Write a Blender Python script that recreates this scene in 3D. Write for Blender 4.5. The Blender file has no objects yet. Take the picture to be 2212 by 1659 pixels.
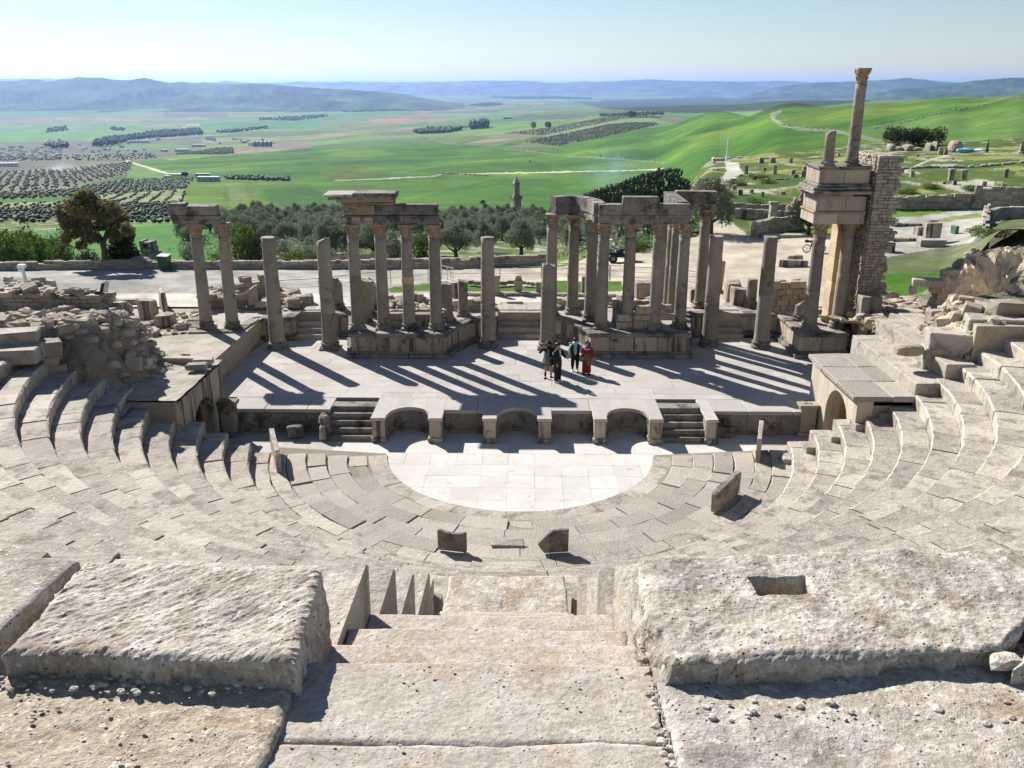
import bpy, bmesh, math, random
import numpy as np
from mathutils import Vector, Matrix

random.seed(7)
RNG = np.random.RandomState(11)
SC = bpy.context.scene
COL = SC.collection

# ------------------------------------------------------------------ camera
PITCH = math.radians(18.9)
YAW = math.radians(0.87)
CAM = Vector((0.16, 0.0, 13.0))
FPX = 1875.0                       # focal length in pixels of a 2212 wide picture
cam_data = bpy.data.cameras.new('camera')
cam = bpy.data.objects.new('camera', cam_data)
COL.objects.link(cam)
cam.location = CAM
cam.rotation_euler = (math.pi / 2 - PITCH, 0, YAW)
cam_data.sensor_width = 36.0
cam_data.lens = 36.0 * FPX / 2212.0
cam_data.clip_start = 0.1
cam_data.clip_end = 200000.0
SC.camera = cam

# ------------------------------------------------------------------ sky, sun, exposure
SUN_DIR = Vector((-4.75, 5.55, 5.5)).normalized()
world = bpy.data.worlds.new('World')
SC.world = world
world.use_nodes = True
wn = world.node_tree
wn.nodes.clear()
w_out = wn.nodes.new('ShaderNodeOutputWorld')
w_bg = wn.nodes.new('ShaderNodeBackground')
w_sky = wn.nodes.new('ShaderNodeTexSky')
w_sky.sky_type = 'NISHITA'
w_sky.sun_disc = False
w_sky.sun_elevation = math.asin(SUN_DIR.z)
w_sky.sun_rotation = math.atan2(SUN_DIR.x, SUN_DIR.y)
w_sky.altitude = 600
w_sky.air_density = 1.0
w_sky.dust_density = 0.15
w_sky.ozone_density = 1.0
w_bg.inputs['Strength'].default_value = 0.053
wn.links.new(w_sky.outputs[0], w_bg.inputs['Color'])
wn.links.new(w_bg.outputs[0], w_out.inputs['Surface'])

sun_data = bpy.data.lights.new('sun', 'SUN')
sun_data.energy = 5.0
sun_data.angle = math.radians(0.53)
sun_data.color = (1.0, 0.955, 0.895)
sun = bpy.data.objects.new('sun', sun_data)
sun.rotation_euler = SUN_DIR.to_track_quat('Z', 'Y').to_euler()
sun.location = (-40, 60, 60)
COL.objects.link(sun)

SC.view_settings.view_transform = 'Standard'
SC.view_settings.look = 'None'
SC.view_settings.exposure = 0.93
SC.view_settings.gamma = 1.0
SC.view_settings.use_curve_mapping = False
SC.render.engine = 'CYCLES'
SC.cycles.max_bounces = 6
SC.cycles.volume_bounces = 1
# ------------------------------------------------------------------ place on the ground seen from the stand
FW = Vector((-math.sin(YAW), math.cos(YAW), 0))
RT = Vector((math.cos(YAW), math.sin(YAW), 0))

def A(dx, dy, fd):
	"""world point at forward distance fd"""
	dep = PITCH + math.atan((dy - 829.5) / FPX)
	drop = fd * math.tan(dep)
	depth = fd * math.cos(PITCH) + drop * math.sin(PITCH)
	lat = (dx - 1106.0) / FPX * depth
	p = CAM + FW * fd + RT * lat
	p.z = CAM.z - drop
	return p

def G(dx, dy, z):
	"""world point on the level z"""
	dep = PITCH + math.atan((dy - 829.5) / FPX)
	return A(dx, dy, (CAM.z - z) / math.tan(dep))

def project_np(P):
	d = P - np.array(CAM)
	f = d @ np.array(FW)
	l = d @ np.array(RT)
	drop = -d[:, 2]
	depth = f * math.cos(PITCH) + drop * math.sin(PITCH)
	down = drop * math.cos(PITCH) - f * math.sin(PITCH)
	return 1106.0 + FPX * l / depth, 829.5 + FPX * down / depth, depth

# ------------------------------------------------------------------ noise
def _hash(ix, iy, iz, seed):
	h = (ix.astype(np.int64) * 374761393 + iy.astype(np.int64) * 668265263 +
		 iz.astype(np.int64) * 2147483647 + seed * 1274126177) & 0xFFFFFFFF
	h = ((h ^ (h >> 13)) * 1274126177) & 0xFFFFFFFF
	h = (h ^ (h >> 16)) & 0xFFFFFFFF
	return h.astype(np.float64) / 4294967295.0

def vnoise(P, seed=0):
	P = np.asarray(P, dtype=np.float64)
	i = np.floor(P)
	f = P - i
	u = f * f * (3 - 2 * f)
	i = i.astype(np.int64)
	r = 0
	for dx in (0, 1):
		wx = u[:, 0] if dx else 1 - u[:, 0]
		for dy in (0, 1):
			wy = u[:, 1] if dy else 1 - u[:, 1]
			for dz in (0, 1):
				wz = u[:, 2] if dz else 1 - u[:, 2]
				r = r + wx * wy * wz * _hash(i[:, 0] + dx, i[:, 1] + dy, i[:, 2] + dz, seed)
	return r * 2 - 1

def fbm(P, octaves=4, seed=0, gain=0.5):
	P = np.asarray(P, dtype=np.float64)
	a, s, r = 1.0, 1.0, 0
	for k in range(octaves):
		r = r + a * vnoise(P * s + 17.3 * k, seed + k)
		a *= gain
		s *= 2.03
	return r

# ------------------------------------------------------------------ materials
def _n(nt, kind, **kw):
	n = nt.nodes.new(kind)
	for k, v in kw.items():
		setattr(n, k, v)
	return n

def _mix(nt, fac, a, b, blend='MIX'):
	m = nt.nodes.new('ShaderNodeMix')
	m.data_type = 'RGBA'
	m.blend_type = blend
	for sock, val in ((m.inputs['Factor'], fac), (m.inputs['A'], a), (m.inputs['B'], b)):
		if isinstance(val, (int, float)):
			sock.default_value = val
		elif isinstance(val, (tuple, list)):
			sock.default_value = (val[0], val[1], val[2], 1)
		else:
			nt.links.new(val, sock)
	return m.outputs['Result']

def _ramp(nt, src, lo, hi, a=0.0, b=1.0):
	m = nt.nodes.new('ShaderNodeMapRange')
	m.inputs['From Min'].default_value = lo
	m.inputs['From Max'].default_value = hi
	m.inputs['To Min'].default_value = a
	m.inputs['To Max'].default_value = b
	nt.links.new(src, m.inputs['Value'])
	return m.outputs['Result']

def _noise(nt, vec, scale, detail=4.0, rough=0.55):
	n = nt.nodes.new('ShaderNodeTexNoise')
	n.inputs['Scale'].default_value = scale
	n.inputs['Detail'].default_value = detail
	n.inputs['Roughness'].default_value = rough
	nt.links.new(vec, n.inputs['Vector'])
	return n.outputs['Fac']

def _math(nt, op, a, b):
	m = nt.nodes.new('ShaderNodeMath')
	m.operation = op
	for k, v in ((0, a), (1, b)):
		if isinstance(v, (int, float)):
			m.inputs[k].default_value = v
		else:
			nt.links.new(v, m.inputs[k])
	return m.outputs[0]

def stone_mat(name, base, alt, dark=(0.05, 0.048, 0.042), dark_lo=0.62, dark_hi=0.72, dark_max=0.8,
			  spots=0.0, spot_col=(0.55, 0.53, 0.48), streak=0.0, bump=0.4, bump_scale=9.0, big=0.35,
			  tone=0.22, rough=0.92, ochre=0.0, fine=30.0):
	m = bpy.data.materials.new(name)
	m.use_nodes = True
	nt = m.node_tree
	b = nt.nodes['Principled BSDF']
	b.inputs['Roughness'].default_value = rough
	b.inputs['Specular IOR Level'].default_value = 0.25
	geo = _n(nt, 'ShaderNodeNewGeometry')
	pos = geo.outputs['Position']
	n_big = _noise(nt, pos, big, 3)
	n_mid = _noise(nt, pos, 2.6, 5, 0.62)
	n_fine = _noise(nt, pos, fine, 3, 0.7)
	col = _mix(nt, _ramp(nt, n_big, 0.35, 0.65), base, alt)
	col = _mix(nt, _ramp(nt, n_mid, 0.3, 0.7, 0.0, 0.55), col, tuple(c * 0.72 for c in base))
	if ochre:
		n_o = _noise(nt, pos, 1.1, 4, 0.6)
		col = _mix(nt, _ramp(nt, n_o, 0.52, 0.68, 0.0, ochre), col, (0.42, 0.25, 0.11))
	att = _n(nt, 'ShaderNodeAttribute', attribute_name='tone')
	info = _n(nt, 'ShaderNodeObjectInfo')
	t = _math(nt, 'ADD', att.outputs['Fac'], info.outputs['Random'])
	t = _math(nt, 'FRACT', t, 0.0)
	worn = _ramp(nt, att.outputs['Fac'], 1.4, 1.6)
	lum = _ramp(nt, t, 0.0, 1.0, 1 - tone, 1 + tone)
	lum2 = _ramp(nt, n_fine, 0.25, 0.75, 0.86, 1.14)
	lum = _math(nt, 'MULTIPLY', lum, lum2)
	cc = _n(nt, 'ShaderNodeCombineColor')
	for k in range(3):
		nt.links.new(lum, cc.inputs[k])
	col = _mix(nt, 1.0, col, cc.outputs[0], 'MULTIPLY')
	n_d = _noise(nt, pos, 1.7, 6, 0.68)
	if dark_max > 0:
		col = _mix(nt, _ramp(nt, n_d, dark_lo, dark_hi, 0.0, dark_max), col, dark)
	if streak > 0:
		mp = _n(nt, 'ShaderNodeMapping')
		mp.inputs['Scale'].default_value = (3.2, 3.2, 0.22)
		nt.links.new(pos, mp.inputs['Vector'])
		n_s = _noise(nt, mp.outputs[0], 1.0, 4, 0.6)
		col = _mix(nt, _ramp(nt, n_s, 0.50, 0.60, 0.0, streak), col, dark)
	if spots > 0:
		n_w = _noise(nt, pos, 15.0, 3, 0.6)
		n_w2 = _noise(nt, pos, 0.9, 2, 0.5)
		f = _math(nt, 'MULTIPLY', _ramp(nt, n_w, 0.60, 0.66), _ramp(nt, n_w2, 0.4, 0.6, 0.25, 1.0))
		col = _mix(nt, _math(nt, 'MULTIPLY', f, spots), col, spot_col)
	col = _mix(nt, _math(nt, 'MULTIPLY', worn, _ramp(nt, n_mid, 0.4, 0.6, 0.0, 0.7)), col, tuple(min(0.7, c * 1.25) for c in base))
	nt.links.new(col, b.inputs['Base Color'])
	n_b = _noise(nt, pos, bump_scale, 6, 0.65)
	bp = _n(nt, 'ShaderNodeBump')
	bp.inputs['Strength'].default_value = bump
	bp.inputs['Distance'].default_value = 0.05
	nt.links.new(n_b, bp.inputs['Height'])
	nt.links.new(bp.outputs[0], b.inputs['Normal'])
	return m

def plain_mat(name, col, rough=0.6, metal=0.0, var=0.12, scale=6.0, spec=0.4):
	m = bpy.data.materials.new(name)
	m.use_nodes = True
	nt = m.node_tree
	b = nt.nodes['Principled BSDF']
	b.inputs['Roughness'].default_value = rough
	b.inputs['Metallic'].default_value = metal
	b.inputs['Specular IOR Level'].default_value = spec
	geo = _n(nt, 'ShaderNodeNewGeometry')
	f = _noise(nt, geo.outputs['Position'], scale, 3)
	c = _mix(nt, _ramp(nt, f, 0.3, 0.7), tuple(x * (1 - var) for x in col), tuple(min(1, x * (1 + var)) for x in col))
	nt.links.new(c, b.inputs['Base Color'])
	return m

def leaf_mat(name, c1, c2, c3=None, trans=0.25):
	m = bpy.data.materials.new(name)
	m.use_nodes = True
	nt = m.node_tree
	b = nt.nodes['Principled BSDF']
	b.inputs['Roughness'].default_value = 0.75
	b.inputs['Specular IOR Level'].default_value = 0.2
	att = _n(nt, 'ShaderNodeAttribute', attribute_name='tone')
	info = _n(nt, 'ShaderNodeObjectInfo')
	col = _mix(nt, att.outputs['Fac'], c1, c2)
	col = _mix(nt, _math(nt, 'MULTIPLY', info.outputs['Random'], 0.5), col, c3 or c1)
	nt.links.new(col, b.inputs['Base Color'])
	if trans > 0:
		tr = _n(nt, 'ShaderNodeBsdfTranslucent')
		nt.links.new(col, tr.inputs['Color'])
		mx = _n(nt, 'ShaderNodeMixShader')
		mx.inputs[0].default_value = trans
		out = nt.nodes['Material Output']
		nt.links.new(b.outputs[0], mx.inputs[1])
		nt.links.new(tr.outputs[0], mx.inputs[2])
		nt.links.new(mx.outputs[0], out.inputs['Surface'])
	return m

M = {}
M['seat'] = stone_mat('seat_limestone', (0.42, 0.375, 0.315), (0.31, 0.28, 0.24), dark=(0.11, 0.10, 0.09),
					  dark_lo=0.50, dark_hi=0.66, dark_max=0.72, spots=0.7, spot_col=(0.66, 0.62, 0.55), bump=0.9, bump_scale=7, tone=0.2)
M['slab'] = stone_mat('rough_paving', (0.38, 0.345, 0.295), (0.32, 0.29, 0.25), dark=(0.13, 0.12, 0.10), dark_lo=0.58,
					  dark_hi=0.72, dark_max=0.5, spots=0.4, spot_col=(0.64, 0.60, 0.52), bump=0.9, bump_scale=14, tone=0.2)
M['stage'] = stone_mat('stage_paving', (0.44, 0.415, 0.385), (0.38, 0.35, 0.315), dark_max=0.25, dark_lo=0.6, bump=0.3, tone=0.09, spots=0.25)
M['marble'] = stone_mat('pale_marble', (0.57, 0.55, 0.52), (0.49, 0.465, 0.43), dark=(0.33, 0.25, 0.19), dark_lo=0.60,
						dark_hi=0.68, dark_max=0.55, bump=0.15, tone=0.06)
M['column'] = stone_mat('lichened_column', (0.245, 0.22, 0.185), (0.30, 0.265, 0.21), dark=(0.035, 0.033, 0.03),
						dark_lo=0.56, dark_hi=0.70, dark_max=0.75, spots=0.75, spot_col=(0.50, 0.49, 0.45), bump=0.5, tone=0.2, ochre=0.2)
M['podium'] = stone_mat('streaked_podium', (0.40, 0.345, 0.275), (0.33, 0.285, 0.23), dark=(0.045, 0.043, 0.038), dark_lo=0.56,
						dark_hi=0.68, dark_max=0.85, streak=0.85, spots=0.25, bump=0.5, tone=0.15, ochre=0.25)
M['tower'] = stone_mat('pale_tower_stone', (0.46, 0.40, 0.32), (0.38, 0.33, 0.265), dark=(0.07, 0.065, 0.055), dark_lo=0.60, dark_hi=0.72, dark_max=0.7, streak=0.35, spots=0.25, bump=0.6, tone=0.12, ochre=0.3)
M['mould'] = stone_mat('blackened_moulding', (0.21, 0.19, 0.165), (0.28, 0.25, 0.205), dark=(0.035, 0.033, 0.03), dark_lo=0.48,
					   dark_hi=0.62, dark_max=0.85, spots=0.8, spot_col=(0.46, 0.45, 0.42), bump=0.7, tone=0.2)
M['capital'] = stone_mat('ochre_capital', (0.36, 0.275, 0.18), (0.27, 0.22, 0.16), dark=(0.04, 0.036, 0.03), dark_lo=0.55,
						 dark_hi=0.66, dark_max=0.8, spots=0.25, bump=0.6, tone=0.15, ochre=0.35)
M['plaster'] = stone_mat('pale_plaster', (0.54, 0.48, 0.39), (0.46, 0.40, 0.32), dark=(0.20, 0.17, 0.13), dark_lo=0.6, dark_hi=0.75, dark_max=0.5, streak=0.25, bump=0.3, tone=0.03)
M['golden'] = stone_mat('golden_ashlar', (0.55, 0.43, 0.28), (0.48, 0.36, 0.22), dark=(0.16, 0.12, 0.08), dark_lo=0.63,
						dark_hi=0.74, dark_max=0.5, bump=0.3, tone=0.12, ochre=0.3)
M['rubble'] = stone_mat('rubble_stone', (0.40, 0.345, 0.27), (0.33, 0.29, 0.235), dark=(0.07, 0.065, 0.055), dark_lo=0.58,
						dark_hi=0.70, dark_max=0.6, spots=0.35, bump=0.8, bump_scale=7, tone=0.25, ochre=0.25)
M['mortar'] = stone_mat('mortar_core', (0.27, 0.23, 0.175), (0.22, 0.19, 0.15), dark_max=0.4, bump=0.8, bump_scale=12, tone=0.05)
def rock_mat(name, tan, cream, grey, grey_amt=0.5, pits=0.6, bump=0.9, fleck=0.5, sc=1.0):
	"""bare weathered limestone seen from close by: pale worn ridges, dirt in the hollows, grey lichen films"""
	m = bpy.data.materials.new(name)
	m.use_nodes = True
	nt = m.node_tree
	b = nt.nodes['Principled BSDF']
	b.inputs['Roughness'].default_value = 0.95
	b.inputs['Specular IOR Level'].default_value = 0.15
	geo = _n(nt, 'ShaderNodeNewGeometry')
	pos = geo.outputs['Position']
	n1 = _noise(nt, pos, 7.0 * sc, 7, 0.68)
	n2 = _noise(nt, pos, 42.0 * sc, 5, 0.7)
	n3 = _noise(nt, pos, 2.3 * sc, 5, 0.62)
	n4 = _noise(nt, pos, 110.0 * sc, 2, 0.6)
	pt = _ramp(nt, geo.outputs['Pointiness'], 0.44, 0.56)
	f = _math(nt, 'ADD', _math(nt, 'MULTIPLY', _ramp(nt, n1, 0.36, 0.64), 0.55), _math(nt, 'MULTIPLY', pt, 0.45))
	col = _mix(nt, f, tan, cream)
	col = _mix(nt, _ramp(nt, n3, 0.50, 0.66, 0.0, grey_amt), col, grey)
	col = _mix(nt, _ramp(nt, _noise(nt, pos, 4.6 * sc, 5, 0.65), 0.52, 0.68, 0.0, 0.5), col, (0.33, 0.22, 0.125))
	l = _math(nt, 'MULTIPLY', _ramp(nt, n2, 0.28, 0.72, 0.72, 1.26), _ramp(nt, n4, 0.3, 0.7, 0.88, 1.12))
	cc = _n(nt, 'ShaderNodeCombineColor')
	for k in range(3): nt.links.new(l, cc.inputs[k])
	col = _mix(nt, 1.0, col, cc.outputs[0], 'MULTIPLY')
	fl = _math(nt, 'MULTIPLY', _ramp(nt, _noise(nt, pos, 26.0 * sc, 3, 0.6), 0.60, 0.66), fleck)
	col = _mix(nt, fl, col, tuple(min(0.85, c * 1.25) for c in cream))
	vo = _n(nt, 'ShaderNodeTexVoronoi'); vo.inputs['Scale'].default_value = 38 * sc; vo.inputs['Randomness'].default_value = 1.0
	nt.links.new(pos, vo.inputs['Vector'])
	pit = _math(nt, 'MULTIPLY', _ramp(nt, vo.outputs['Distance'], 0.22, 0.08), _ramp(nt, n1, 0.42, 0.60, 0, pits))
	col = _mix(nt, pit, col, tuple(c * 0.38 for c in tan))
	nt.links.new(col, b.inputs['Base Color'])
	h = _math(nt, 'ADD', _math(nt, 'MULTIPLY', n1, 0.9), _math(nt, 'ADD', _math(nt, 'MULTIPLY', n2, 0.45), _math(nt, 'MULTIPLY', pit, -0.5)))
	bp = _n(nt, 'ShaderNodeBump'); bp.inputs['Strength'].default_value = bump; bp.inputs['Distance'].default_value = 0.022
	nt.links.new(h, bp.inputs['Height']); nt.links.new(bp.outputs[0], b.inputs['Normal'])
	return m
M['rock'] = rock_mat('foreground_rock', (0.235, 0.185, 0.135), (0.60, 0.56, 0.495), (0.21, 0.20, 0.19), 0.7, 0.9, 1.0)
M['floor'] = rock_mat('worn_step_stone', (0.31, 0.265, 0.22), (0.475, 0.43, 0.375), (0.29, 0.265, 0.235), 0.6, 0.7, 0.7, 0.3, 1.1)
M['concrete'] = rock_mat('gravelly_mortar', (0.30, 0.24, 0.17), (0.53, 0.47, 0.385), (0.33, 0.285, 0.22), 0.4, 0.6, 1.0, 0.9, 1.4)
M['cliff'] = stone_mat('tawny_rock', (0.60, 0.48, 0.33), (0.36, 0.31, 0.245), dark=(0.10, 0.09, 0.075), dark_lo=0.5, dark_hi=0.64,
					   dark_max=0.7, spots=0.2, bump=1.0, bump_scale=4, tone=0.08, ochre=0.5)
M['leaf_olive'] = leaf_mat('olive_leaves', (0.12, 0.15, 0.085), (0.30, 0.335, 0.235), (0.16, 0.19, 0.125))
M['leaf_dark'] = leaf_mat('dark_leaves', (0.025, 0.04, 0.016), (0.06, 0.085, 0.03), (0.035, 0.05, 0.02))
M['leaf_green'] = leaf_mat('bright_leaves', (0.06, 0.12, 0.02), (0.14, 0.21, 0.04), (0.09, 0.12, 0.03))
M['leaf_brown'] = leaf_mat('bronzed_leaves', (0.10, 0.10, 0.04), (0.26, 0.22, 0.10), (0.12, 0.13, 0.05), 0.35)
M['leaf_dry'] = leaf_mat('dry_twigs', (0.16, 0.12, 0.08), (0.26, 0.20, 0.14), (0.14, 0.12, 0.09))
M['bark'] = plain_mat('bark', (0.10, 0.08, 0.06), 0.95, scale=9, var=0.4)
M['white'] = plain_mat('white_paint', (0.78, 0.78, 0.76), 0.5, var=0.05)
M['black'] = plain_mat('black_plastic', (0.02, 0.02, 0.022), 0.5, var=0.2)
M['metal'] = plain_mat('grey_metal', (0.22, 0.23, 0.24), 0.5, 0.6, var=0.1)
M['green_bin'] = plain_mat('green_plastic', (0.05, 0.115, 0.06), 0.55)

# ------------------------------------------------------------------ mesh building
CUBE_F = [(0, 3, 2, 1), (4, 5, 6, 7), (0, 1, 5, 4), (1, 2, 6, 5), (2, 3, 7, 6), (3, 0, 4, 7)]

def _chamfer_template():
	v, idx = [], {}
	for sx in (-1, 1):
		for sy in (-1, 1):
			for sz in (-1, 1):
				for ax in range(3):
					idx[(sx, sy, sz, ax)] = len(v)
					v.append((sx, sy, sz, ax))
	f = []
	for ax in range(3):
		a, b = [(1, 2), (2, 0), (0, 1)][ax]
		for s in (-1, 1):
			loop = []
			for (p, q) in ((-1, -1), (1, -1), (1, 1), (-1, 1)):
				k = [0, 0, 0]
				k[ax], k[a], k[b] = s, p, q
				loop.append(idx[(k[0], k[1], k[2], ax)])
			f.append(tuple(loop if s > 0 else loop[::-1]))
	for ax in range(3):                      # edge faces along ax
		a, b = [(1, 2), (2, 0), (0, 1)][ax]
		for p in (-1, 1):
			for q in (-1, 1):
				k0, k1 = [0, 0, 0], [0, 0, 0]
				k0[ax], k1[ax] = -1, 1
				k0[a] = k1[a] = p
				k0[b] = k1[b] = q
				l = [idx[(*k0, a)], idx[(*k1, a)], idx[(*k1, b)], idx[(*k0, b)]]
				f.append(tuple(l if p * q < 0 else l[::-1]))
	for sx in (-1, 1):
		for sy in (-1, 1):
			for sz in (-1, 1):
				l = [idx[(sx, sy, sz, 0)], idx[(sx, sy, sz, 1)], idx[(sx, sy, sz, 2)]]
				f.append(tuple(l if sx * sy * sz > 0 else l[::-1]))
	return v, f
CH_V, CH_F = _chamfer_template()
CH_S = np.array([c[:3] for c in CH_V], float)
CH_A = np.array([c[3] for c in CH_V])
CH_IN = np.ones((24, 3))
CH_IN[np.arange(24), CH_A] = 0             # axes along which the vertex is drawn in

class MB:
	def __init__(self):
		self.v, self.f, self.t = [], [], []
		self.n = 0

	def add(self, verts, faces, tone=None):
		if tone is None:
			tone = random.random()
		if not len(verts):
			return
		self.v.append(np.asarray(verts, float).reshape(-1, 3))
		n = self.n
		for fc in faces:
			self.f.append(tuple(i + n for i in fc))
		self.t.extend([tone] * len(faces))
		self.n += len(verts)

	def block(self, c, size, rz=0.0, jit=0.0, bev=0.02, tilt=(0, 0), tone=None):
		"""chamfered block; size = full sizes"""
		h = np.array(size) / 2
		P = CH_S * h - CH_S * CH_IN * min(bev, min(h) * 0.6)
		if jit:
			corner = {}
			for i in range(24):
				k = tuple(CH_S[i])
				if k not in corner:
					corner[k] = np.array([random.uniform(-jit, jit) for _ in range(3)])
				P[i] += corner[k]
		R = (Matrix.Rotation(rz, 3, 'Z') @ Matrix.Rotation(tilt[0], 3, 'X') @ Matrix.Rotation(tilt[1], 3, 'Y'))
		P = P @ np.array(R).T + np.array(c)
		self.add(P, CH_F, tone)

	def box(self, x0, x1, y0, y1, z0, z1, tone=None):
		v = [(x0, y0, z0), (x1, y0, z0), (x1, y1, z0), (x0, y1, z0), (x0, y0, z1), (x1, y0, z1), (x1, y1, z1), (x0, y1, z1)]
		self.add(v, CUBE_F, tone)

	def prism(self, poly, z0, z1, tone=None, top_in=0.0):
		n = len(poly)
		poly = [tuple(p[:2]) for p in poly]
		a = sum(poly[i][0] * poly[(i + 1) % n][1] - poly[(i + 1) % n][0] * poly[i][1] for i in range(n))
		if a < 0:
			poly = poly[::-1]
		top = offset_poly(poly, -top_in) if top_in else poly
		v = [(x, y, z0) for x, y in poly] + [(x, y, z1) for x, y in top]
		f = [tuple(range(n))[::-1], tuple(range(n, 2 * n))]
		f += [(i, (i + 1) % n, n + (i + 1) % n, n + i) for i in range(n)]
		self.add(v, f, tone)

	def lathe(self, prof, c=(0, 0, 0), seg=20, wob=0.0, tone=None, cap=True):
		"""prof: list of (r, z) going up"""
		v, f = [], []
		for r, z in prof:
			for k in range(seg):
				a = 2 * math.pi * k / seg
				rr = r * (1 + (random.uniform(-wob, wob) if wob else 0))
				v.append((c[0] + rr * math.cos(a), c[1] + rr * math.sin(a), c[2] + z))
		m = len(prof)
		for j in range(m - 1):
			for k in range(seg):
				k2 = (k + 1) % seg
				f.append((j * seg + k, j * seg + k2, (j + 1) * seg + k2, (j + 1) * seg + k))
		if cap:
			f.append(tuple(range(seg))[::-1])
			f.append(tuple((m - 1) * seg + k for k in range(seg)))
		self.add(v, f, tone)

	def tube(self, pts, r, seg=6, tone=None):
		pts = [Vector(p) for p in pts]
		rs = r if isinstance(r, (list, tuple)) else [r] * len(pts)
		v, f = [], []
		for i, p in enumerate(pts):
			d = (pts[min(i + 1, len(pts) - 1)] - pts[max(i - 1, 0)])
			if d.length < 1e-9:
				d = Vector((0, 0, 1))
			d.normalize()
			u = d.orthogonal() if abs(d.z) > 0.9 else d.cross(Vector((0, 0, 1)))
			if abs(d.z) > 0.9:
				u = Vector((1, 0, 0)) - d * d.x
			u.normalize()
			w = d.cross(u)
			for k in range(seg):
				a = 2 * math.pi * k / seg
				q = p + (u * math.cos(a) + w * math.sin(a)) * rs[i]
				v.append(tuple(q))
		m = len(pts)
		for j in range(m - 1):
			for k in range(seg):
				k2 = (k + 1) % seg
				f.append((j * seg + k, j * seg + k2, (j + 1) * seg + k2, (j + 1) * seg + k))
		f.append(tuple(range(seg))[::-1])
		f.append(tuple((m - 1) * seg + k for k in range(seg)))
		self.add(v, f, tone)

	def blob(self, c, size, seed=None, rz=0.0, sub=1, rough=0.25, tone=None, squash=0.0):
		"""an angular boulder"""
		V, F = ICO[sub]
		if seed is None:
			seed = random.randint(0, 9999)
		P = V * (1 + rough * fbm(V * 1.3 + seed * 3.1, 2, seed)[:, None])
		P = np.clip(P, -0.82, 0.82) / 0.82
		P = P * (np.array(size) / 2)
		cz, sz = math.cos(rz), math.sin(rz)
		P = P @ np.array([[cz, sz, 0], [-sz, cz, 0], [0, 0, 1]])
		self.add(P + np.array(c), F, tone)

	def mesh(self, name, loc=(0, 0, 0), smooth=False):
		me = bpy.data.meshes.new(name)
		V = np.concatenate(self.v) - np.array(loc)
		me.from_pydata(V.tolist(), [], self.f)
		at = me.attributes.new('tone', 'FLOAT', 'FACE')
		at.data.foreach_set('value', self.t)
		if smooth:
			me.polygons.foreach_set('use_smooth', [True] * len(me.polygons))
		me.update()
		return me

	def build(self, name, mat, parent=None, loc=None, smooth=False):
		if parent is not None and loc is None:
			l = world_loc(parent)
		elif loc is None:
			l = Vector((0, 0, 0))
		else:
			l = Vector(loc)
		me = self.mesh(name, l, smooth)
		me.materials.append(mat)
		o = bpy.data.objects.new(name, me)
		COL.objects.link(o)
		if parent is not None:
			o.parent = parent
			o.location = l - world_loc(parent)
		else:
			o.location = l
		return o

def world_loc(o):
	l = Vector(o.location)
	p = o.parent
	while p is not None:
		l = l + Vector(p.location)
		p = p.parent
	return l

def _ico(sub):
	bm = bmesh.new()
	bmesh.ops.create_icosphere(bm, subdivisions=sub, radius=1)
	V = np.array([v.co[:] for v in bm.verts])
	F = [tuple(v.index for v in f.verts) for f in bm.faces]
	bm.free()
	return V, F
ICO = {1: _ico(1), 2: _ico(2), 3: _ico(3)}

def offset_poly(poly, d):
	"""positive d = outwards for a counter-clockwise polygon"""
	n = len(poly)
	out = []
	for i in range(n):
		p0, p1, p2 = poly[i - 1], poly[i], poly[(i + 1) % n]
		e1 = Vector((p1[0] - p0[0], p1[1] - p0[1])); e2 = Vector((p2[0] - p1[0], p2[1] - p1[1]))
		if e1.length < 1e-9 or e2.length < 1e-9:
			out.append(p1); continue
		e1.normalize(); e2.normalize()
		n1 = Vector((e1.y, -e1.x)); n2 = Vector((e2.y, -e2.x))
		m = n1 + n2
		if m.length < 1e-6:
			m = n1
		m.normalize()
		s = d / max(0.4, m.dot(n1))
		out.append((p1[0] + m.x * s, p1[1] + m.y * s))
	return out

def ccw(poly):
	n = len(poly)
	a = sum(poly[i][0] * poly[(i + 1) % n][1] - poly[(i + 1) % n][0] * poly[i][1] for i in range(n))
	return poly if a > 0 else poly[::-1]

def tag(o, label=None, cat=None, group=None, kind=None):
	if label: o['label'] = label
	if cat: o['category'] = cat
	if group: o['group'] = group
	if kind: o['kind'] = kind
	elif label and o.parent is None and 'kind' not in o.keys(): o['kind'] = 'thing'
	return o

def thing(name, label, cat, loc=(0, 0, 0), group=None, kind=None):
	o = bpy.data.objects.new(name, None)
	o.empty_display_size = 0.2
	o.location = loc
	COL.objects.link(o)
	return tag(o, label, cat, group, kind or 'thing')

def piece(name, me, parent, loc, rot=(0, 0, 0), scale=(1, 1, 1)):
	"""an object that shares a mesh; loc is in world coordinates"""
	o = bpy.data.objects.new(name, me)
	if parent is not None:
		o.parent = parent
		o.location = Vector(loc) - world_loc(parent)
	else:
		o.location = loc
	o.rotation_euler = rot
	o.scale = scale
	COL.objects.link(o)
	return o

def copy_tree(root, loc, rz=None, label=None, scale=None):
	r = root.copy()
	COL.objects.link(r)
	r.location = loc
	if rz is not None: r.rotation_euler = (0, 0, rz)
	if scale is not None: r.scale = scale if isinstance(scale, (tuple, list)) else (scale,) * 3
	if label: r['label'] = label
	for ch in list(root.children):
		c = ch.copy()
		COL.objects.link(c)
		c.parent = r
		for g in ch.children:
			d = g.copy()
			COL.objects.link(d)
			d.parent = c
	return r

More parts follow.
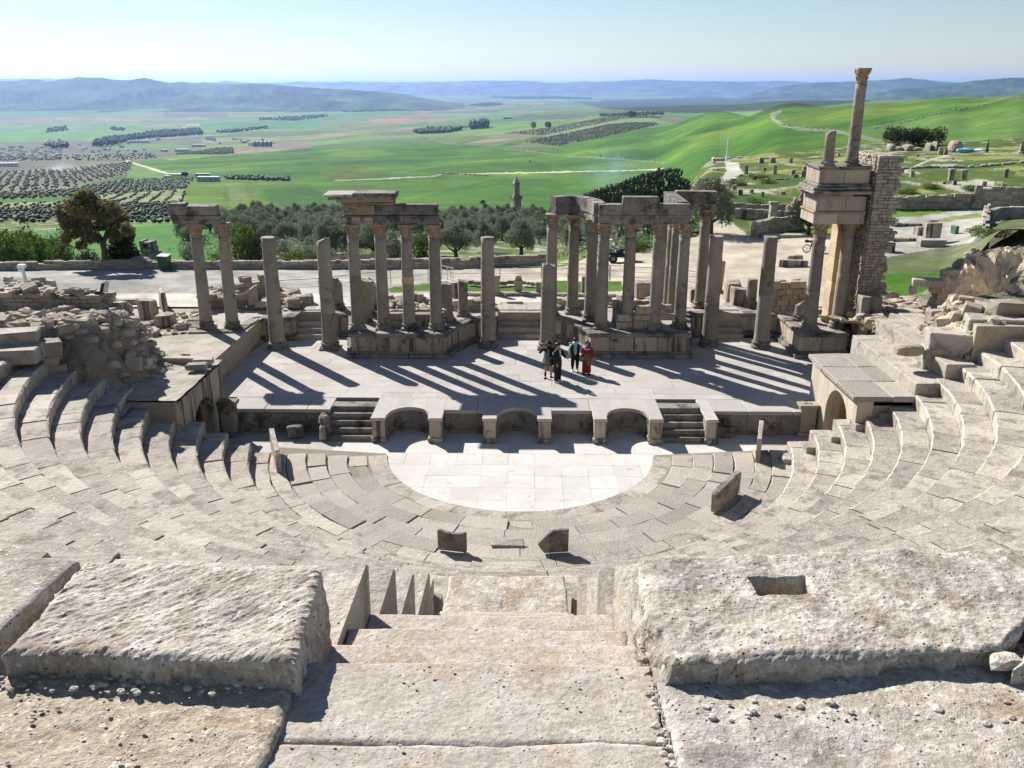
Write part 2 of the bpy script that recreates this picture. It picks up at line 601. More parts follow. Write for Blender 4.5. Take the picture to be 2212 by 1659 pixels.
# shared unit stones: 1 m cubes with worn corners
def unit_stones(tag_, mat, n=6, jit=0.05, bev=0.06):
	out = []
	for k in range(n):
		mb = MB()
		mb.block((0, 0, 0), (1, 1, 1), jit=jit, bev=bev)
		me = mb.mesh(tag_ + '_stone')
		me.materials.append(mat)
		out.append(me)
	return out

def unit_boulders(tag_, mat, n=6, rough=0.3, sub=1):
	out = []
	for k in range(n):
		mb = MB()
		mb.blob((0, 0, 0), (1, 1, 1), seed=k * 7 + 3, rough=rough, sub=sub)
		me = mb.mesh(tag_ + '_boulder')
		me.materials.append(mat)
		out.append(me)
	return out

US = {k: unit_stones(k, M[k]) for k in ('rubble', 'podium', 'slab', 'golden', 'mould', 'seat')}
for k in ('stage', 'marble'):
	US[k] = unit_stones(k, M[k], jit=0.004, bev=0.008)
UB = {k: unit_boulders(k, M[k]) for k in ('rubble', 'cliff', 'rock', 'slab')}
# ------------------------------------------------------------------ terrain
def yz(y, f):
	return 13 - f * math.tan(PITCH + math.atan((y - 829.5) / FPX))
TF = [40, 44, 50, 58, 66, 80, 110, 150, 220, 350, 500, 700, 1000, 1300, 1500, 2200, 3200, 5000, 8000, 14000, 30000, 80000]
def row(near, far):
	r = list(near)
	for f, v in zip(TF[len(near):], far):
		r.append(v if isinstance(v, float) else yz(v, f))
	return r
#        40   44   50   58   66   80  110  150  220
LN = [2.3, 2.2, 2.0, 1.5, -1.0, -3.2, -8, -13.5, -22]
TAB = {
	-700: row(LN, [466, 440, 415, 390, 370, 360, 335, 312, 285, -200.0, -200.0, -200.0, -210.0]),
	0: row(LN, [466, 440, 415, 390, 370, 360, 335, 312, 285, -200.0, -200.0, -200.0, -210.0]),
	300: row(LN, [468, 444, 418, 390, 370, 358, 336, 314, 285, -200.0, -200.0, -200.0, -210.0]),
	600: row(LN, [472, 448, 420, 388, 366, 352, 326, 306, 280, -200.0, -200.0, -200.0, -210.0]),
	900: row(LN, [478, 452, 424, 388, 362, 346, 316, 290, 266, -200.0, -200.0, -200.0, -210.0]),
	1200: row(LN, [482, 456, 428, 390, 358, 340, 302, 266, 240, -200.0, -200.0, -200.0, -210.0]),
	1400: row([2.3, 2.2, 2.0, 1.8, 1.4, 0.2, -4, -11, -22], [478, 450, 420, 378, 346, 326, 282, 250, 232, -200.0, -200.0, -200.0, -210.0]),
	1550: row([2.3, 2.2, 2.0, 1.9, 1.8, 1.6, 1.2, 0.4, -4], [400, 385, 360, 318, 288, 270, 243, -150.0, 226, -200.0, -200.0, -200.0, -210.0]),
	1700: row([2.3, 2.2, 2.0, 1.9, 1.8, 1.6, 1.3, 0.8, -2], [350, 330, 300, 262, 240, -12.0, -80.0, 228, 216, -200.0, -200.0, -200.0, -210.0]),
	1900: row([2.3, 2.2, 2.0, 2.0, 2.0, 2.0, 2.8, 1.6, 0], [338, 312, 275, 231, -10.0, -40.0, -120.0, -150.0, 214, -200.0, -200.0, -200.0, -210.0]),
	2070: row([2.3, 2.2, 2.1, 2.1, 2.1, 2.1, 3.0, 2.0, 0.6], [316, 280, 238, 214, 0.0, -25.0, -90.0, -150.0, 214, -200.0, -200.0, -200.0, -210.0]),
	2212: row([6.6, 6.2, 5.2, 4.0, 3.0, 2.2, 3.4, 2.4, 1.2], [296, 250, 203, 6.0, -20.0, -50.0, -130.0, -160.0, -190.0, -200.0, -200.0, -200.0, -210.0]),
	2900: row([7.2, 7.0, 6.5, 6, 5.5, 5, 4.4, 3.5, 3], [290, 245, 200, 12.0, -10.0, -50.0, -130.0, -160.0, -190.0, -200.0, -200.0, -200.0, -210.0]),
}
TX = np.array(sorted(TAB))
TS = (TX - 1106.0) / 1947.0
TZ = np.array([TAB[k] for k in sorted(TAB)])
LTF = np.log(TF)

def terrain_z(s, f):
	s = np.clip(s, TS[0], TS[-1] - 1e-6)
	lf = np.clip(np.log(np.maximum(f, 40)), LTF[0], LTF[-1] - 1e-6)
	i = np.clip(np.searchsorted(TS, s, 'right') - 1, 0, len(TS) - 2)
	j = np.clip(np.searchsorted(LTF, lf, 'right') - 1, 0, len(LTF) - 2)
	u = (s - TS[i]) / (TS[i + 1] - TS[i])
	u = u * u * (3 - 2 * u)
	w = (lf - LTF[j]) / (LTF[j + 1] - LTF[j])
	z = (TZ[i, j] * (1 - u) + TZ[i + 1, j] * u) * (1 - w) + (TZ[i, j + 1] * (1 - u) + TZ[i + 1, j + 1] * u) * w
	X, Y = s * f, f
	o = 0 * f
	r1 = np.clip((f - 250) / 500, 0, 1) * 0.9 * fbm(np.stack([X / 130, Y / 170, o], 1), 2, 5)
	r2 = np.clip((f - 900) / 2500, 0, 1) * 5.5 * fbm(np.stack([X / 700, Y / 1000, o], 1), 2, 6)
	r0 = np.where(f < 66, 0.02, np.clip((f - 66) / 60, 0, 1) * 0.28) * fbm(np.stack([X / 9, Y / 12, o], 1), 3, 7)
	return z + r0 + r1 + r2

def ground_at(x, y):
	d = Vector((x - CAM.x, y - CAM.y, 0))
	f = max(40.0, d.dot(FW)); l = d.dot(RT)
	return float(terrain_z(np.array([l / f]), np.array([f]))[0])

def T(dx, dy, f0=60, f1=20000):
	"""the terrain point seen at picture place dx, dy (first hit beyond f0)"""
	fs = np.geomspace(f0, f1, 900)
	dep = PITCH + math.atan((dy - 829.5) / FPX)
	zs = 13 - fs * math.tan(dep)
	depth = fs * math.cos(PITCH) + fs * math.tan(dep) * math.sin(PITCH)
	s = (dx - 1106.0) / FPX * depth / fs
	tz = terrain_z(s, fs)
	hit = np.nonzero(zs <= tz)[0]
	k = hit[0] if len(hit) else len(fs) - 1
	f = fs[k]
	p = CAM + FW * f + RT * (s[k] * f)
	p.z = float(tz[k])
	return p

FS = np.concatenate([np.linspace(43.9, 66, 60, endpoint=False), np.geomspace(66, 200, 110, endpoint=False),
					 np.geomspace(200, 1600, 210, endpoint=False), np.geomspace(1600, 9000, 120, endpoint=False),
					 np.geomspace(9000, 80000, 36)])
SS = np.linspace(-0.80, 0.86, 960)
Sg, Fg = np.meshgrid(SS, FS)
Sf, Ff = Sg.ravel(), Fg.ravel()
Zf = terrain_z(Sf, Ff)
GP = np.stack([CAM.x + FW.x * Ff + RT.x * Sf * Ff, CAM.y + FW.y * Ff + RT.y * Sf * Ff, Zf], 1)
gx, gy, gd = project_np(GP)

# field pattern: what grows where
jn = fbm(np.stack([GP[:, 0] / (Ff * 0.02 + 1), np.log(Ff) * 60, 0 * Ff], 1), 3, 9)
jn2 = fbm(np.stack([GP[:, 0] / (Ff * 0.02 + 1) + 50, np.log(Ff) * 60, 0 * Ff], 1), 3, 19)
px = gx + jn * 2.2
py = gy + jn2 * 0.9

GREEN = np.array((0.052, 0.128, 0.012))
LIME = np.array((0.10, 0.168, 0.016))
DEEP = np.array((0.027, 0.083, 0.011))
DULL = np.array((0.12, 0.165, 0.05))
SOIL = np.array((0.20, 0.15, 0.095))
GREYO = np.array((0.135, 0.125, 0.095))
SCRUB = np.array((0.065, 0.085, 0.045))
PALE = np.array((0.42, 0.385, 0.32))
SAND = np.array((0.44, 0.365, 0.285))
ROADC = np.array((0.31, 0.285, 0.255))

C = np.tile(GREEN, (len(Ff), 1))
# broad parcels
def parcels(scale, seed, rot=0.5, asp=2.2):
	x = GP[:, 0] * math.cos(rot) + GP[:, 1] * math.sin(rot)
	y = -GP[:, 0] * math.sin(rot) + GP[:, 1] * math.cos(rot)
	wv = fbm(np.stack([x / scale * 0.6, y / scale * 0.6, 0 * x], 1), 2, seed) * 0.35
	iy = np.floor(y / scale + wv)
	ix = np.floor((x + iy * scale * 0.37) / (scale * asp) + wv)
	return _hash(ix, iy, ix * 0, seed), _hash(ix, iy, ix * 0 + 1, seed)
h1, h2 = parcels(420, 3)
far = Ff > 2300
pal = np.array([(0.085, 0.18, 0.045), (0.12, 0.20, 0.06), (0.20, 0.19, 0.10), (0.10, 0.165, 0.05), (0.24, 0.17, 0.12),
				(0.15, 0.20, 0.07), (0.085, 0.135, 0.05), (0.14, 0.15, 0.08)])
C[far] = pal[(h1[far] * 7.99).astype(int)]
hm1, hm2 = parcels(95, 8, rot=0.25, asp=4.5)
mid = (Ff > 330) & ~far
tmid = (hm1[mid])[:, None]
C[mid] = np.where(tmid < 0.33, GREEN * 0.85 + DEEP * 0.15, np.where(tmid < 0.62, GREEN, np.where(tmid < 0.82, GREEN * 0.6 + LIME * 0.4, DEEP * 0.6 + GREEN * 0.4)))

def inside(poly):
	r = np.zeros(len(px), bool)
	n = len(poly)
	for i in range(n):
		x0, y0 = poly[i]; x1, y1 = poly[(i + 1) % n]
		if y0 == y1: continue
		c = (y0 > py) != (y1 > py)
		r ^= c & (px < (x1 - x0) * (py - y0) / (y1 - y0) + x0)
	return r

def field(poly, col, fmin=66, fmax=1e9, k=1.0, off=(0, 0, 1)):
	m = inside([(x * off[2] + off[0], y * off[2] + off[1]) for x, y in poly]) & (Ff > fmin) & (Ff < fmax)
	C[m] = C[m] * (1 - k) + np.array(col) * k

def track(pts, w, col, fmin=66, fmax=1e9, k=0.9, off=(0, 0, 1)):
	pts = [(x * off[2] + off[0], y * off[2] + off[1]) for x, y in pts]
	best = np.full(len(px), 1e9)
	for (x0, y0), (x1, y1) in zip(pts[:-1], pts[1:]):
		L = (x1 - x0) ** 2 + (y1 - y0) ** 2
		t = np.clip(((gx - x0) * (x1 - x0) + (gy + jn2 * 0.4 - y0) * (y1 - y0)) / L, 0, 1)
		dx_ = gx - x0 - t * (x1 - x0); dy_ = (gy + jn2 * 0.4 - y0 - t * (y1 - y0)) * 1.6
		best = np.minimum(best, np.hypot(dx_, dy_))
	m = (best < w) & (Ff > fmin) & (Ff < fmax)
	C[m] = C[m] * (1 - k) + np.array(col) * k

ZL = (0, 86.4, 0.336)          # left enlargement of the photograph to picture places
ZM = (691.2, 86.4, 0.336)
ZR = (1468.8, 86.4, 0.336)
# left valley
field([(-1700, 330), (900, 330), (900, 380), (300, 460), (-1700, 470)], (0.17, 0.15, 0.10), off=ZL, k=0.6)
field([(330, 500), (1000, 440), (1500, 420), (2212, 400), (2212, 470), (1400, 560), (400, 560)], (0.14, 0.20, 0.07), off=ZL, k=0.5)
field([(-1700, 500), (380, 500), (450, 540), (-1700, 560)], (0.20, 0.14, 0.11), off=ZL, k=0.7)
field([(1050, 460), (1450, 465), (1480, 495), (1050, 500)], (0.13, 0.10, 0.10), off=ZL, k=0.7)
field([(-1700, 600), (700, 575), (1100, 560), (900, 610), (600, 660), (-1700, 690)], (0.11, 0.21, 0.045), off=ZL)
field([(-1700, 690), (1000, 640), (1300, 620), (1300, 700), (1000, 770), (-1700, 800)], (0.12, 0.125, 0.085), off=ZL)
field([(600, 690), (1100, 660), (1250, 690), (900, 710)], (0.10, 0.18, 0.045), off=ZL)
field([(1280, 540), (1700, 520), (2212, 490), (2212, 570), (1800, 575), (1300, 580)], (0.075, 0.18, 0.05), off=ZL)
field([(-1700, 770), (860, 780), (800, 870), (400, 960), (-1700, 1090)], GREYO, off=ZL)
field([(420, 830), (560, 800), (640, 800), (500, 835)], (0.22, 0.21, 0.06), off=ZL, k=0.6)
field([(-1700, 950), (60, 960), (150, 1020), (-1700, 1050)], GREEN, off=ZL)
field([(800, 900), (870, 800), (1080, 880), (1000, 900)], (0.10, 0.175, 0.03), off=ZL)
field([(-1700, 1080), (400, 960), (800, 900), (1250, 890), (1190, 960), (640, 1000), (-1700, 1100)], SCRUB * 1.15, off=ZL)
field([(-1700, 1090), (350, 1040), (640, 1000), (1190, 955), (1190, 1045), (780, 1100), (-1700, 1160)], (0.20, 0.235, 0.105), off=ZL)
field([(-1700, 1155), (750, 1050), (1190, 1045), (1190, 1180), (800, 1200), (400, 1230), (-1700, 1250)], SCRUB * 0.9, off=ZL)
field([(820, 1080), (1080, 1085), (1080, 1110), (850, 1120)], (0.13, 0.19, 0.05), off=ZL)
field([(1000, 760), (1500, 690), (1500, 735), (1100, 775)], (0.12, 0.20, 0.03), off=ZL)
field([(1500, 690), (1980, 650), (2010, 690), (1500, 735)], (0.19, 0.15, 0.12), off=ZL)
field([(1180, 960), (1250, 930), (1440, 920), (1440, 1110), (1250, 1110), (1190, 1050)], LIME * 0.95, off=ZL)
field([(1440, 920), (1570, 920), (1610, 1030), (1490, 1040)], (0.12, 0.165, 0.045), off=ZL)
field([(1570, 920), (1990, 920), (1700, 960), (1640, 1000), (1900, 1110), (1500, 1100), (1440, 1040), (1600, 1030)], LIME * 0.85, off=ZL)
field([(1690, 965), (2000, 940), (2212, 1060), (2212, 1100), (1900, 1110), (1720, 1020)], DEEP * 1.1, off=ZL)
track([(820, 780), (950, 820), (1110, 870)], 3.2, PALE * 1.1, off=ZL)
track([(850, 778), (1290, 745), (1700, 720), (2000, 690)], 1.0, SOIL, off=ZL)
track([(1140, 585), (1200, 550), (1280, 545)], 1.6, PALE, off=ZL, k=0.8)
track([(1440, 885), (1870, 905)], 2.6, SCRUB * 0.8, off=ZL)
track([(1680, 960), (1900, 940), (1990, 930)], 1.6, SCRUB, off=ZL)
track([(1480, 1040), (1560, 1025)], 1.3, SCRUB, off=ZL)
track([(1440, 1105), (1500, 1000), (1440, 930)], 0.8, SCRUB, off=ZL, k=0.5)
for k in range(7):
	track([(1230 + k * 28, 935 + k), (1215 + k * 28, 1030), (1290 + k * 20, 1108)], 0.9, DEEP * 1.3, off=ZL, k=0.35)
# middle
field([(0, 360), (700, 360), (1200, 380), (1200, 400), (500, 440), (0, 440)], (0.13, 0.16, 0.09), off=ZM, k=0.6)
field([(560, 490), (770, 430), (660, 500), (420, 525)], (0.24, 0.16, 0.10), off=ZM, k=0.8)
field([(290, 510), (580, 500), (560, 525), (330, 528)], (0.36, 0.15, 0.10), off=ZM, k=0.8)
field([(770, 430), (1180, 390), (1170, 420), (780, 452)], (0.12, 0.13, 0.08), off=ZM)
field([(0, 510), (280, 520), (560, 560), (300, 620), (0, 560)], (0.14, 0.16, 0.085), off=ZM, k=0.7)
field([(1240, 490), (1800, 460), (1700, 500), (1330, 522), (1240, 515)], (0.11, 0.115, 0.09), off=ZM)
field([(300, 610), (640, 570), (900, 560), (830, 590), (480, 620)], (0.15, 0.125, 0.075), off=ZM, k=0.8)
field([(690, 635), (900, 600), (1100, 610), (900, 655)], LIME * 0.55 + SOIL * 0.4, off=ZM, k=0.6)
field([(900, 672), (1200, 600), (1500, 560), (1900, 480), (2212, 470), (2212, 502), (1960, 505), (1500, 600), (1100, 685)], (0.155, 0.155, 0.085), off=ZM)
field([(1200, 690), (1400, 640), (1850, 545), (2150, 520), (2170, 545), (1940, 600), (1500, 690), (1230, 715)], (0.11, 0.125, 0.06), off=ZM)
field([(-700, 395), (0, 372), (150, 358), (400, 378), (800, 362), (1000, 348), (1250, 358), (1320, 385), (600, 452), (300, 462), (0, 472), (-500, 440)], (0.035, 0.048, 0.03), fmin=1400, off=ZR, k=0.95)
track([(700, 635), (790, 658), (870, 668), (910, 690)], 1.6, SOIL * 1.2, off=ZM, k=0.6)
track([(1180, 700), (1300, 712), (1400, 720), (1500, 738), (1900, 765), (2212, 788)], 1.7, PALE * 0.65, off=ZM, k=0.6)
track([(490, 855), (700, 815), (900, 792), (1550, 742), (1900, 690), (2212, 648)], 3.0, LIME * 1.05, off=ZM, k=0.8)
track([(100, 905), (740, 876), (780, 862)], 1.8, PALE, off=ZM)
track([(890, 862), (1100, 858), (1500, 850), (2100, 836), (2212, 828)], 1.7, PALE * 1.2, off=ZM)
track([(740, 880), (860, 860)], 3, SCRUB, off=ZM, k=0.7)
track([(480, 1040), (800, 960), (1100, 890), (1300, 870)], 1.8, LIME, off=ZM, k=0.6)
track([(250, 960), (600, 985), (900, 950), (1200, 880)], 1.4, DEEP, off=ZM, k=0.6)
field([(0, 810), (280, 800), (500, 850), (300, 880), (0, 895)], LIME * 0.8, off=ZM, k=0.8)
field([(0, 705), (300, 680), (500, 740), (280, 760), (0, 730)], LIME * 0.55 + GREEN * 0.4, off=ZM, k=0.7)
# right hillside
field([(0, 630), (300, 570), (560, 510), (600, 525), (300, 610), (0, 655)], LIME * 0.95, off=ZR)
field([(0, 565), (330, 500), (600, 470), (590, 485), (300, 520), (0, 580)], LIME * 0.8, off=ZR, k=0.8)
field([(640, 460), (1100, 420), (1700, 370), (1600, 430), (1200, 520), (800, 560), (660, 520)], LIME * 0.85, off=ZR, k=0.8)
field([(1170, 570), (1500, 500), (2212, 420), (2500, 420), (2500, 740), (1300, 690), (1170, 620)], (0.085, 0.155, 0.032), fmax=900, off=ZR)
field([(1300, 385), (1500, 345), (2212, 330), (2212, 390), (1700, 375), (1500, 375)], (0.10, 0.125, 0.06), fmax=1200, off=ZR, k=0.9)
track([(640, 462), (598, 480), (600, 510), (650, 542), (760, 570), (950, 580), (1100, 605), (1250, 642), (1400, 664)], 5.0, PALE * 0.62, off=ZR, k=0.8)
track([(640, 462), (598, 480), (600, 510), (650, 542), (760, 570), (950, 580), (1100, 605), (1250, 642), (1400, 664)], 1.6, LIME * 0.7, off=ZR, k=0.6)
track([(1200, 580), (1480, 520), (1780, 450), (2000, 415)], 1.0, SCRUB, off=ZR, k=0.7)
track([(0, 660), (300, 640), (620, 600), (900, 600)], 1.0, SCRUB, off=ZR, k=0.4)
for a, b, w_, c_, k_ in (([(900, 700), (1200, 700), (1500, 690)], [(0, 0)], 1.0, DEEP, .6), ([(560, 770), (900, 740), (1200, 760), (1500, 800), (1900, 810)], 0, 1.0, DEEP, .6),
					  ([(500, 900), (900, 905), (1300, 890), (1700, 870), (2100, 860)], 0, .9, LIME, .5), ([(300, 700), (500, 690), (800, 700), (890, 690)], 0, .9, LIME, .5), ([(700, 1000), (1000, 985), (1400, 950), (1800, 900)], 0, 1.2, DEEP, .5)):
	track(a, w_, c_, off=ZM, k=k_)
for a, w_, c_, k_ in (([(0, 600), (250, 540), (520, 480)], 1.0, DEEP, .5), ([(0, 720), (200, 690), (500, 660), (880, 640)], 1.0, DEEP, .5), ([(1180, 640), (1500, 600), (2212, 560)], .9, DEEP, .4), ([(1180, 480), (1500, 430), (2212, 400)], .9, SCRUB, .5),
					  ([(1220, 670), (1600, 640), (2212, 640)], .8, LIME, .4), ([(2030, 480), (2130, 455)], 1.2, SCRUB, .5), ([(1170, 540), (1700, 470), (2212, 440)], .7, LIME, .4)):
	track(a, w_, c_, off=ZR, k=k_)
# forum terrace: rough turf with bare stone
near = (Ff < 230) & (Ff > 60) & (gx > 1440)
tn = fbm(np.stack([GP[:, 0] / 2.6, GP[:, 1] / 5.0, 0 * Ff], 1), 4, 31)
tn2 = fbm(np.stack([GP[:, 0] / 7.0, GP[:, 1] / 12.0, 0 * Ff], 1), 3, 41)
C[near] = (0.065, 0.10, 0.022)
m = near & (tn > 0.25); C[m] = (0.115, 0.13, 0.045)
m = near & (tn > 0.62); C[m] = PALE * 0.75
m = near & (tn2 > 0.45); C[m] = (0.20, 0.20, 0.06)
m = near & (tn < -0.5); C[m] = (0.055, 0.09, 0.02)
track([(1380, 870), (1500, 820), (1620, 765), (1720, 745)], 3.2, PALE * 0.95, off=ZR, k=0.75)
track([(1150, 680), (1600, 720), (2212, 735)], 3.0, PALE * 0.6, off=ZR, k=0.4)
track([(260, 1000), (500, 975), (880, 925)], 3.0, PALE * 0.8, off=ZR, k=0.6)
field([(290, 770), (380, 790), (400, 860), (300, 920), (230, 990), (100, 1010), (130, 940), (270, 880), (300, 850)], PALE, off=ZR)
field([(-20, 700), (200, 690), (440, 700), (440, 770), (300, 780), (120, 830), (-20, 830)], PALE * 0.7, off=ZR, k=0.5, fmax=230)
field([(1340, 1085), (2000, 1085), (2212, 1080), (2212, 1100), (1990, 1200), (1960, 1400), (1250, 1400), (1300, 1100)], (0.33, 0.305, 0.27), fmin=44, fmax=110, off=ZR)
field([(1340, 1085), (1870, 1080), (1560, 1130), (1340, 1150)], (0.11, 0.18, 0.03), fmin=50, fmax=110, off=ZR)
field([(1560, 1170), (1900, 1115), (1960, 1135), (1700, 1170)], (0.17, 0.19, 0.07), fmin=50, fmax=110, off=ZR)
field([(1990, 1190), (2212, 1150), (2600, 1150), (2600, 1500), (1250, 1500), (1300, 1400), (1880, 1300)], (0.105, 0.115, 0.055), fmin=40, fmax=110, off=ZR, k=0.9)
field([(430, 1170), (800, 1150), (760, 1190), (480, 1250)], (0.11, 0.19, 0.03), fmin=50, fmax=110, off=ZR)
# the sandy square and the road behind the stage wall
field([(240, 1100), (330, 1170), (450, 1265), (860, 1262), (1150, 1262), (1250, 1400), (1250, 1700), (-800, 1700), (-800, 1390), (-100, 1330), (180, 1240)],
	  SAND, fmin=44, fmax=110, off=ZR)
m = (Ff < 62) & (gx < 1000)
C[m] = ROADC
t_ = np.clip((gx - 760) / 500, 0, 1)[:, None]
m = (Ff < 62) & (gx < 1500)
C[m] = (ROADC * (1 - t_) + SAND * t_)[m]
rn = fbm(np.stack([GP[:, 0] / 4.0, GP[:, 1] / 1.5, 0 * Ff], 1), 4, 77)
m = (Ff < 62) & (rn > 0.45) & (gx < 1500); C[m] = C[m] * 1.18
m = (Ff < 62) & (rn < -0.4) & (gx < 1500); C[m] = C[m] * 0.85
rk = fbm(np.stack([GP[:, 0] / 1.3, GP[:, 1] / 1.0, 0 * Ff], 1), 4, 78)
m = (Ff < 90) & (Ff > 43); C[m] = C[m] * (1 + 0.16 * rk[m])[:, None]
m = (Ff < 47.5) & (gx < 1560); C[m] = (0.50, 0.45, 0.38)
m = (Ff < 60) & (gx > 1440) & (gx < 1880); C[m] = SAND
GR = (0.075, 0.125, 0.022)
for q in ([(1005, 613), (1042, 611), (1042, 630), (1005, 631)], [(1197, 606), (1344, 608), (1344, 631), (1197, 631)], [(1369, 613), (1440, 612), (1440, 630), (1369, 630)],
		  [(841, 622), (925, 612), (935, 628), (841, 633)], [(1060, 616), (1165, 618), (1165, 630), (1060, 630)]):
	field(q, GR, fmin=43)
# slope below the parapet
m = (Ff > 62) & (Ff < 330) & (gx < 1450) & ((Ff > 85) | (gx < 1330))
tt = tn[m][:, None]
C[m] = np.where(tt > 0.5, PALE * 0.7, np.where(tt > 0.1, (0.14, 0.16, 0.06), (0.08, 0.125, 0.03)))
field([(-1700, 1500), (-1700, 1250), (400, 1225), (900, 1190), (1500, 1170), (1500, 1240), (1350, 1420), (-1700, 1500)], (0.055, 0.155, 0.028), fmax=420, off=ZL)
field([(430, 1200), (1700, 1120), (1700, 1200), (1500, 1190)], (0.11, 0.21, 0.03), fmax=420, off=(0, 86.4, 0.336), k=0.6)
m = (Ff > 66) & (Ff < 90) & (gx > 780) & (gx < 1330); C[m] = (0.34, 0.29, 0.22)
# mottling that belongs to the crops
mot = fbm(np.stack([Sf * 60, np.log(Ff) * 32, 0 * Ff], 1), 4, 61)
tram = fbm(np.stack([GP[:, 0] / 3.0, GP[:, 1] / 40.0, 0 * Ff], 1), 2, 71) * np.clip(1 - (Ff - 300) / 1500, 0, 1)
C *= (1 + 0.17 * mot + 0.06 * tram)[:, None]
patch = fbm(np.stack([GP[:, 0] / 90, GP[:, 1] / 160, 0 * Ff], 1), 4, 81)
mk = (Ff > 330) & (Ff < 2300)
C[mk] = C[mk] * (1 + 0.22 * np.clip(patch[mk], -1, 1))[:, None] + np.array((0.02, 0.01, 0.004)) * np.clip(patch[mk], 0, 1)[:, None]
C[:, 0] *= 0.95
C = np.clip(C, 0.01, 0.9)

nF, nS = len(FS), len(SS)
idx = np.arange(nF * nS).reshape(nF, nS)
quads = np.stack([idx[:-1, :-1], idx[:-1, 1:], idx[1:, 1:], idx[1:, :-1]], -1).reshape(-1, 4)
def grid_object(name, P, quads, col, mat, kind='structure'):
	me = bpy.data.meshes.new(name)
	me.vertices.add(len(P)); me.vertices.foreach_set('co', P.ravel())
	me.loops.add(quads.size); me.loops.foreach_set('vertex_index', quads.ravel().astype(np.int32))
	me.polygons.add(len(quads)); me.polygons.foreach_set('loop_start', np.arange(0, quads.size, 4, dtype=np.int32))
	me.polygons.foreach_set('use_smooth', np.ones(len(quads), bool))
	if col is not None:
		ca = me.color_attributes.new('soil', 'FLOAT_COLOR', 'POINT')
		ca.data.foreach_set('color', np.concatenate([col, np.ones((len(col), 1))], 1).ravel())
	me.update(calc_edges=True)
	me.materials.append(mat)
	o = bpy.data.objects.new(name, me)
	COL.objects.link(o)
	o['kind'] = kind
	return o

def soil_mat():
	m = bpy.data.materials.new('fields')
	m.use_nodes = True
	nt = m.node_tree
	b = nt.nodes['Principled BSDF']
	b.inputs['Roughness'].default_value = 1.0
	b.inputs['Specular IOR Level'].default_value = 0.1
	att = _n(nt, 'ShaderNodeAttribute', attribute_name='soil')
	geo = _n(nt, 'ShaderNodeNewGeometry')
	pos = geo.outputs['Position']
	n1 = _noise(nt, pos, 0.9, 6, 0.7)
	n2 = _noise(nt, pos, 0.03, 5, 0.65)
	l = _math(nt, 'MULTIPLY', _ramp(nt, n1, 0.25, 0.75, 0.78, 1.22), _ramp(nt, n2, 0.3, 0.7, 0.86, 1.14))
	cc = _n(nt, 'ShaderNodeCombineColor')
	for k in range(3): nt.links.new(l, cc.inputs[k])
	c = _mix(nt, 1.0, att.outputs['Color'], cc.outputs[0], 'MULTIPLY')
	nt.links.new(c, b.inputs['Base Color'])
	bp = _n(nt, 'ShaderNodeBump'); bp.inputs['Strength'].default_value = 0.5; bp.inputs['Distance'].default_value = 0.12
	nt.links.new(_noise(nt, pos, 3.0, 5, 0.7), bp.inputs['Height'])
	nt.links.new(bp.outputs[0], b.inputs['Normal'])
	return m
M['soil'] = soil_mat()
grid_object('ground', GP, quads, C, M['soil'])

# ------------------------------------------------------------------ mountains: (distance, depth, height profile in picture places, colour)
def range_mesh(name, dist, depth, prof, colour, n=420, rough=0.10, base_z=-205, seed=1, jag=0.9):
	xs = np.linspace(prof[0][0], prof[-1][0], n)
	ys = np.interp(xs, [p[0] for p in prof], [p[1] for p in prof])
	ys = ys + jag * fbm(np.stack([xs / 60 + seed, 0 * xs, 0 * xs], 1), 5, seed + 2, gain=0.6)
	crest = 13 - dist * np.tan(PITCH + np.arctan((ys - 829.5) / FPX))
	m = 26
	e1 = np.clip((xs - xs[0]) / (0.13 * (xs[-1] - xs[0])), 0, 1) if prof[0][0] > 0 else 1.0
	e2 = np.clip((xs[-1] - xs) / (0.13 * (xs[-1] - xs[0])), 0, 1) if prof[-1][0] < 2400 else 1.0
	en = (e1 * e1 * (3 - 2 * e1)) * (e2 * e2 * (3 - 2 * e2)) if True else 1
	crest = base_z + (crest - base_z) * en
	tt = np.linspace(-1, 1, m)
	P = []
	for t in tt:
		f = dist + t * depth
		s = (xs - 1106.0) / 1947.0
		env = (1 - abs(t)) ** 1.15
		f_ = np.full(n, f)
		X = s * f
		rid = 1 - np.abs(fbm(np.stack([X / (depth * 0.17), np.full(n, f / (depth * 0.55)), 0 * X], 1), 5, seed))
		z = base_z + (crest - base_z) * env * (1 - (rough * 2.2) * (1 - rid) * (1 - env) * 1.6)
		z = z + (crest - base_z) * rough * 0.25 * fbm(np.stack([X / (depth * 0.08), np.full(n, f / (depth * 0.2)), 0 * X], 1), 3, seed + 5) * (0.25 + env * 0.3)
		P.append(np.stack([CAM.x + FW.x * f_ + RT.x * X, CAM.y + FW.y * f_ + RT.y * X, z], 1))
	P = np.concatenate(P)
	idx = np.arange(m * n).reshape(m, n)
	q = np.stack([idx[:-1, :-1], idx[:-1, 1:], idx[1:, 1:], idx[1:, :-1]], -1).reshape(-1, 4)
	nn = fbm(np.stack([P[:, 0] / (depth * 0.10), P[:, 1] / (depth * 0.16), P[:, 2] / 60], 1), 5, seed + 9, gain=0.65)
	c = np.clip(np.array(colour)[None, :] * (1 + 0.75 * nn[:, None]), 0.01, 1)
	return grid_object(name, P, q, c, M['soil'])

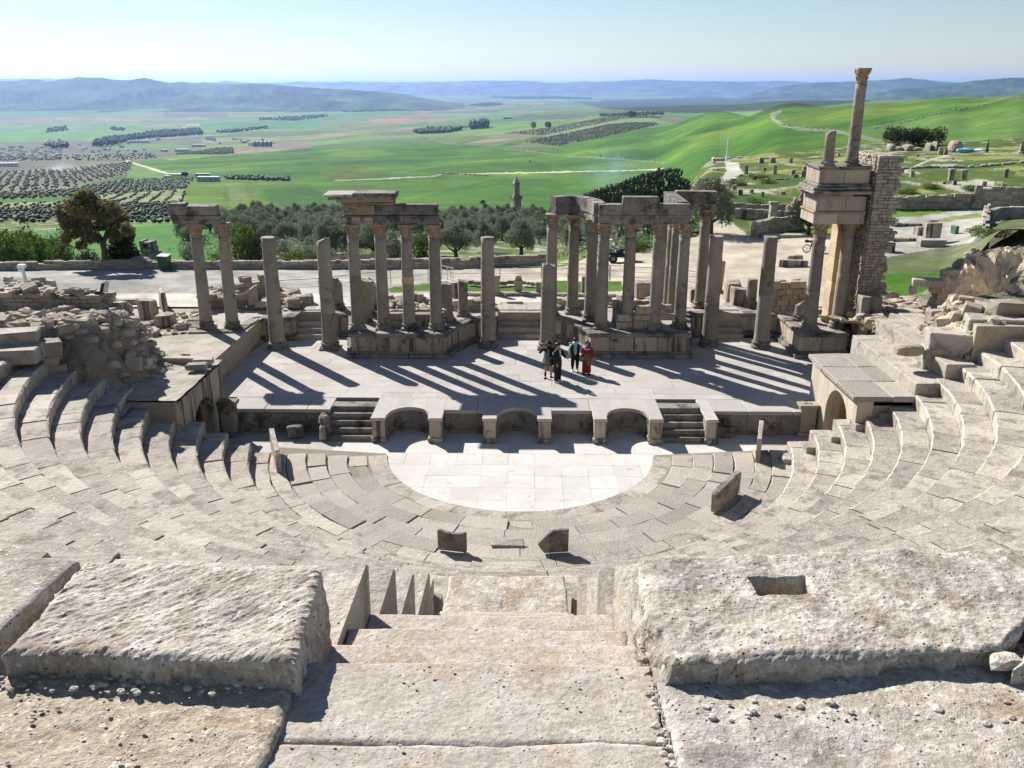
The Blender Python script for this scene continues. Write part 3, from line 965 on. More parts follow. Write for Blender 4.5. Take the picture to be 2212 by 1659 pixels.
range_mesh('hills', 11500, 3300, [(-700, 190), (-300, 176), (-60, 173), (0, 172), (60, 171), (110, 170), (160, 170), (200, 165), (234, 161.5), (262, 166), (295, 168),
		   (325, 167), (370, 174), (400, 174), (470, 177), (560, 180), (700, 189), (850, 196), (960, 201), (1040, 208)],
		   (0.05, 0.075, 0.04), seed=2, rough=0.42, n=700, jag=1.2)
range_mesh('mountain_range', 27000, 4000, [(-700, 172), (-100, 170), (20, 168), (120, 168), (200, 171), (400, 178), (480, 176), (500, 173), (540, 178), (600, 177), (660, 174), (700, 178),
		   (770, 176), (830, 174), (900, 175), (960, 175), (1000, 173), (1070, 171), (1130, 173), (1200, 177), (1290, 176), (1340, 172), (1400, 170), (1470, 173),
		   (1560, 174), (1640, 174), (1740, 176), (1840, 180), (2100, 182), (2300, 184), (2900, 186)], (0.09, 0.09, 0.08), seed=4, n=900, rough=0.12, jag=1.6)
range_mesh('mountain_range', 17500, 3000, [(1560, 196), (1680, 184), (1740, 177), (1800, 175), (1860, 172), (1900, 170), (1945, 166), (1990, 171), (2050, 177),
		   (2140, 183), (2300, 190), (2500, 196)], (0.06, 0.075, 0.05), seed=6)
range_mesh('hills', 11000, 2000, [(1780, 200), (1900, 192), (2010, 184), (2070, 174), (2120, 168), (2170, 164), (2230, 165), (2350, 160), (2500, 166), (2900, 170)],
		   (0.045, 0.07, 0.04), seed=8)
range_mesh('hills', 24000, 1500, [(895, 199), (915, 194), (945, 185), (975, 194), (1000, 190), (1027, 182), (1060, 193), (1085, 199)], (0.10, 0.085, 0.07), seed=10, n=120, rough=0.03)
# ------------------------------------------------------------------ the theatre bowl
CY = 30.1                                     # centre of the orchestra circle (x = 0)
def polar(r, a):
	return (r * math.cos(a), CY + r * math.sin(a))

def arc_block(mb, r0, r1, a0, a1, z0, z1, jit=0.012, tone=None, nose=0.035, seg=None, gap=0.008):
	"""one curved seat block; r0 is the inner (front) edge"""
	rm = (r0 + r1) / 2
	seg = seg or max(1, int(round((a1 - a0) * rm / 0.5)))
	ga = gap / rm
	a0, a1 = a0 + ga, a1 - ga
	J = lambda s=1.0: random.uniform(-jit, jit) * s
	v, f = [], []
	zt = z1 + J(0.8)
	sl = J(0.8)
	for i in range(seg + 1):
		a = a0 + (a1 - a0) * i / seg
		ed = 1.0 if 0 < i < seg else 0.0
		nj = abs(random.gauss(0, 0.4)) * jit * 1.8
		t = i / seg - 0.5
		ring = [(r0 + nose * 0.5 + J(0.5), z0), (r0 + J(0.5) + nj, z1 - nose * (1.2 + random.random())),
				(r0 + nose * (0.8 + random.random()) + nj, zt + sl * t + J(0.3)), (r1 - 0.015, zt + sl * t + J(0.4)), (r1, z0)]
		for r, z in ring:
			x, y = polar(r, a)
			v.append((x, y, z))
	for i in range(seg):
		for k in range(4):
			f.append((i * 5 + k, i * 5 + k + 1, (i + 1) * 5 + k + 1, (i + 1) * 5 + k))
		f.append((i * 5 + 4, i * 5, (i + 1) * 5, (i + 1) * 5 + 4))
	f.append((4, 3, 2, 1, 0))
	n = seg * 5
	f.append((n, n + 1, n + 2, n + 3, n + 4))
	if tone is None: tone = random.random()
	mb.add(v, f, tone)
	for i in range(seg): mb.t[len(mb.t) - len(f) + i * 5 + 1] = 2.0 + tone * 0.1

# rows: (front radius, back radius, top z)
ROWS = []
NR = 17
r0, z0_ = 9.73, 0.86
dr, dz = 0.787, 0.43
for k in range(NR):
	ROWS.append((r0 + k * dr, r0 + (k + 1) * dr + 0.02, z0_ + k * dz))
UPPER = [(23.95, 24.85, 9.32), (24.85, 25.6, 9.84), (25.6, 26.4, 10.32), (26.4, 27.3, 10.83)]
AX = -math.pi / 2
END_L, END_R = math.pi + math.radians(3.4), -math.radians(3.4)   # where the rows stop, near Y = 28.8

bank = thing('seating_bank', 'curved bank of worn limestone seat rows rising around the pale orchestra', 'theatre seating', (0, CY, 0))
def row_ends(r):
	yl = 28.6 if r < 16.5 else 28.6 - (r - 16.5) * 0.2
	yr = 28.6 if r < 13.4 else 28.6 + (r - 13.4) * 0.5
	aL = math.pi + math.asin((CY - yl) / r)
	aR = -math.asin((CY - min(yr, 30.0)) / r)
	return aL, aR

blocks = []
def fill_row(r0, r1, z0, z1, aL, aR, lmin=0.7, lmax=1.5, jit=0.021, row=0, drop=0.0):
	"""aL (left, > pi) to 3pi/2 minus stair; and stair to aR"""
	hw = 0.60
	st = math.asin(hw / ((r0 + r1) / 2))
	for a_from, a_to in ((aL, 1.5 * math.pi - st), (1.5 * math.pi + st, 2 * math.pi + aR)):
		a = a_from
		while a < a_to - 0.01:
			L = random.uniform(lmin, lmax) / r0
			b = min(a + L, a_to)
			if a_to - b < 0.4 / r0: b = a_to
			if random.random() > drop:
				blocks.append((r0, r1, a, b, z0, z1, jit, row))
			a = b
for k, (ra, rb, zt) in enumerate(ROWS):
	aL, aR = row_ends((ra + rb) / 2)
	if k == 11:
		# the gangway row with its lost parapet: gaps show as dark slots
		fill_row(ra + 0.10, rb, zt - dz - 0.10, zt, aL, aR, row=k, drop=0.07)
	else:
		fill_row(ra, rb, zt - dz - 0.10, zt, aL, aR, row=k)
for k, (ra, rb, zt) in enumerate(UPPER):
	fill_row(ra, rb, zt - 0.6, zt, math.pi + 0.15, -0.15, 0.9, 1.7, 0.03, row=30 + k)
def shown(b):
	ra, rb, a, c, z0, z1, jit, row = b
	am = (a + c) / 2
	x, y = polar((ra + rb) / 2, am)
	p = np.array([[x, y, z1]])
	u, v, d = project_np(p)
	if d[0] < 0.5 or u[0] < -60 or u[0] > 2270 or v[0] > 1750: return 0
	return (c - a) * ra * (rb - ra) / d[0] ** 2 * (13 - z1) / d[0]
order = sorted(range(len(blocks)), key=lambda i: -shown(blocks[i]))
solo = set(order[:292])
mass = MB()
for i, (ra, rb, a, c, z0, z1, jit, row) in enumerate(blocks):
	if i in solo:
		mb = MB()
		arc_block(mb, ra, rb, a, c, z0, z1, jit)
		mb.build('seat_block', M['seat'], bank)
	else:
		arc_block(mass, ra, rb, a, c, z0, z1, jit)
mo = mass.build('seat_blocks', M['seat'], bank)
mo['kind'] = 'stuff'
mo['label'] = 'smaller and farther seat blocks of the curved rows'
# core under the seats
mb = MB()
prof = [(9.6, -0.1)]
for ra, rb, zt in ROWS: prof += [(ra + 0.12, zt - dz + 0.02 - 0.1), (ra + 0.12, zt - 0.12)]
prof += [(22.9, 8.40), (24.1, 8.45)]
for ra, rb, zt in UPPER: prof += [(ra + 0.15, zt - 0.5), (ra + 0.15, zt - 0.1)]
prof += [(27.3, 10.7), (34, 10.7)]
N = 120
v, f = [], []
for r, z in prof:
	for k in range(N + 1):
		a = math.pi + math.radians(6) + (math.pi - math.radians(12)) * k / N
		if k in (57, 58): a = 1.5 * math.pi - 0.62 / max(r, 12)
		if k in (62, 63): a = 1.5 * math.pi + 0.62 / max(r, 12)
		x, y = polar(r, a)
		v.append((x, y, z if k < 58 or k > 62 else (z - 0.2 if r < 22 else -1.0)))
m_ = len(prof)
for j in range(m_ - 1):
	for k in range(N):
		f.append((j * (N + 1) + k, j * (N + 1) + k + 1, (j + 1) * (N + 1) + k + 1, (j + 1) * (N + 1) + k))
mb.add(v, [t[::-1] for t in f], 0.5)
o = mb.build('core', M['mortar'], bank)

# landing between the two tiers
mb = MB()
for side in (0, 1):
	a = math.pi + 0.12 if side == 0 else 1.5 * math.pi + 0.03
	e = 1.5 * math.pi - 0.03 if side == 0 else 2 * math.pi - 0.12
	while a < e - 0.01:
		b = min(e, a + random.uniform(1.0, 1.7) / 23)
		arc_block(mb, 22.9, 23.97, a, b, 8.3, 8.6, 0.01)
		a = b
mb.build('gangway_paving', M['seat'], bank)['kind'] = 'stuff'

# ------------------------------------------------------------------ central stair
stair = thing('stairway', 'long straight stone stair running down the middle of the seats', 'stairs', (0, CY - 9, 0.3))
HW = 0.58
def tread(y0, y1, z1, h=0.5, hw=HW, n=1, mat='seat', name='step', jit=0.012):
	mb = MB()
	w = 2 * hw / n
	for k in range(n):
		mb.block((-hw + w * (k + 0.5), (y0 + y1) / 2, z1 - h / 2), (w - 0.006, y1 - y0 - 0.004, h), jit=jit, bev=0.02)
	return mb.build(name, M[mat], stair)
zt = 8.05
y = 7.27
steps = []
n_st = 36
for k in range(n_st):
	y1 = y + 0.375
	if y1 > 20.5: break
	tread(y, y1 + 0.01, zt, n=1)
	y = y1
	zt -= (8.05 - 0.75) / n_st
tread(y, 21.45, 0.56, n=2, h=0.5, hw=0.55, name='landing_slab')
# parapet end stones on both sides of the stair, seen as thin teeth
# ------------------------------------------------------------------ stepped stairs at both ends of the rows
for side in (-1, 1):
	stt = thing('side_stairway', 'flight of half-height stone steps beside the left vaulted entrance' if side < 0 else
				'flight of half-height stone steps climbing beside the right vaulted entrance', 'stairs', (side * 12, 28.6, 1))
	for k, (ra, rb, zt) in enumerate(ROWS[:15]):
		if side < 0 and k < 7: continue
		aL, aR = row_ends((ra + rb) / 2)
		rm = ra - 0.36
		yy = CY + ra * math.sin(aL if side < 0 else aR)
		w = 0.62
		mb = MB()
		# half step in front of the seat block at the end of the row
		xx = side * math.sqrt(max(1, (rm + 0.17) ** 2 - (CY - yy) ** 2))
		mb.block((xx, yy - w / 2 + 0.02 + (0.06 if k % 2 else -0.03), zt - dz / 2 - 0.25), (0.37, w, 0.5), jit=0.012, bev=0.02)
		mb.build('step', M['seat'], stt)
		# short stone that continues the stair past the row end
		mb = MB()
		xx = side * math.sqrt(max(1, (ra + 0.38) ** 2 - (CY - yy - 0.3) ** 2))
		mb.block((xx, yy + 0.30, zt - 0.35), (0.74, 0.60, 0.7), jit=0.015, bev=0.025)
		mb.build('step', M['seat'], stt)

# ------------------------------------------------------------------ orchestra
orch = thing('orchestra_floor', 'pale marble floor of the half-round orchestra', 'floor', (0, 30, 0), kind='structure')
mb = MB(); mb.box(-11.62, 11.62, 24.5, 32.2, -0.3, -0.028, 0.4)
mb.build('bedding', M['mortar'], orch)
ts, tr = 0.955, 0.965
j = 0
yy = 25.05
while yy < 32.3:
	y1 = yy + tr
	off = 0.12
	wd = ts
	x = -12 + off
	while x < 11.6:
		x1 = x + wd
		cx_, cy_ = (x + x1) / 2, (yy + y1) / 2
		lim = cy_ > 29.4 or math.hypot(cx_, cy_ - CY) < 5.6
		if lim and x1 > -11.5 and cx_ < 11.6:
			white = abs(cx_) < 9.0
			k = 'marble' if (white and not (cx_ < -7.2)) else 'stage'
			xa, xb = max(x, -11.6), min(x1, 11.6)
			piece('tile', random.choice(US[k]), orch, ((xa + xb) / 2, cy_, -0.05 + random.uniform(-0.003, 0.003)),
				  scale=(xb - xa - 0.006, y1 - yy - 0.007, 0.1))
		x = x1
	yy = y1

# low broad steps between orchestra and seats
terr = thing('honour_steps', 'broad low steps of cracked grey slabs curving round the white orchestra', 'steps', (0, CY - 7, 0))
RR = [(4.92, 5.66, 0.05), (5.64, 6.38, 0.12), (6.36, 7.1, 0.20), (7.08, 7.8, 0.28), (7.78, 8.52, 0.36), (8.5, 9.1, 0.42), (9.08, 9.78, 0.47)]
for k, (ra, rb, zt) in enumerate(RR):
	yl = 29.55 + random.uniform(-0.1, 0.1)
	a = math.pi + math.asin((CY - yl + 0.12 * k) / ra)
	e = 2 * math.pi - math.asin((CY - 29.6 + 0.05 * k) / ra)
	while a < e - 0.02:
		L = random.uniform(1.1, 1.7) if k in (0,) else random.uniform(0.7, 1.6)
		b = min(e, a + L / ra)
		if e - b < 0.35 / ra: b = e
		mb = MB()
		zz = zt + (random.uniform(-0.03, 0.035) if k in (1, 2, 3, 4) else random.uniform(-0.008, 0.008))
		arc_block(mb, ra + (random.uniform(0, .05) if k else 0), rb, a, b, zt - 0.3, zz, 0.02 if k else 0.008, gap=0.012 if k else 0.008, nose=0.02, seg=3)
		mb.build('slab', M['slab' if 0 < k < 5 else 'seat'], terr)
		a = b
mb = MB()
pts = [polar(4.99, math.pi + 0.05 + (math.pi - 0.1) * k / 60) for k in range(61)] + [polar(9.15, 2 * math.pi - 0.05 - (math.pi - 0.1) * k / 60) for k in range(61)]
v = [(x, y, 0.0 if i < 61 else 0.33) for i, (x, y) in enumerate(pts)]
f = [(i, i + 1, 120 - i, 121 - i) for i in range(60)]
mb.add(v, f, 0.5)
mb.build('bedding', M['mortar'], terr)
# inscription-like dotted gaming board on a flat slab near the bottom of the stair
mb = MB()
pb = G(1097, 1170, 0.46)
mb.block((pb.x, pb.y, 0.405), (0.95, 0.42, 0.07), jit=0.02, bev=0.015)
bd = mb.build('inscribed_slab', M['seat'], None, loc=(pb.x, pb.y, 0.40))
tag(bd, 'thin pale slab with rows of small drilled marks between the two upright panels', 'slab')
mb = MB()
for i in range(13):
	for jj in range(4):
		mb.lathe([(0.011, 0), (0.011, 0.004)], (pb.x - 0.30 + i * 0.048, pb.y - 0.10 + jj * 0.065, 0.439), 6)
mk = mb.build('drilled_marks', M['mould'], bd)

# upright parapet panels still standing
def panel(label, dx0, dy0, dx1, dy1, h, z, th=0.13, cut=None, curve=0.0, mat='mould', top=None):
	a = G(dx0, dy0, z); b = G(dx1, dy1, z)
	d = Vector((b.x - a.x, b.y - a.y)); L = d.length; d.normalize()
	n = Vector((-d.y, d.x))
	out = top or [(0, 0), (1, 0), (1, 1), (0, 1)]
	mbp = MB()
	mm = len(out)
	v = []
	for s in (-0.5, 0.5):
		for (u, w) in out:
			bow = curve * (1 - (2 * u - 1) ** 2)
			jx = random.uniform(-0.01, 0.01)
			v.append((a.x + d.x * u * L + n.x * (s * th + bow) + jx, a.y + d.y * u * L + n.y * (s * th + bow), z - 0.03 + w * h))
	f = [tuple(range(mm))[::-1], tuple(range(mm, 2 * mm))] + [(i, (i + 1) % mm, mm + (i + 1) % mm, mm + i) for i in range(mm)]
	mbp.add(v, f)
	o = mbp.build('parapet_slab', M[mat], None, loc=((a.x + b.x) / 2, (a.y + b.y) / 2, z))
	bv = o.modifiers.new('worn', 'BEVEL'); bv.width = 0.02; bv.segments = 2
	return tag(o, label, 'stone slab', 'parapet slabs standing at the foot of the seats')
panel('upright stone slab with a concave scooped top, left of the stair foot', 947, 1183, 1008, 1190, 0.62, 0.44,
	  top=[(0, 0), (1, 0), (1.0, 0.95), (0.93, 1.0), (0.75, 0.93), (0.5, 0.9), (0.25, 0.93), (0.07, 1.02), (0, 1.0)])
panel('upright stone slab with a sloping broken corner, right of the stair foot', 1175, 1191, 1227, 1188, 0.72, 0.44, curve=0.0,
	  top=[(0, 0), (1, 0), (1, 1), (0.35, 0.98), (0.12, 0.82), (-0.28, 0.42), (-0.12, 0.15)])
panel('thick upright slab casting a dark shadow among the cracked slabs on the right', 1541, 1105, 1592, 1060, 0.75, 0.44, th=0.2,
	  top=[(0, 0), (1, 0), (1, 0.97), (0.85, 1.06), (0.5, 0.98), (0.12, 0.95), (0, 0.8)])
panel('narrow upright slab seen edge-on below the right vaulted entrance', 1636, 998, 1641, 955, 1.0, 0.42, th=0.16,
	  top=[(0, 0), (1, 0), (1, 0.9), (0.8, 1.0), (0.45, 0.96), (0.2, 0.9), (0, 0.92)], mat='seat')
panel('narrow upright slab seen edge-on below the left vaulted entrance', 604, 1020, 590, 968, 0.9, 0.42, th=0.17,
	  top=[(0, 0), (1, 0), (1, 0.9), (0.9, 1.0), (0.5, 0.92), (0.1, 0.85), (0, 0.7)], mat='seat')

# ------------------------------------------------------------------ stage floor and its front wall
SFY = 31.95
stg = thing('stage_floor', 'broad paved stage lying in front of the columns', 'floor', (0, 36, 1), kind='structure')
mb = MB(); mb.box(-11.62, 11.62, SFY + 1.32, 33.2, -0.4, 0.94, 0.5); mb.box(-16.5, 16.5, 33.25, 42.2, -0.4, 0.94, 0.5)
mb.build('bedding', M['mortar'], stg)
SN = [(-3.98, 1.28, 0), (0.0, 1.28, 0), (4.1, 1.28, 0)]
NX = []
def PX(dx, dy=905, z=1.0):
	return G(dx, dy, z).x
yy = SFY + 1.30
rowh = [0.62, 0.8, 0.75, 0.85, 0.7, 0.8, 0.75, 0.8, 0.85, 0.8, 0.8]
k = 0
while yy < 41.9:
	hgt = rowh[k % len(rowh)]
	XL, XR = (-11.62 if yy < 32.3 else -15.2), (11.62 if yy < 33.2 else 15.0)
	x = XL - random.uniform(0, 0.4)
	while x < XR - 0.02:
		x1 = x + random.uniform(0.9, 1.7)
		if XR - x1 < 0.4: x1 = XR
		xa, xb = max(x, XL), min(x1, XR)
		piece('paving_slab', random.choice(US['stage']), stg, ((xa + xb) / 2, yy + hgt / 2, 0.95 + random.uniform(-0.004, 0.004)),
			  scale=(xb - xa - 0.009, hgt - 0.009, 0.1))
		x = x1
	yy += hgt
	k += 1

front = thing('stage_front_wall', 'low dark stage front wall with curved niches, piers and two short stair flights', 'wall', (0, 31.5, 0))
# picture places of the wall pieces (front, at the top edge)
def fx(dx, y=SFY):
	dep_f = y
	z = 1.0
	return A(dx, 829.5 + FPX * math.tan(math.atan((13 - z) / y) - PITCH), y).x
PF = 30.95
def panel_wall(x0, x1, y=SFY):
	mb = MB()
	x = x0
	while x < x1 - 0.05:
		b = min(x1, x + random.uniform(1.0, 1.5))
		if x1 - b < 0.4: b = x1
		mb2 = MB()
		mb2.block(((x + b) / 2, y + 0.22, 0.42), (b - x - 0.006, 0.44, 0.84), jit=0.008, bev=0.02)
		mb2.build('wall_block', M['mould'], front)
		x = b
	mb = MB()
	mb.box(x0, x1, y - 0.05, y + 0.03, 0.0, 0.16)
	mb.build('base_moulding', M['mould'], front)
	mb = MB()
	x = x0
	while x < x1 - 0.05:
		b = min(x1, x + random.uniform(1.0, 1.8))
		mb.block(((x + b) / 2, y + 0.63, 0.915), (b - x - 0.008, 1.40, 0.15), jit=0.006, bev=0.02)
		x = b
	mb.build('coping', M['stage'], front)
def pier(x0, x1):
	mb = MB()
	mb.block(((x0 + x1) / 2, PF + 0.42, 0.44), (x1 - x0, 0.84, 0.88), jit=0.006, bev=0.025)
	mb.build('pier', M['podium'], front)
	mb = MB()
	mb.block(((x0 + x1) / 2, PF + 0.39, 0.10), (x1 - x0 + 0.10, 0.96, 0.2), jit=0.01, bev=0.03)
	mb.build('pier_base', M['podium'], front)
	mb = MB()
	mb.block(((x0 + x1) / 2, PF + 1.14, 0.94), (x1 - x0 + 0.08, 2.32, 0.12), jit=0.006, bev=0.02)
	mb.build('coping', M['stage'], front)
def niche(x0, x1):
	"""curved recess between two piers"""
	xc, hw = (x0 + x1) / 2, (x1 - x0) / 2
	n = 14
	rad_y, yb = 0.95, PF + 0.33
	for nm, zz0, zz1, off, mt in (('niche_wall', 0.0, 0.86, 0.0, 'mould'), ('niche_base', 0.0, 0.14, -0.05, 'mould')):
		mb = MB()
		v, f = [], []
		for k in range(n + 1):
			a = math.pi * k / n
			ix, iy = xc + (hw + off) * math.cos(a), yb + (rad_y + off) * math.sin(a)
			ox = xc + (hw + 0.22 if nm != 'niche_base' else hw + 0.02) * math.cos(a)
			oy = yb + (rad_y + 0.35 if nm != 'niche_base' else rad_y + 0.02) * math.sin(a)
			v += [(ix, iy, zz0), (ix, iy, zz1), (ox, oy, zz1), (ox, oy, zz0)]
		for k in range(n):
			for q in range(4):
				a_, b_ = k * 4 + q, k * 4 + (q + 1) % 4
				f.append((a_, b_, b_ + 4, a_ + 4))
		f.append((0, 3, 2, 1)); f.append((n * 4, n * 4 + 1, n * 4 + 2, n * 4 + 3))
		mb.add(v, f)
		mb.build(nm, M[mt], front)
	# paving round the recess, in four cut slabs
	ys = SFY + 1.29
	for q in range(4):
		arc = [(xc + (hw - 0.05) * math.cos(math.pi * k / 16), yb + (rad_y - 0.05) * math.sin(math.pi * k / 16)) for k in range(q * 4, q * 4 + 5)]
		g = 0.004
		if q == 0: pl = arc + [(arc[-1][0], ys), (x1 - g, ys), (x1 - g, yb)]
		elif q == 3: pl = arc + [(x0 + g, yb), (x0 + g, ys), (arc[0][0], ys)]
		else: pl = arc + [(arc[-1][0] + g, ys), (arc[0][0] - g, ys)]
		mb = MB(); mb.prism(pl, 0.865, 0.995 + 0.002 * q); mb.build('coping', M['stage'], front)
def flight(x0, x1):
	st_ = []
	for k in range(5):
		mb = MB()
		z1 = 0.2 * (k + 1) - (0.0 if k < 4 else 0.005)
		y0 = PF + 0.10 + 0.29 * k
		nblk = 2
		mb.block(((x0 + x1) / 2, y0 + 0.3, z1 - 0.11), (x1 - x0, 0.62, 0.22), jit=0.01, bev=0.03)
		mb.build('step', M['mould'], front)
W = {}
for nm, dxx in dict(l0=512, a0=705, a1=806, b0=833, b1=928, c0=955, c1=1045, d0=1072, d1=1163, e0=1190, e1=1283, f0=1308, f1=1402, g0=1428, g1=1523, h0=1545, h1=1728).items():
	W[nm] = A(dxx, 905, 31.3).x
panel_wall(-11.6, W['a0'])
flight(W['a0'], W['a1'])
pier(W['a1'] - 0.02, W['b0']); niche(W['b0'], W['b1']); pier(W['b1'], W['c0'])
panel_wall(W['c0'], W['c1'])
pier(W['c1'], W['d0']); niche(W['d0'], W['d1']); pier(W['d1'], W['e0'])
panel_wall(W['e0'], W['e1'])
pier(W['e1'], W['f0']); niche(W['f0'], W['f1']); pier(W['f1'], W['g0'])
flight(W['g0'], W['g1'])
pier(W['g1'], W['h0'])
panel_wall(W['h0'], 11.6)
mb = MB()                                        # broken pier left of the first flight
mb.block((W['a0'] - 0.16, PF + 0.45, 0.30), (0.30, 0.8, 0.6), jit=0.05, bev=0.06)
mb.build('broken_pier', M['podium'], front)
mb = MB(); mb.block((W['a0'] - 0.16, PF + 0.62, 0.72), (0.34, 0.5, 0.36), jit=0.07, bev=0.08)
mb.build('broken_pier', M['mould'], front)
# fill behind the niches so that the paving stands on something
mb = MB()
mb.box(-11.6, 11.6, SFY + 0.98, SFY + 1.34, -0.1, 0.86, 0.5)
mb.build('backing', M['mortar'], front)

def pedestal(label, dx0, dx1, dyb, h, z=0.0, dep_=0.6, mat='mould', capw=0.1):
	a, b = G(dx0, dyb, z), G(dx1, dyb, z)
	w = b.x - a.x
	cx_, cy_ = (a.x + b.x) / 2, a.y + dep_ / 2
	t = thing('pedestal', label, 'pedestal', (cx_, cy_, z))
	for nm, z0, z1, ww in (('base', 0, 0.16, w), ('die', 0.16, h - 0.16, w - 2 * capw), ('cap', h - 0.16, h, w * 0.96)):
		mb = MB()
		mb.block((cx_, cy_, z + (z0 + z1) / 2), (ww, dep_ - (w - ww), z1 - z0 + (0.001 if nm == 'die' else 0)), jit=0.012, bev=0.025)
		mb.build(nm, M[mat], t)
	return t
pedestal('dark stone pedestal by the left arch, at the left end of the stage front', 474, 516, 946, 1.45)
pedestal('weathered pedestal by the right arch, at the right end of the stage front', 1722, 1766, 944, 1.3, mat='podium')
mb = MB(); p = G(637, 948, 0); mb.block((p.x, p.y + 0.2, 0.28), (0.62, 0.55, 0.5), rz=0.1, jit=0.05, bev=0.05)
tag(mb.build('stone_block', M['mould'], None, loc=(p.x, p.y, 0)), 'low square block standing before the left part of the stage front', 'stone block')
mb = MB(); p = G(1563, 946, 0); mb.block((p.x, p.y + 0.2, 0.22), (0.75, 0.55, 0.42), jit=0.05, bev=0.05)
mb.block((p.x + 0.12, p.y + 0.22, 0.56), (0.38, 0.4, 0.26), jit=0.06, bev=0.1)
tag(mb.build('stone_block', M['mould'], None, loc=(p.x, p.y, 0)), 'stepped broken block beside the right stair flight of the stage front', 'stone block')

# ------------------------------------------------------------------ vaulted side entrances
def arch_wall(name, label, side, x, ya, yb, zt, arch_y0, arch_y1, spring, mat, depth=3.4, cat='archway'):
	"""wall in the plane x, from ya (near) to yb (far), arch opening between arch_y0 and arch_y1"""
	t = thing(name, label, cat, (x, (ya + yb) / 2, 0))
	th = 0.55 * side
	r = (arch_y1 - arch_y0) / 2
	yc = (arch_y0 + arch_y1) / 2
	n = 14
	# outline polygon with arch cut out, extruded along x
	arch = [(yc + r * math.cos(math.pi * k / n), spring + r * 1.0 * math.sin(math.pi * k / n)) for k in range(n + 1)]
	out = [(ya, -0.1), (arch_y0, -0.1)] + arch[::-1] + [(arch_y1, -0.1), (yb, -0.1), (yb, zt)]
	# split into convex-ish quads: left jamb, right jamb, above arch
	mb = MB()
	def pr(poly):
		v = [(x, y, z) for y, z in poly] + [(x + th, y, z) for y, z in poly]
		n_ = len(poly)
		f = [tuple(range(n_)), tuple(range(n_, 2 * n_))[::-1]] + [(i, n_ + i, n_ + (i + 1) % n_, (i + 1) % n_) for i in range(n_)]
		mb.add(v, f, 0.5)
	pr([(ya, -0.1), (arch_y0, -0.1), (arch_y0, spring), (ya, spring)])
	pr([(arch_y1, -0.1), (yb, -0.1), (yb, spring), (arch_y1, spring)])
	half = arch[::-1]
	for i in range(n):
		(y0, z0), (y1, z1) = half[i], half[i + 1]
		pr([(y0, z0), (y1, z1), (y1, zt), (y0, zt)])
	pr([(ya, spring), (arch_y0, spring), (arch_y0, zt), (ya, zt)])
	pr([(arch_y1, spring), (yb, spring), (yb, zt), (arch_y1, zt)])
	mb.build('wall', M[mat], t)
	# passage behind: vault and side walls
	mb = MB()
	xe = x + depth * side
	ring0 = [(arch_y0 - 0.03, -0.02)] + [(yc + (r + 0.03) * math.cos(math.pi * k / n), spring + (r + 0.03) * math.sin(math.pi * k / n)) for k in range(n + 1)][::-1] + [(arch_y1 + 0.03, -0.02)]
	v = [(x + th * 0.98, y, z) for y, z in ring0] + [(xe, y, z) for y, z in ring0]
	m2 = len(ring0)
	f = [(i, i + 1, m2 + i + 1, m2 + i) for i in range(m2 - 1)]
	mb.add(v, f, 0.5)
	mb.add([(xe, ring0[i][0], ring0[i][1]) for i in range(m2)], [tuple(range(m2))], 0.3)
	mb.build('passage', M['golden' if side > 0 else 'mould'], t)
	return t
VXR, VXL = 11.66, -11.76
t = arch_wall('vaulted_entrance', 'sunlit plastered wall with a round-headed doorway on the right of the orchestra', 1, VXR, 28.3, 33.2, 2.72, 28.95, 31.25, 1.3, 'plaster')
t2 = arch_wall('vaulted_entrance', 'shaded stone wall with a dark round-headed doorway on the left of the orchestra', -1, VXL, 27.75, 32.2, 2.72, 28.95, 31.2, 0.95, 'podium')
# blocks blocking the right doorway part way (large ashlars inside)
for k in range(4):
	mb = MB(); mb.block((VXR + 0.9, 30.55, 0.3 + 0.56 * k), (0.5, 0.8, 0.54), jit=0.01, bev=0.02)
	mb.build('jamb_block', M['golden'], t)
mbc = MB()
# roof slabs over the passages
def roof(name_, parent, x0, x1, ya, yb, zt, mat, th=0.2, jit=0.02):
	nx, ny = 2, 3
	for i in range(nx):
		for j in range(ny):
			mb = MB()
			xa = x0 + (x1 - x0) * i / nx; xb = x0 + (x1 - x0) * (i + 1) / nx
			y0 = ya + (yb - ya) * j / ny; y1 = ya + (yb - ya) * (j + 1) / ny
			mb.block(((xa + xb) / 2, (y0 + y1) / 2, zt - th / 2), (abs(xb - xa) - 0.006, y1 - y0 - 0.006, th), jit=jit, bev=0.03)
			mb.build(name_, M[mat], parent)
roof('roof_slab', t, 11.45, 14.1, 28.15, 33.3, 2.95, 'slab')
mb = MB()
for q in ((12.22, 15.5, 28.32, 28.9, 0, 2.74), (12.22, 15.5, 31.3, 33.15, 0, 2.74), (11.68, 15.5, 28.32, 33.15, 2.58, 2.74), (15.3, 15.5, 28.9, 31.3, 0, 2.6)): mb.box(*q)
mb.build('vault_fill', M['rubble'], t)['kind'] = 'stuff'
# stepped boxes of seats above the right entrance
trib = thing('tribunal_steps', 'three long smooth grey stone steps above the right vaulted entrance', 'steps', (15, 30, 2.9))
for (x0, x1, ya, yb, zz) in ((13.55, 14.7, 28.25, 34.4, 3.42), (14.7, 15.7, 28.7, 35.0, 3.95), (15.7, 16.9, 31.8, 35.4, 4.1)):
	mb = MB(); mb.block(((x0 + x1) / 2, (ya + yb) / 2, zz - 0.6), (x1 - x0, yb - ya, 1.2), jit=0.012, bev=0.02)
	mb.build('step', M['seat'], trib)
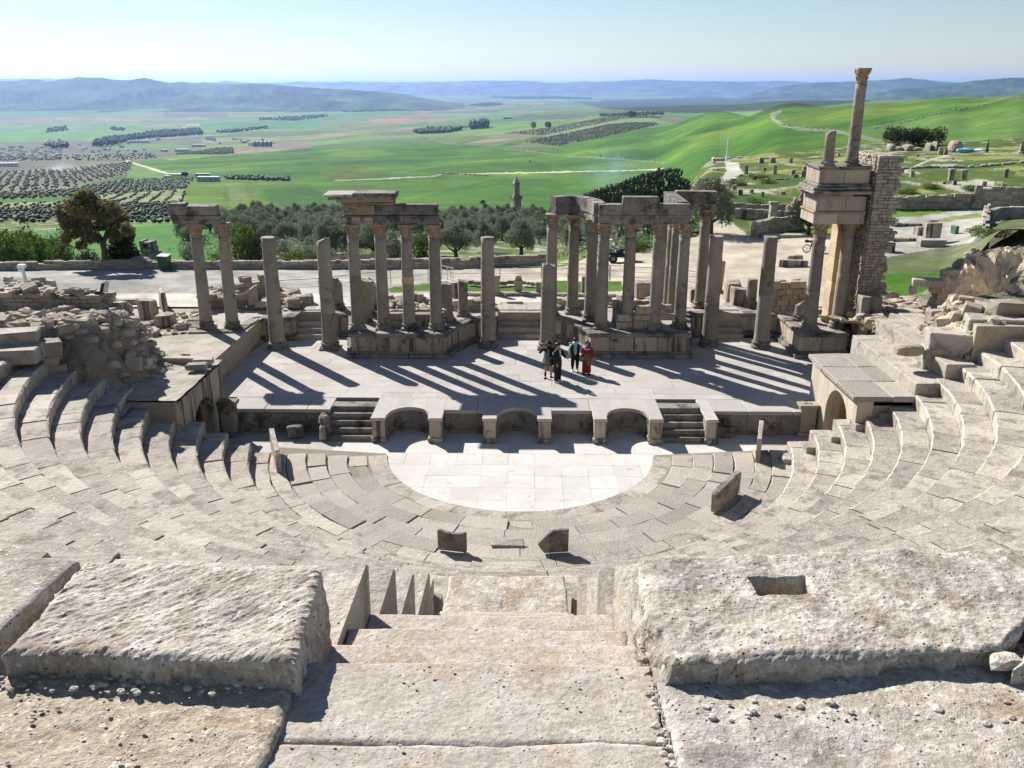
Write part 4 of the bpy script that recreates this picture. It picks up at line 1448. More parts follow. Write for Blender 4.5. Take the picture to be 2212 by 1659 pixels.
# ------------------------------------------------------------------ columns
def base_prof(r, h):
	return [(r * 1.34, 0.0), (r * 1.38, h * 0.10), (r * 1.38, h * 0.26), (r * 1.24, h * 0.32), (r * 1.14, h * 0.42), (r * 1.12, h * 0.52),
			(r * 1.24, h * 0.60), (r * 1.27, h * 0.72), (r * 1.18, h * 0.82), (r * 1.04, h * 0.88), (r * 1.06, h * 1.0)]

def capital_mesh(r, h):
	"""worn corinthian capital, origin at its bottom centre"""
	mb = MB()
	mb.lathe([(r * 1.0, 0), (r * 1.1, 0.02), (r * 1.1, 0.06), (r * 0.98, 0.08), (r * 1.0, h * 0.45), (r * 1.22, h * 0.8), (r * 1.3, h * 0.87)], seg=16)
	for tier, (z0, z1, out, n, off) in enumerate(((0.10, 0.42, 0.30, 8, 0), (0.22, 0.68, 0.42, 8, 0.5))):
		for k in range(n):
			a = 2 * math.pi * (k + off) / n
			c, s = math.cos(a), math.sin(a)
			w = r * 0.40
			pts = []
			for (t, rr, ww) in ((0, 1.0, 0.8), (0.45, 1.06, 1.0), (0.8, 1.0 + out * 0.55, 0.9), (1.0, 1.0 + out, 0.5), (0.88, 1.02 + out * 1.05, 0.35)):
				z = h * (z0 + (z1 - z0) * t)
				rad = r * rr * random.uniform(0.97, 1.03)
				for sgn in (-1, 0, 1):
					rad2 = rad + (0.03 * r if sgn == 0 else -0.03 * r)
					pts.append((c * rad2 - s * w * ww * sgn * 0.5, s * rad2 + c * w * ww * sgn * 0.5, z))
			f = []
			for j in range(4):
				for q in range(2):
					f.append((j * 3 + q, j * 3 + q + 1, j * 3 + q + 4, j * 3 + q + 3))
			mb.add(pts, f)
			inner = [(p[0] * 0.9, p[1] * 0.9, p[2]) for p in pts]
			mb.add(inner, [t[::-1] for t in f])
	for k in range(4):                               # corner volutes
		a = math.pi / 4 + k * math.pi / 2
		c, s = math.cos(a), math.sin(a)
		mb.blob((c * r * 1.42, s * r * 1.42, h * 0.80), (r * 0.42, r * 0.42, h * 0.26), sub=1, rough=0.1)
		mb.tube([(c * r * 1.0, s * r * 1.0, h * 0.5), (c * r * 1.22, s * r * 1.22, h * 0.68), (c * r * 1.42, s * r * 1.42, h * 0.84)], r * 0.12, 5)
	# concave-sided abacus
	ab = []
	for k in range(4):
		a0 = math.pi / 4 + k * math.pi / 2
		for t in (-0.08, 0.08, 0.5):
			if t < 0.4:
				rad = r * 1.72
				a = a0 + t
			else:
				rad = r * 1.22
				a = a0 + math.pi / 4
			ab.append((rad * math.cos(a), rad * math.sin(a)))
	mb.prism(ab, h * 0.87, h)
	me = mb.mesh('capital')
	me.materials.append(M['capital'])
	return me
CAPS = [capital_mesh(0.25, 0.62) for _ in range(3)]

def shaft_mesh(r0, r1, h, broken=0.0, seg=22, bdir=0.0):
	"""tapered shaft of one to three drums; broken = height lost on one side of the top"""
	mb = MB()
	sd = random.randint(0, 999)
	n = max(8, int(h / 0.27))
	joints = sorted(random.sample([0.28, 0.36, 0.45, 0.57, 0.66, 0.74], random.choice((1, 1, 2)))) if h > 2.5 else []
	zs = [(h * i / n, 1.0) for i in range(n + 1)]
	for q in joints: zs += [(h * q - 0.012, 1.0), (h * q, 0.968), (h * q + 0.012, 1.0)]
	zs.sort(); n = len(zs) - 1
	v = []
	for i, (z, k_) in enumerate(zs):
		r = (r0 + (r1 - r0) * (z / h) ** 1.25) * k_
		if i == 0: r = r0 * 1.05
		for k in range(seg):
			v.append((r, 2 * math.pi * k / seg, z))
	V = np.array(v)
	P = np.stack([V[:, 0] * np.cos(V[:, 1]), V[:, 0] * np.sin(V[:, 1]), V[:, 2]], 1)
	nz = fbm(P * np.array([2.2, 2.2, 1.2]) + sd, 3, sd)
	chip = np.clip(fbm(P * 3.1 + sd * 2, 2, sd + 3) - 0.62, 0, 1)
	P[:, :2] *= (1 + 0.018 * nz - 0.26 * chip)[:, None]
	if not broken:
		top = P[:, 2] > h * 0.985
		P[top, :2] *= 1.05
		P[top, 2] += 0.03 * fbm(P[top] * 5 + sd, 2, sd + 8)
	else:
		tt = np.clip((P[:, 2] - h * 0.6) / (h * 0.4), 0, 1)
		side = 0.5 + 0.5 * np.cos(V[:, 1] - bdir)
		P[:, 2] -= tt * broken * (side + 0.45 * fbm(P * 5 + sd, 2, sd + 7))
	mb.v.append(P); mb.n = len(P)
	tn = [random.random() for _ in range(4)]
	for j in range(n):
		d_ = sum(1 for q in joints if zs[j][0] >= h * q - 0.001)
		for k in range(seg):
			k2 = (k + 1) % seg
			mb.f.append((j * seg + k, j * seg + k2, (j + 1) * seg + k2, (j + 1) * seg + k)); mb.t.append(tn[d_])
	mb.f.append(tuple(n * seg + k for k in range(seg))); mb.t.append(0.7)
	return mb

def column(label, p, h, r=0.29, cap=True, broken=0.0, lean=(0, 0), group='columns of the stage wall', mat='column', base_h=0.34, bdir=0.0, taper=0.86, base=True):
	"""p: centre of the foot, h: total height"""
	t = thing('column', label, 'column', p, group)
	ch = 0.62 if cap else 0
	bh = base_h if base else 0
	if base:
		mb = MB()
		mb.lathe([(a, z) for a, z in base_prof(r, bh)], (p[0], p[1], p[2]), 20, 0.02)
		if random.random() < 0.6:
			mb.block((p[0], p[1], p[2] + 0.02), (r * 2.7, r * 2.7, 0.10), jit=0.02, bev=0.03)
		mb.build('base', M['mould'], t)
	sm = shaft_mesh(r, r * taper, h - bh - ch, broken, bdir=bdir)
	sm.v[0] = sm.v[0] + np.array((p[0], p[1], p[2] + bh))
	o = sm.build('shaft', M[mat], t)
	o.data.polygons.foreach_set('use_smooth', [True] * (len(o.data.polygons) - 1) + [False])
	if cap:
		s = r * taper / 0.25
		c = piece('capital', random.choice(CAPS), t, (p[0], p[1], p[2] + h - ch), rot=(0, 0, random.choice([0, 1, 2, 3]) * math.pi / 2 + random.uniform(-0.04, 0.04)), scale=(s, s, 1))
	if lean != (0, 0):
		t.rotation_euler = (lean[0], lean[1], 0)
	return t

# tall single columns standing on the stage floor
FG = 'tall plain columns standing on the stage floor'
def lone(label, dx, dy, ytop, r=0.36, **k):
	p = G(dx, dy, 1.0)
	top = A(dx, ytop, p.dot(FW) - CAM.dot(FW) if False else (p - CAM).dot(FW))
	return column(label, (p.x, p.y, 1.0), top.z - 1.0, r, cap=False, group=FG, base_h=0.4, taper=0.84, **k)
lone('tall smooth column without capital, first from the left end of the stage', 600.5, 752, 512)
lone('tall speckled column with a chipped top beside the left door steps', 714, 752, 513, broken=0.18, bdir=math.pi)
lone('tall column with a black stained patch and pale lichen left of the central steps', 1055, 749, 512)
lone('shorter column broken off at a rounded mossy top behind the group of people', 1183, 751, 566, broken=0.2, bdir=0.5, r=0.38)
lone('tall dark column with white lichen dots left of the right door steps', 1531, 746, 510, r=0.37)
lone('tall column with a greenish top right of the right door steps', 1643, 750, 511, r=0.36)

def top_at(dx, dy, ytop, z=2.2):
	p = G(dx, dy, z)
	return A(dx, ytop, (p - CAM).dot(FW)).z
PZ = 2.2
GL = 'columns with leafy capitals standing on the stage wall podiums'
def podcol(label, dx, dy, ztop=7.12, **k):
	p = G(dx, dy, PZ)
	return column(label, (p.x, p.y, PZ), ztop - PZ, group=k.pop('group', GL), **k)
podcol('left of the two columns under the leftmost lone architrave block', 447, 707)
podcol('right of the two columns under the leftmost lone architrave block', 503, 707)
podcol('first column from the left under the entablature with the projecting cornice', 774, 710)
podcol('second column from the left under the entablature with the projecting cornice', 830, 709)
podcol('third column, with a pale repair band, under the entablature with the projecting cornice', 885, 710, mat='column')
podcol('fourth column from the left under the entablature with the projecting cornice', 943, 710)
# pale repair band around the third column
p = G(885, 710, PZ)
band = MB(); zb = 4.42; band.lathe([(0.283, 0), (0.287, 0.02), (0.285, 0.28), (0.28, 0.30)], (p.x, p.y, zb), 22)
for o in list(COL.objects):
	if o.get('label', '').startswith('third column, with a pale'):
		band.build('repair_band', M['golden'], o, loc=(p.x, p.y, zb))
podcol('column with a capital standing just behind the broken mossy column', 1190, 679, 7.2)
podcol('first column of the curved colonnade right of the centre, under the bowed architrave', 1236, 675)
podcol('second column of the curved colonnade, nearest the straight front row', 1274, 690)
podcol('first column from the left in the front row of the right colonnade', 1298, 708)
podcol('second column from the left in the front row of the right colonnade', 1354, 707)
podcol('third column from the left in the front row of the right colonnade', 1413, 708)
podcol('fourth and last column in the front row of the right colonnade', 1467, 706)
podcol('slender column farthest back in the close row behind the right colonnade', 1434, 662, r=0.25)
podcol('middle slender column in the close row behind the right colonnade', 1441.5, 672, r=0.25)
podcol('slender column nearest in the close row behind the right colonnade', 1450, 684, r=0.25)
podcol('column under the return of the architrave at the right back corner', 1511, 662, 7.2)
# broken stumps on the podiums
SG = 'broken column stumps left on the stage wall podiums'
def stump(label, dx, dy, ytop, z=PZ, r=0.28, br=0.12, bdir=0.0, **k):
	p = G(dx, dy, z)
	zt = A(dx, ytop, (p - CAM).dot(FW)).z
	return column(label, (p.x, p.y, z), zt - z, r, cap=False, broken=br, group=SG, taper=0.95, bdir=bdir, base_h=0.3, **k)
stump('short slanted column stump behind the leftmost pair of columns', 548, 665, 618, br=0.2, bdir=math.pi)
stump('jagged column stump between the left door steps and the cornice colonnade', 731, 666, 595, br=0.35, bdir=0.3)
stump('nearest of three stumps hidden behind the first cornice column', 789, 693, 602)
stump('middle of three stumps behind the first cornice column', 797, 679, 603)
stump('farthest of three stumps behind the first cornice column, with a split top', 808, 666, 605, br=0.3)
stump('speckled thick stump right behind the fourth cornice column', 965, 692, 609, br=0.1, r=0.3)
stump('clean-cut stump on the curved podium left of the central steps', 1001, 680, 604, r=0.25)
stump('greenish leaning stump just left of the greenish tall column', 1621, 662, 600, r=0.27)
stump('short stump with an oblique oval top behind the right podium', 1697, 661, 618, br=0.35, bdir=-1.2)
stump('low rounded stump beside the two columns of the tower', 1727, 690, 647, br=0.3, bdir=2.5, r=0.27)

# ------------------------------------------------------------------ podiums
def podium(name, label, pts, front_edges, mat='podium', z0=1.0, z1=PZ):
	"""pts: picture places of the top outline; front_edges: indices of visible edges"""
	W_ = [G(dx, dy, z1) for dx, dy in pts]
	poly = [(p.x, p.y) for p in W_]
	n = len(poly)
	area = sum(poly[i][0] * poly[(i + 1) % n][1] - poly[(i + 1) % n][0] * poly[i][1] for i in range(n))
	cw = area < 0
	cx_, cy_ = sum(p[0] for p in poly) / n, sum(p[1] for p in poly) / n
	t = thing('podium', label, 'podium', (cx_, cy_, z0))
	pp = poly[::-1] if cw else poly
	mb = MB(); mb.prism(offset_poly(pp, -0.26), z0 - 0.1, z1 - 0.16, 0.5); mb.build('core', M['mortar'], t)
	def edge_blocks(nm, out, th, za, zb, lmin, lmax, mt, bev=0.02, jit=0.008, joint=0.005):
		q = offset_poly(pp, out)
		for i in range(n):
			ii = (n - 1 - i - 1) % n if cw else i          # index in the given order
			a, b = Vector(q[i]), Vector(q[(i + 1) % n])
			orig = ((n - 2 - i) % n) if cw else i
			if orig not in front_edges: continue
			d = b - a; L = d.length
			if L < 0.05: continue
			d.normalize(); nrm = Vector((d.y, -d.x))
			x = 0.0
			while x < L - 0.02:
				e = min(L, x + random.uniform(lmin, lmax))
				if L - e < 0.35: e = L
				c = a + d * ((x + e) / 2) - nrm * (th / 2)
				mbk = MB()
				mbk.block((c.x, c.y, (za + zb) / 2), (e - x - joint, th, zb - za), rz=math.atan2(d.y, d.x), jit=jit, bev=bev)
				mbk.build(nm, M[mt], t)
				x = e
	edge_blocks('base_moulding', 0.22, 0.5, z0 - 0.02, z0 + 0.20, 0.9, 1.6, 'mould', 0.04, 0.02)
	edge_blocks('base_moulding', 0.10, 0.4, z0 + 0.19, z0 + 0.31, 0.9, 1.6, 'mould', 0.04, 0.012)
	edge_blocks('panel', 0.0, 0.25, z0 + 0.30, z1 - 0.19, 0.6, 1.15, mat, 0.012, 0.004)
	edge_blocks('cornice', 0.10, 0.6, z1 - 0.20, z1 - 0.005, 0.8, 1.7, 'mould', 0.045, 0.015)
	mb = MB()
	mb.prism(offset_poly(pp, -0.40), z1 - 0.15, z1 - 0.03, 0.6)
	mb.build('top_paving', M['seat'], t)
	return t
podA = podium('podium', 'dark stained podium under the leftmost pair of columns', [(410, 717), (517, 715), (560, 687), (634, 683), (657, 664), (560, 655), (420, 668)], {0, 1, 2, 3, 6})
podB = podium('podium', 'podium with pale panels under the projecting cornice, curving back towards the central steps',
			  [(757, 719), (961, 720), (976, 709.5), (994, 699.5), (1014, 691), (1040, 685), (1073, 682), (1073, 656), (722, 654), (722, 676), (757, 678)],
			  {0, 1, 2, 3, 4, 5, 6, 8, 9, 10})
podC = podium('podium', 'podium with black streaked panels behind the four people, curving back towards the central steps',
			  [(1276, 719), (1490, 720), (1488, 676), (1545, 675), (1545, 652), (1172, 654), (1172, 681), (1199, 684), (1224, 690), (1243, 697), (1260, 705), (1270, 711)],
			  {0, 1, 2, 3, 5, 6, 7, 8, 9, 10, 11})
podD = podium('podium', 'pale podium carrying the tower with its two columns at the right end of the stage',
			  [(1729, 719), (1832, 718), (1850, 655), (1592, 653), (1606, 675), (1682, 677), (1700, 692)], {0, 1, 3, 4, 5, 6}, mat='tower')

# door steps
def door_steps(label, dx0, dx1, y=733, n=5):
	a, b = G(dx0, y, 1.0), G(dx1, y, 1.0)
	t = thing('door_steps', label, 'steps', ((a.x + b.x) / 2, a.y, 1.0))
	for k in range(n):
		z1 = 1.0 + (PZ - 1.0) * (k + 1) / n
		x = a.x
		while x < b.x - 0.02:
			e = min(b.x, x + random.uniform(1.3, 2.4))
			if b.x - e < 0.4: e = b.x
			mb = MB()
			dpt = 0.5 if k < n - 1 else 1.7
			mb.block(((x + e) / 2, a.y + 0.33 * k + dpt / 2, z1 - 0.13), (e - x - 0.006, dpt, 0.26), jit=0.012, bev=0.03)
			mb.build('step', M['slab' if k < n - 1 else 'seat'], t)
			x = e
	return t
door_steps('five worn steps of the left stage door, between two tall columns', 632, 700)
door_steps('wide flight of worn steps of the central stage door', 1074, 1172)
door_steps('worn steps of the right stage door between two tall columns', 1546, 1606)

# ------------------------------------------------------------------ entablatures
def beam(name_, label, segs, cat='entablature'):
	"""segs: (part, points [(x, y)...] two ends world, thickness, z0, z1, material, jit)"""
	a0 = segs[0][1]
	t = thing(name_, label, cat, ((a0[0][0] + a0[-1][0]) / 2, a0[0][1], segs[0][3]))
	for part, ends, th, z0, z1, mt, jit in segs:
		(x0, y0), (x1, y1) = ends
		d = Vector((x1 - x0, y1 - y0)); L = d.length
		mb = MB()
		mb.block(((x0 + x1) / 2, (y0 + y1) / 2, (z0 + z1) / 2), (L, th, z1 - z0), rz=math.atan2(d.y, d.x), jit=jit, bev=0.025)
		mb.build(part, M[mt], t)
	return t
def PT(dx, dy, z):
	p = G(dx, dy, z); return (p.x, p.y)
yA = G(447, 707, PZ).y
xa0, xa1 = A(363, 483, yA - 0.25).x, A(478, 483, yA - 0.25).x
eA = beam('architrave', 'lone dark lichened architrave block lying across the leftmost two columns', [
	('architrave_block', ((xa0 + 0.12, yA - 0.02), (xa1 - 0.04, yA - 0.02)), 0.56, 7.12, 7.32, 'mould', 0.01),
	('architrave_block', ((xa0 + 0.06, yA - 0.02), (xa1 - 0.10, yA - 0.02)), 0.60, 7.321, 7.50, 'mould', 0.01),
	('frieze_block', ((xa0, yA - 0.02), (xa1 - 0.26, yA - 0.02)), 0.62, 7.502, 7.93, 'mould', 0.03),
	('frieze_block', ((xa0 - 0.02, yA), (xa0 + 0.75, yA)), 0.60, 7.931, 8.02, 'mould', 0.03)])
yB = G(830, 709.5, PZ).y
fxy = lambda dx, y, yy=486: A(dx, yy, y - 0.3).x
xb0, xb1 = fxy(741, yB), fxy(945, yB)
xm1, xm2, xc1 = fxy(805, yB), fxy(872, yB), fxy(852, yB)
eB = beam('entablature', 'entablature with a pale frieze and a projecting broken cornice on four columns', [
	('architrave_block', ((xb0, yB), (xm1, yB)), 0.52, 7.12, 7.28, 'podium', 0.006),
	('architrave_block', ((xb0 - 0.02, yB), (xm1, yB)), 0.58, 7.281, 7.44, 'podium', 0.006),
	('architrave_block', ((xm1 + 0.01, yB), (xm2, yB)), 0.54, 7.12, 7.44, 'mould', 0.008),
	('architrave_block', ((xm2 + 0.01, yB), (xb1 + 0.02, yB)), 0.54, 7.12, 7.44, 'mould', 0.008),
	('architrave_moulding', ((xb0 - 0.06, yB), (xb1 + 0.06, yB)), 0.66, 7.441, 7.53, 'mould', 0.012),
	('frieze_block', ((xb0 + 0.02, yB), (xm1 + 0.1, yB)), 0.54, 7.532, 8.0, 'capital', 0.01),
	('frieze_block', ((xm1 + 0.11, yB), (xc1 + 0.2, yB)), 0.54, 7.532, 8.0, 'mould', 0.01),
	('frieze_block', ((xc1 + 0.21, yB), (xb1, yB)), 0.56, 7.532, 8.0, 'mould', 0.012),
	('dentil_course', ((xb0 - 0.05, yB), (xc1, yB)), 0.66, 8.002, 8.13, 'capital', 0.01),
	('cornice_block', ((xb0 - 0.25, yB), (xc1 + 0.02, yB)), 0.95, 8.131, 8.26, 'capital', 0.02),
	('cornice_block', ((xb0 - 0.55, yB), (xb0 + 0.95, yB)), 1.25, 8.262, 8.40, 'mould', 0.03),
	('cornice_block', ((xb0 + 0.96, yB), (xc1 + 0.08, yB)), 1.22, 8.262, 8.41, 'mould', 0.025),
	('cornice_block', ((xb0 - 0.80, yB), (xb0 + 0.55, yB)), 1.40, 8.402, 8.50, 'seat', 0.03),
	('cornice_block', ((xb0 + 0.56, yB), (xc1 + 0.1, yB)), 1.36, 8.412, 8.55, 'mould', 0.03)])
mb = MB()
x = xb0 - 0.02
while x < xc1 - 0.04:
	mb.block((x, yB - 0.37, 8.065), (0.06, 0.09, 0.09), bev=0.01)
	x += 0.115
mb.build('dentils', M['capital'], eB)['kind'] = 'stuff'

yC = G(1354, 708, PZ).y
c0, c1 = fxy(1293, yC), fxy(1491, yC)
cA, cB = fxy(1343, yC), fxy(1421, yC)
Lq = [G(1190, 679, PZ), G(1236, 675, PZ), G(1274, 690, PZ), G(1298, 708, PZ)]
seg = [('architrave_block', ((c0, yC), (cA, yC)), 0.54, 7.12, 7.42, 'mould', 0.008),
	   ('architrave_block', ((cA + 0.01, yC), (cB - 0.4, yC)), 0.54, 7.12, 7.42, 'mould', 0.008),
	   ('architrave_block', ((cB - 0.39, yC), (c1, yC)), 0.54, 7.12, 7.42, 'mould', 0.008),
	   ('architrave_moulding', ((c0 - 0.04, yC), (c1 + 0.03, yC)), 0.62, 7.422, 7.52, 'mould', 0.01),
	   ('frieze_block', ((c0, yC), (cA, yC)), 0.60, 7.522, 8.0, 'mould', 0.015),
	   ('frieze_block', ((cA + 0.01, yC), (cB, yC)), 0.62, 7.522, 8.32, 'mould', 0.015),
	   ('frieze_block', ((cB + 0.01, yC), (c1, yC)), 0.60, 7.522, 8.0, 'mould', 0.015)]
# return on the right going back
Rb = G(1511, 662, PZ)
xr = c1 - 0.28
seg += [('architrave_block', ((xr, yC + 0.3), (xr, Rb.y + 0.1)), 0.52, 7.13, 7.5, 'mould', 0.01),
		('frieze_block', ((xr, yC + 0.32), (xr, Rb.y + 0.1)), 0.56, 7.502, 8.05, 'mould', 0.02),
		('architrave_block', ((xr + 0.3, Rb.y - 0.02), (Rb.x + 0.42, Rb.y - 0.02)), 0.55, 7.2, 7.55, 'mould', 0.01),
		('frieze_block', ((xr + 0.3, Rb.y), (Rb.x + 0.44, Rb.y)), 0.62, 7.552, 8.1, 'mould', 0.02)]
eC = beam('entablature', 'long dark entablature with a raised middle block and a bowed left arm', seg)
# bowed left arm
def bow(part, w0, w1, z0, z1, mt):
	cl = [Lq[0] + Vector((0.02, 0, 0)), Lq[1], Lq[2], Vector((c0 + 0.05, yC + 0.1, 0))]
	# smooth curve through the column heads
	P = []
	for i in range(3):
		a, b = cl[i], cl[i + 1]
		pa = cl[max(0, i - 1)]; pb = cl[min(3, i + 2)]
		for k in range(6):
			t = k / 6
			q = 0.5 * ((2 * a) + (b - pa) * t + (2 * pa - 5 * a + 4 * b - pb) * t * t + (3 * a - pa - 3 * b + pb) * t ** 3)
			P.append(q)
	P.append(cl[3])
	cuts = [0, 9, 15, len(P) - 1]
	for c in range(3):
		seg_ = P[cuts[c]:cuts[c + 1] + 1]
		v, f = [], []
		for i, q in enumerate(seg_):
			d = (seg_[min(i + 1, len(seg_) - 1)] - seg_[max(i - 1, 0)]); d.z = 0; d.normalize()
			nn = Vector((d.y, -d.x, 0))
			g = 0.005 * (1 if i == 0 else -1 if i == len(seg_) - 1 else 0)
			for off, z in ((-w0, z0), (w0, z0), (w0, z1 + random.uniform(-.015, .015)), (-w0, z1 + random.uniform(-.015, .015))):
				v.append((q.x + nn.x * off + d.x * g, q.y + nn.y * off + d.y * g, z))
		m = len(seg_)
		for i in range(m - 1):
			for k in range(4):
				k2 = (k + 1) % 4
				f.append((i * 4 + k, i * 4 + k2, (i + 1) * 4 + k2, (i + 1) * 4 + k))
		f.append((3, 2, 1, 0)); f.append(((m - 1) * 4, (m - 1) * 4 + 1, (m - 1) * 4 + 2, (m - 1) * 4 + 3))
		mbb = MB(); mbb.add(v, f)
		mbb.build(part, M[mt], eC)
bow('curved_architrave', 0.24, 0, 7.14, 7.44, 'mould')
bow('curved_moulding', 0.29, 0, 7.442, 7.53, 'mould')
bow('curved_frieze', 0.27, 0, 7.532, 8.02, 'mould')

# ------------------------------------------------------------------ low walls and rubble behind the podiums
def rubble_wall(name_, label, p0, p1, z0, z1, th, mat='rubble', course=0.16, lmin=0.18, lmax=0.42, cat='wall', group=None, top_rough=0.12, limit=280,
				both=True, parent=None, faces=None, slope=None, core=True):
	"""wall of separate stones between two world points"""
	a, b = Vector((p0[0], p0[1])), Vector((p1[0], p1[1]))
	d = b - a; L = d.length; d.normalize(); nrm = Vector((d.y, -d.x))
	t = parent or thing(name_, label, cat, ((a.x + b.x) / 2, (a.y + b.y) / 2, z0), group)
	rz = math.atan2(d.y, d.x)
	if core:
		mb = MB()
		c = (a + b) / 2
		mb.block((c.x, c.y, (z0 + z1) / 2 - 0.06), (L - 0.08, th - 0.14, z1 - z0 - 0.04), rz=rz, bev=0.01, tone=0.5)
		if slope is None:
			mb.build('core', M['mortar'], t)
	z = z0
	count = 0
	rest = MB()
	while z < z1 - 0.03:
		h = course * random.uniform(0.8, 1.25)
		last = z + h >= z1 - 0.03
		for s in ((1, -1) if both else (1,)):
			x = random.uniform(-0.05, 0.1)
			while x < L:
				w = random.uniform(lmin, lmax)
				if slope is not None:
					zmax = z0 + (z1 - z0) * slope(min(1, max(0, (x + w / 2) / L)))
					if z > zmax: x += w; continue
				if last and random.random() < 0.2: x += w; continue
				dep_ = min(th * 0.55, random.uniform(0.2, 0.34)) if both else th
				c = a + d * (x + w / 2) + nrm * s * (th / 2 - dep_ / 2 + random.uniform(-0.015, 0.02))
				hh = h * random.uniform(0.88, 1.0) + (random.uniform(0, top_rough) if last else 0)
				if count < limit:
					piece('stone', random.choice(US[mat]), t, (c.x, c.y, z + hh / 2), rot=(random.uniform(-.04, .04), random.uniform(-.04, .04), rz + random.uniform(-.05, .05)),
						  scale=(w * 0.96, dep_, hh))
					count += 1
				else:
					rest.block((c.x, c.y, z + hh / 2), (w * 0.96, dep_, hh), rz=rz + random.uniform(-.05, .05), jit=0.012, bev=0.02)
				x += w
		z += h
	if rest.n:
		r_ = rest.build('stones', M[mat], t); r_['kind'] = 'stuff'
	return t

def rubble_heap(name_, label, poly, z_fn, n, smin, smax, mat='rubble', cat='rubble', kind=None, sub=1, flat=0.6, sink=0.25):
	"""loose stones scattered over a polygon (world x, y); returns one thing"""
	xs = [p[0] for p in poly]; ys = [p[1] for p in poly]
	def ins(x, y):
		r = False
		m = len(poly)
		for i in range(m):
			x0, y0 = poly[i]; x1, y1 = poly[(i + 1) % m]
			if (y0 > y) != (y1 > y) and x < (x1 - x0) * (y - y0) / (y1 - y0) + x0: r = not r
		return r
	t = thing(name_, label, cat, (sum(xs) / len(xs), sum(ys) / len(ys), z_fn(sum(xs) / len(xs), sum(ys) / len(ys))))
	k = 0; tries = 0
	rest = MB()
	while k < n and tries < n * 30:
		tries += 1
		x, y = random.uniform(min(xs), max(xs)), random.uniform(min(ys), max(ys))
		if not ins(x, y): continue
		s = smin + (smax - smin) * random.random() ** 2.2
		z = z_fn(x, y)
		fl = random.uniform(flat * 0.6, flat * 1.2)
		if k < 240 and s > smin * 1.1:
			piece('stone', random.choice(UB[mat] if random.random() < 0.6 or mat not in US else US[mat]), t, (x, y, z + s * fl * (0.5 - sink)),
				  rot=(random.uniform(-.3, .3), random.uniform(-.3, .3), random.uniform(0, 6.3)), scale=(s, s * random.uniform(0.6, 1.0), s * fl))
		else:
			rest.blob((x, y, z + s * fl * (0.5 - sink)), (s, s * 0.8, s * fl), sub=1)
		k += 1
	if rest.n:
		r_ = rest.build('small_stones', M[mat], t); r_['kind'] = 'stuff'
	return t

def gp(dx, dy, z):
	p = G(dx, dy, z); return (p.x, p.y)
# behind podium B
rubble_wall('block_wall', 'low wall of squared blocks standing behind the cornice colonnade', gp(838, 700, 2.2), gp(932, 700, 2.2), 2.17, 2.85, 0.9, 'podium', 0.34, 0.5, 0.9, top_rough=0.03)
rubble_heap('rubble_patch', 'rubble fill behind the cornice colonnade', [gp(770, 668, 2.2), gp(1040, 668, 2.2), gp(1060, 652, 2.2), gp(770, 648, 2.2)], lambda x, y: 2.25, 90, 0.15, 0.7)
rubble_wall('low_wall', 'rough low wall right of the stumps behind the curved left podium', gp(975, 668, 2.2), gp(1060, 665, 2.2), 2.17, 2.6, 0.6, 'rubble', 0.2, 0.3, 0.6)
# behind podium C
rubble_wall('block_wall', 'low wall of squared blocks behind the right colonnade', gp(1325, 704, 2.2), gp(1418, 702, 2.2), 2.17, 3.0, 1.3, 'podium', 0.4, 0.5, 1.0, top_rough=0.03)
rubble_heap('rubble_patch', 'rubble fill behind the right colonnade', [gp(1200, 668, 2.2), gp(1420, 668, 2.2), gp(1480, 650, 2.2), gp(1200, 648, 2.2)], lambda x, y: 2.25, 90, 0.15, 0.7)
rubble_wall('low_wall', 'rough low wall of boulders behind the bowed colonnade', gp(1200, 660, 2.2), gp(1280, 664, 2.2), 2.17, 2.55, 0.6, 'rubble', 0.22, 0.35, 0.7)
# left wing beside podium A
hallA = [gp(300, 726, 2.2), gp(405, 717, 2.2), gp(430, 672, 2.2), gp(322, 678, 2.2)]
t = thing('side_hall_wall', 'thick low wall of dark render running left from the leftmost podium', 'wall', (hallA[0][0], hallA[0][1], 1))
mb = MB(); mb.prism(hallA, 0.2, 2.15, 0.4); mb.build('wall', M['podium'], t)
rubble_heap('rubble_patch', 'loose stones on the wall top left of the leftmost podium', hallA, lambda x, y: 2.16, 80, 0.12, 0.5)
wallL = [gp(410, 655, 2.3), gp(560, 650, 2.3), gp(570, 628, 2.3), gp(400, 632, 2.3)]
mb = MB(); mb.prism([gp(430, 668, 2.2), gp(530, 660, 2.2), gp(530, 628, 2.4), gp(440, 630, 2.4)], 1.5, 2.7, 0.5)
o = mb.build('ruined_wall', M['mortar'], None, loc=(G(480, 640, 2.2).x, G(480, 640, 2.2).y, 2)); tag(o, 'broad ruined wall core behind the leftmost pair of columns', 'wall')
rubble_heap('rubble_patch', 'mossy rubble on the ruined wall core behind the leftmost pair of columns', [gp(430, 650, 2.7), gp(530, 645, 2.7), gp(530, 622, 2.7), gp(440, 624, 2.7)], lambda x, y: 2.72, 110, 0.15, 0.6)
rubble_wall('low_wall', 'dark ruined wall joining the slanted stump', gp(508, 652, 2.2), gp(590, 640, 2.2), 2.2, 3.25, 0.7, 'rubble', 0.2, 0.25, 0.6)
rubble_heap('rubble_patch', 'loose broken blocks behind the first tall column', [gp(560, 672, 2.2), gp(650, 668, 2.2), gp(655, 640, 2.2), gp(590, 630, 2.2)], lambda x, y: 2.3, 60, 0.25, 0.9)
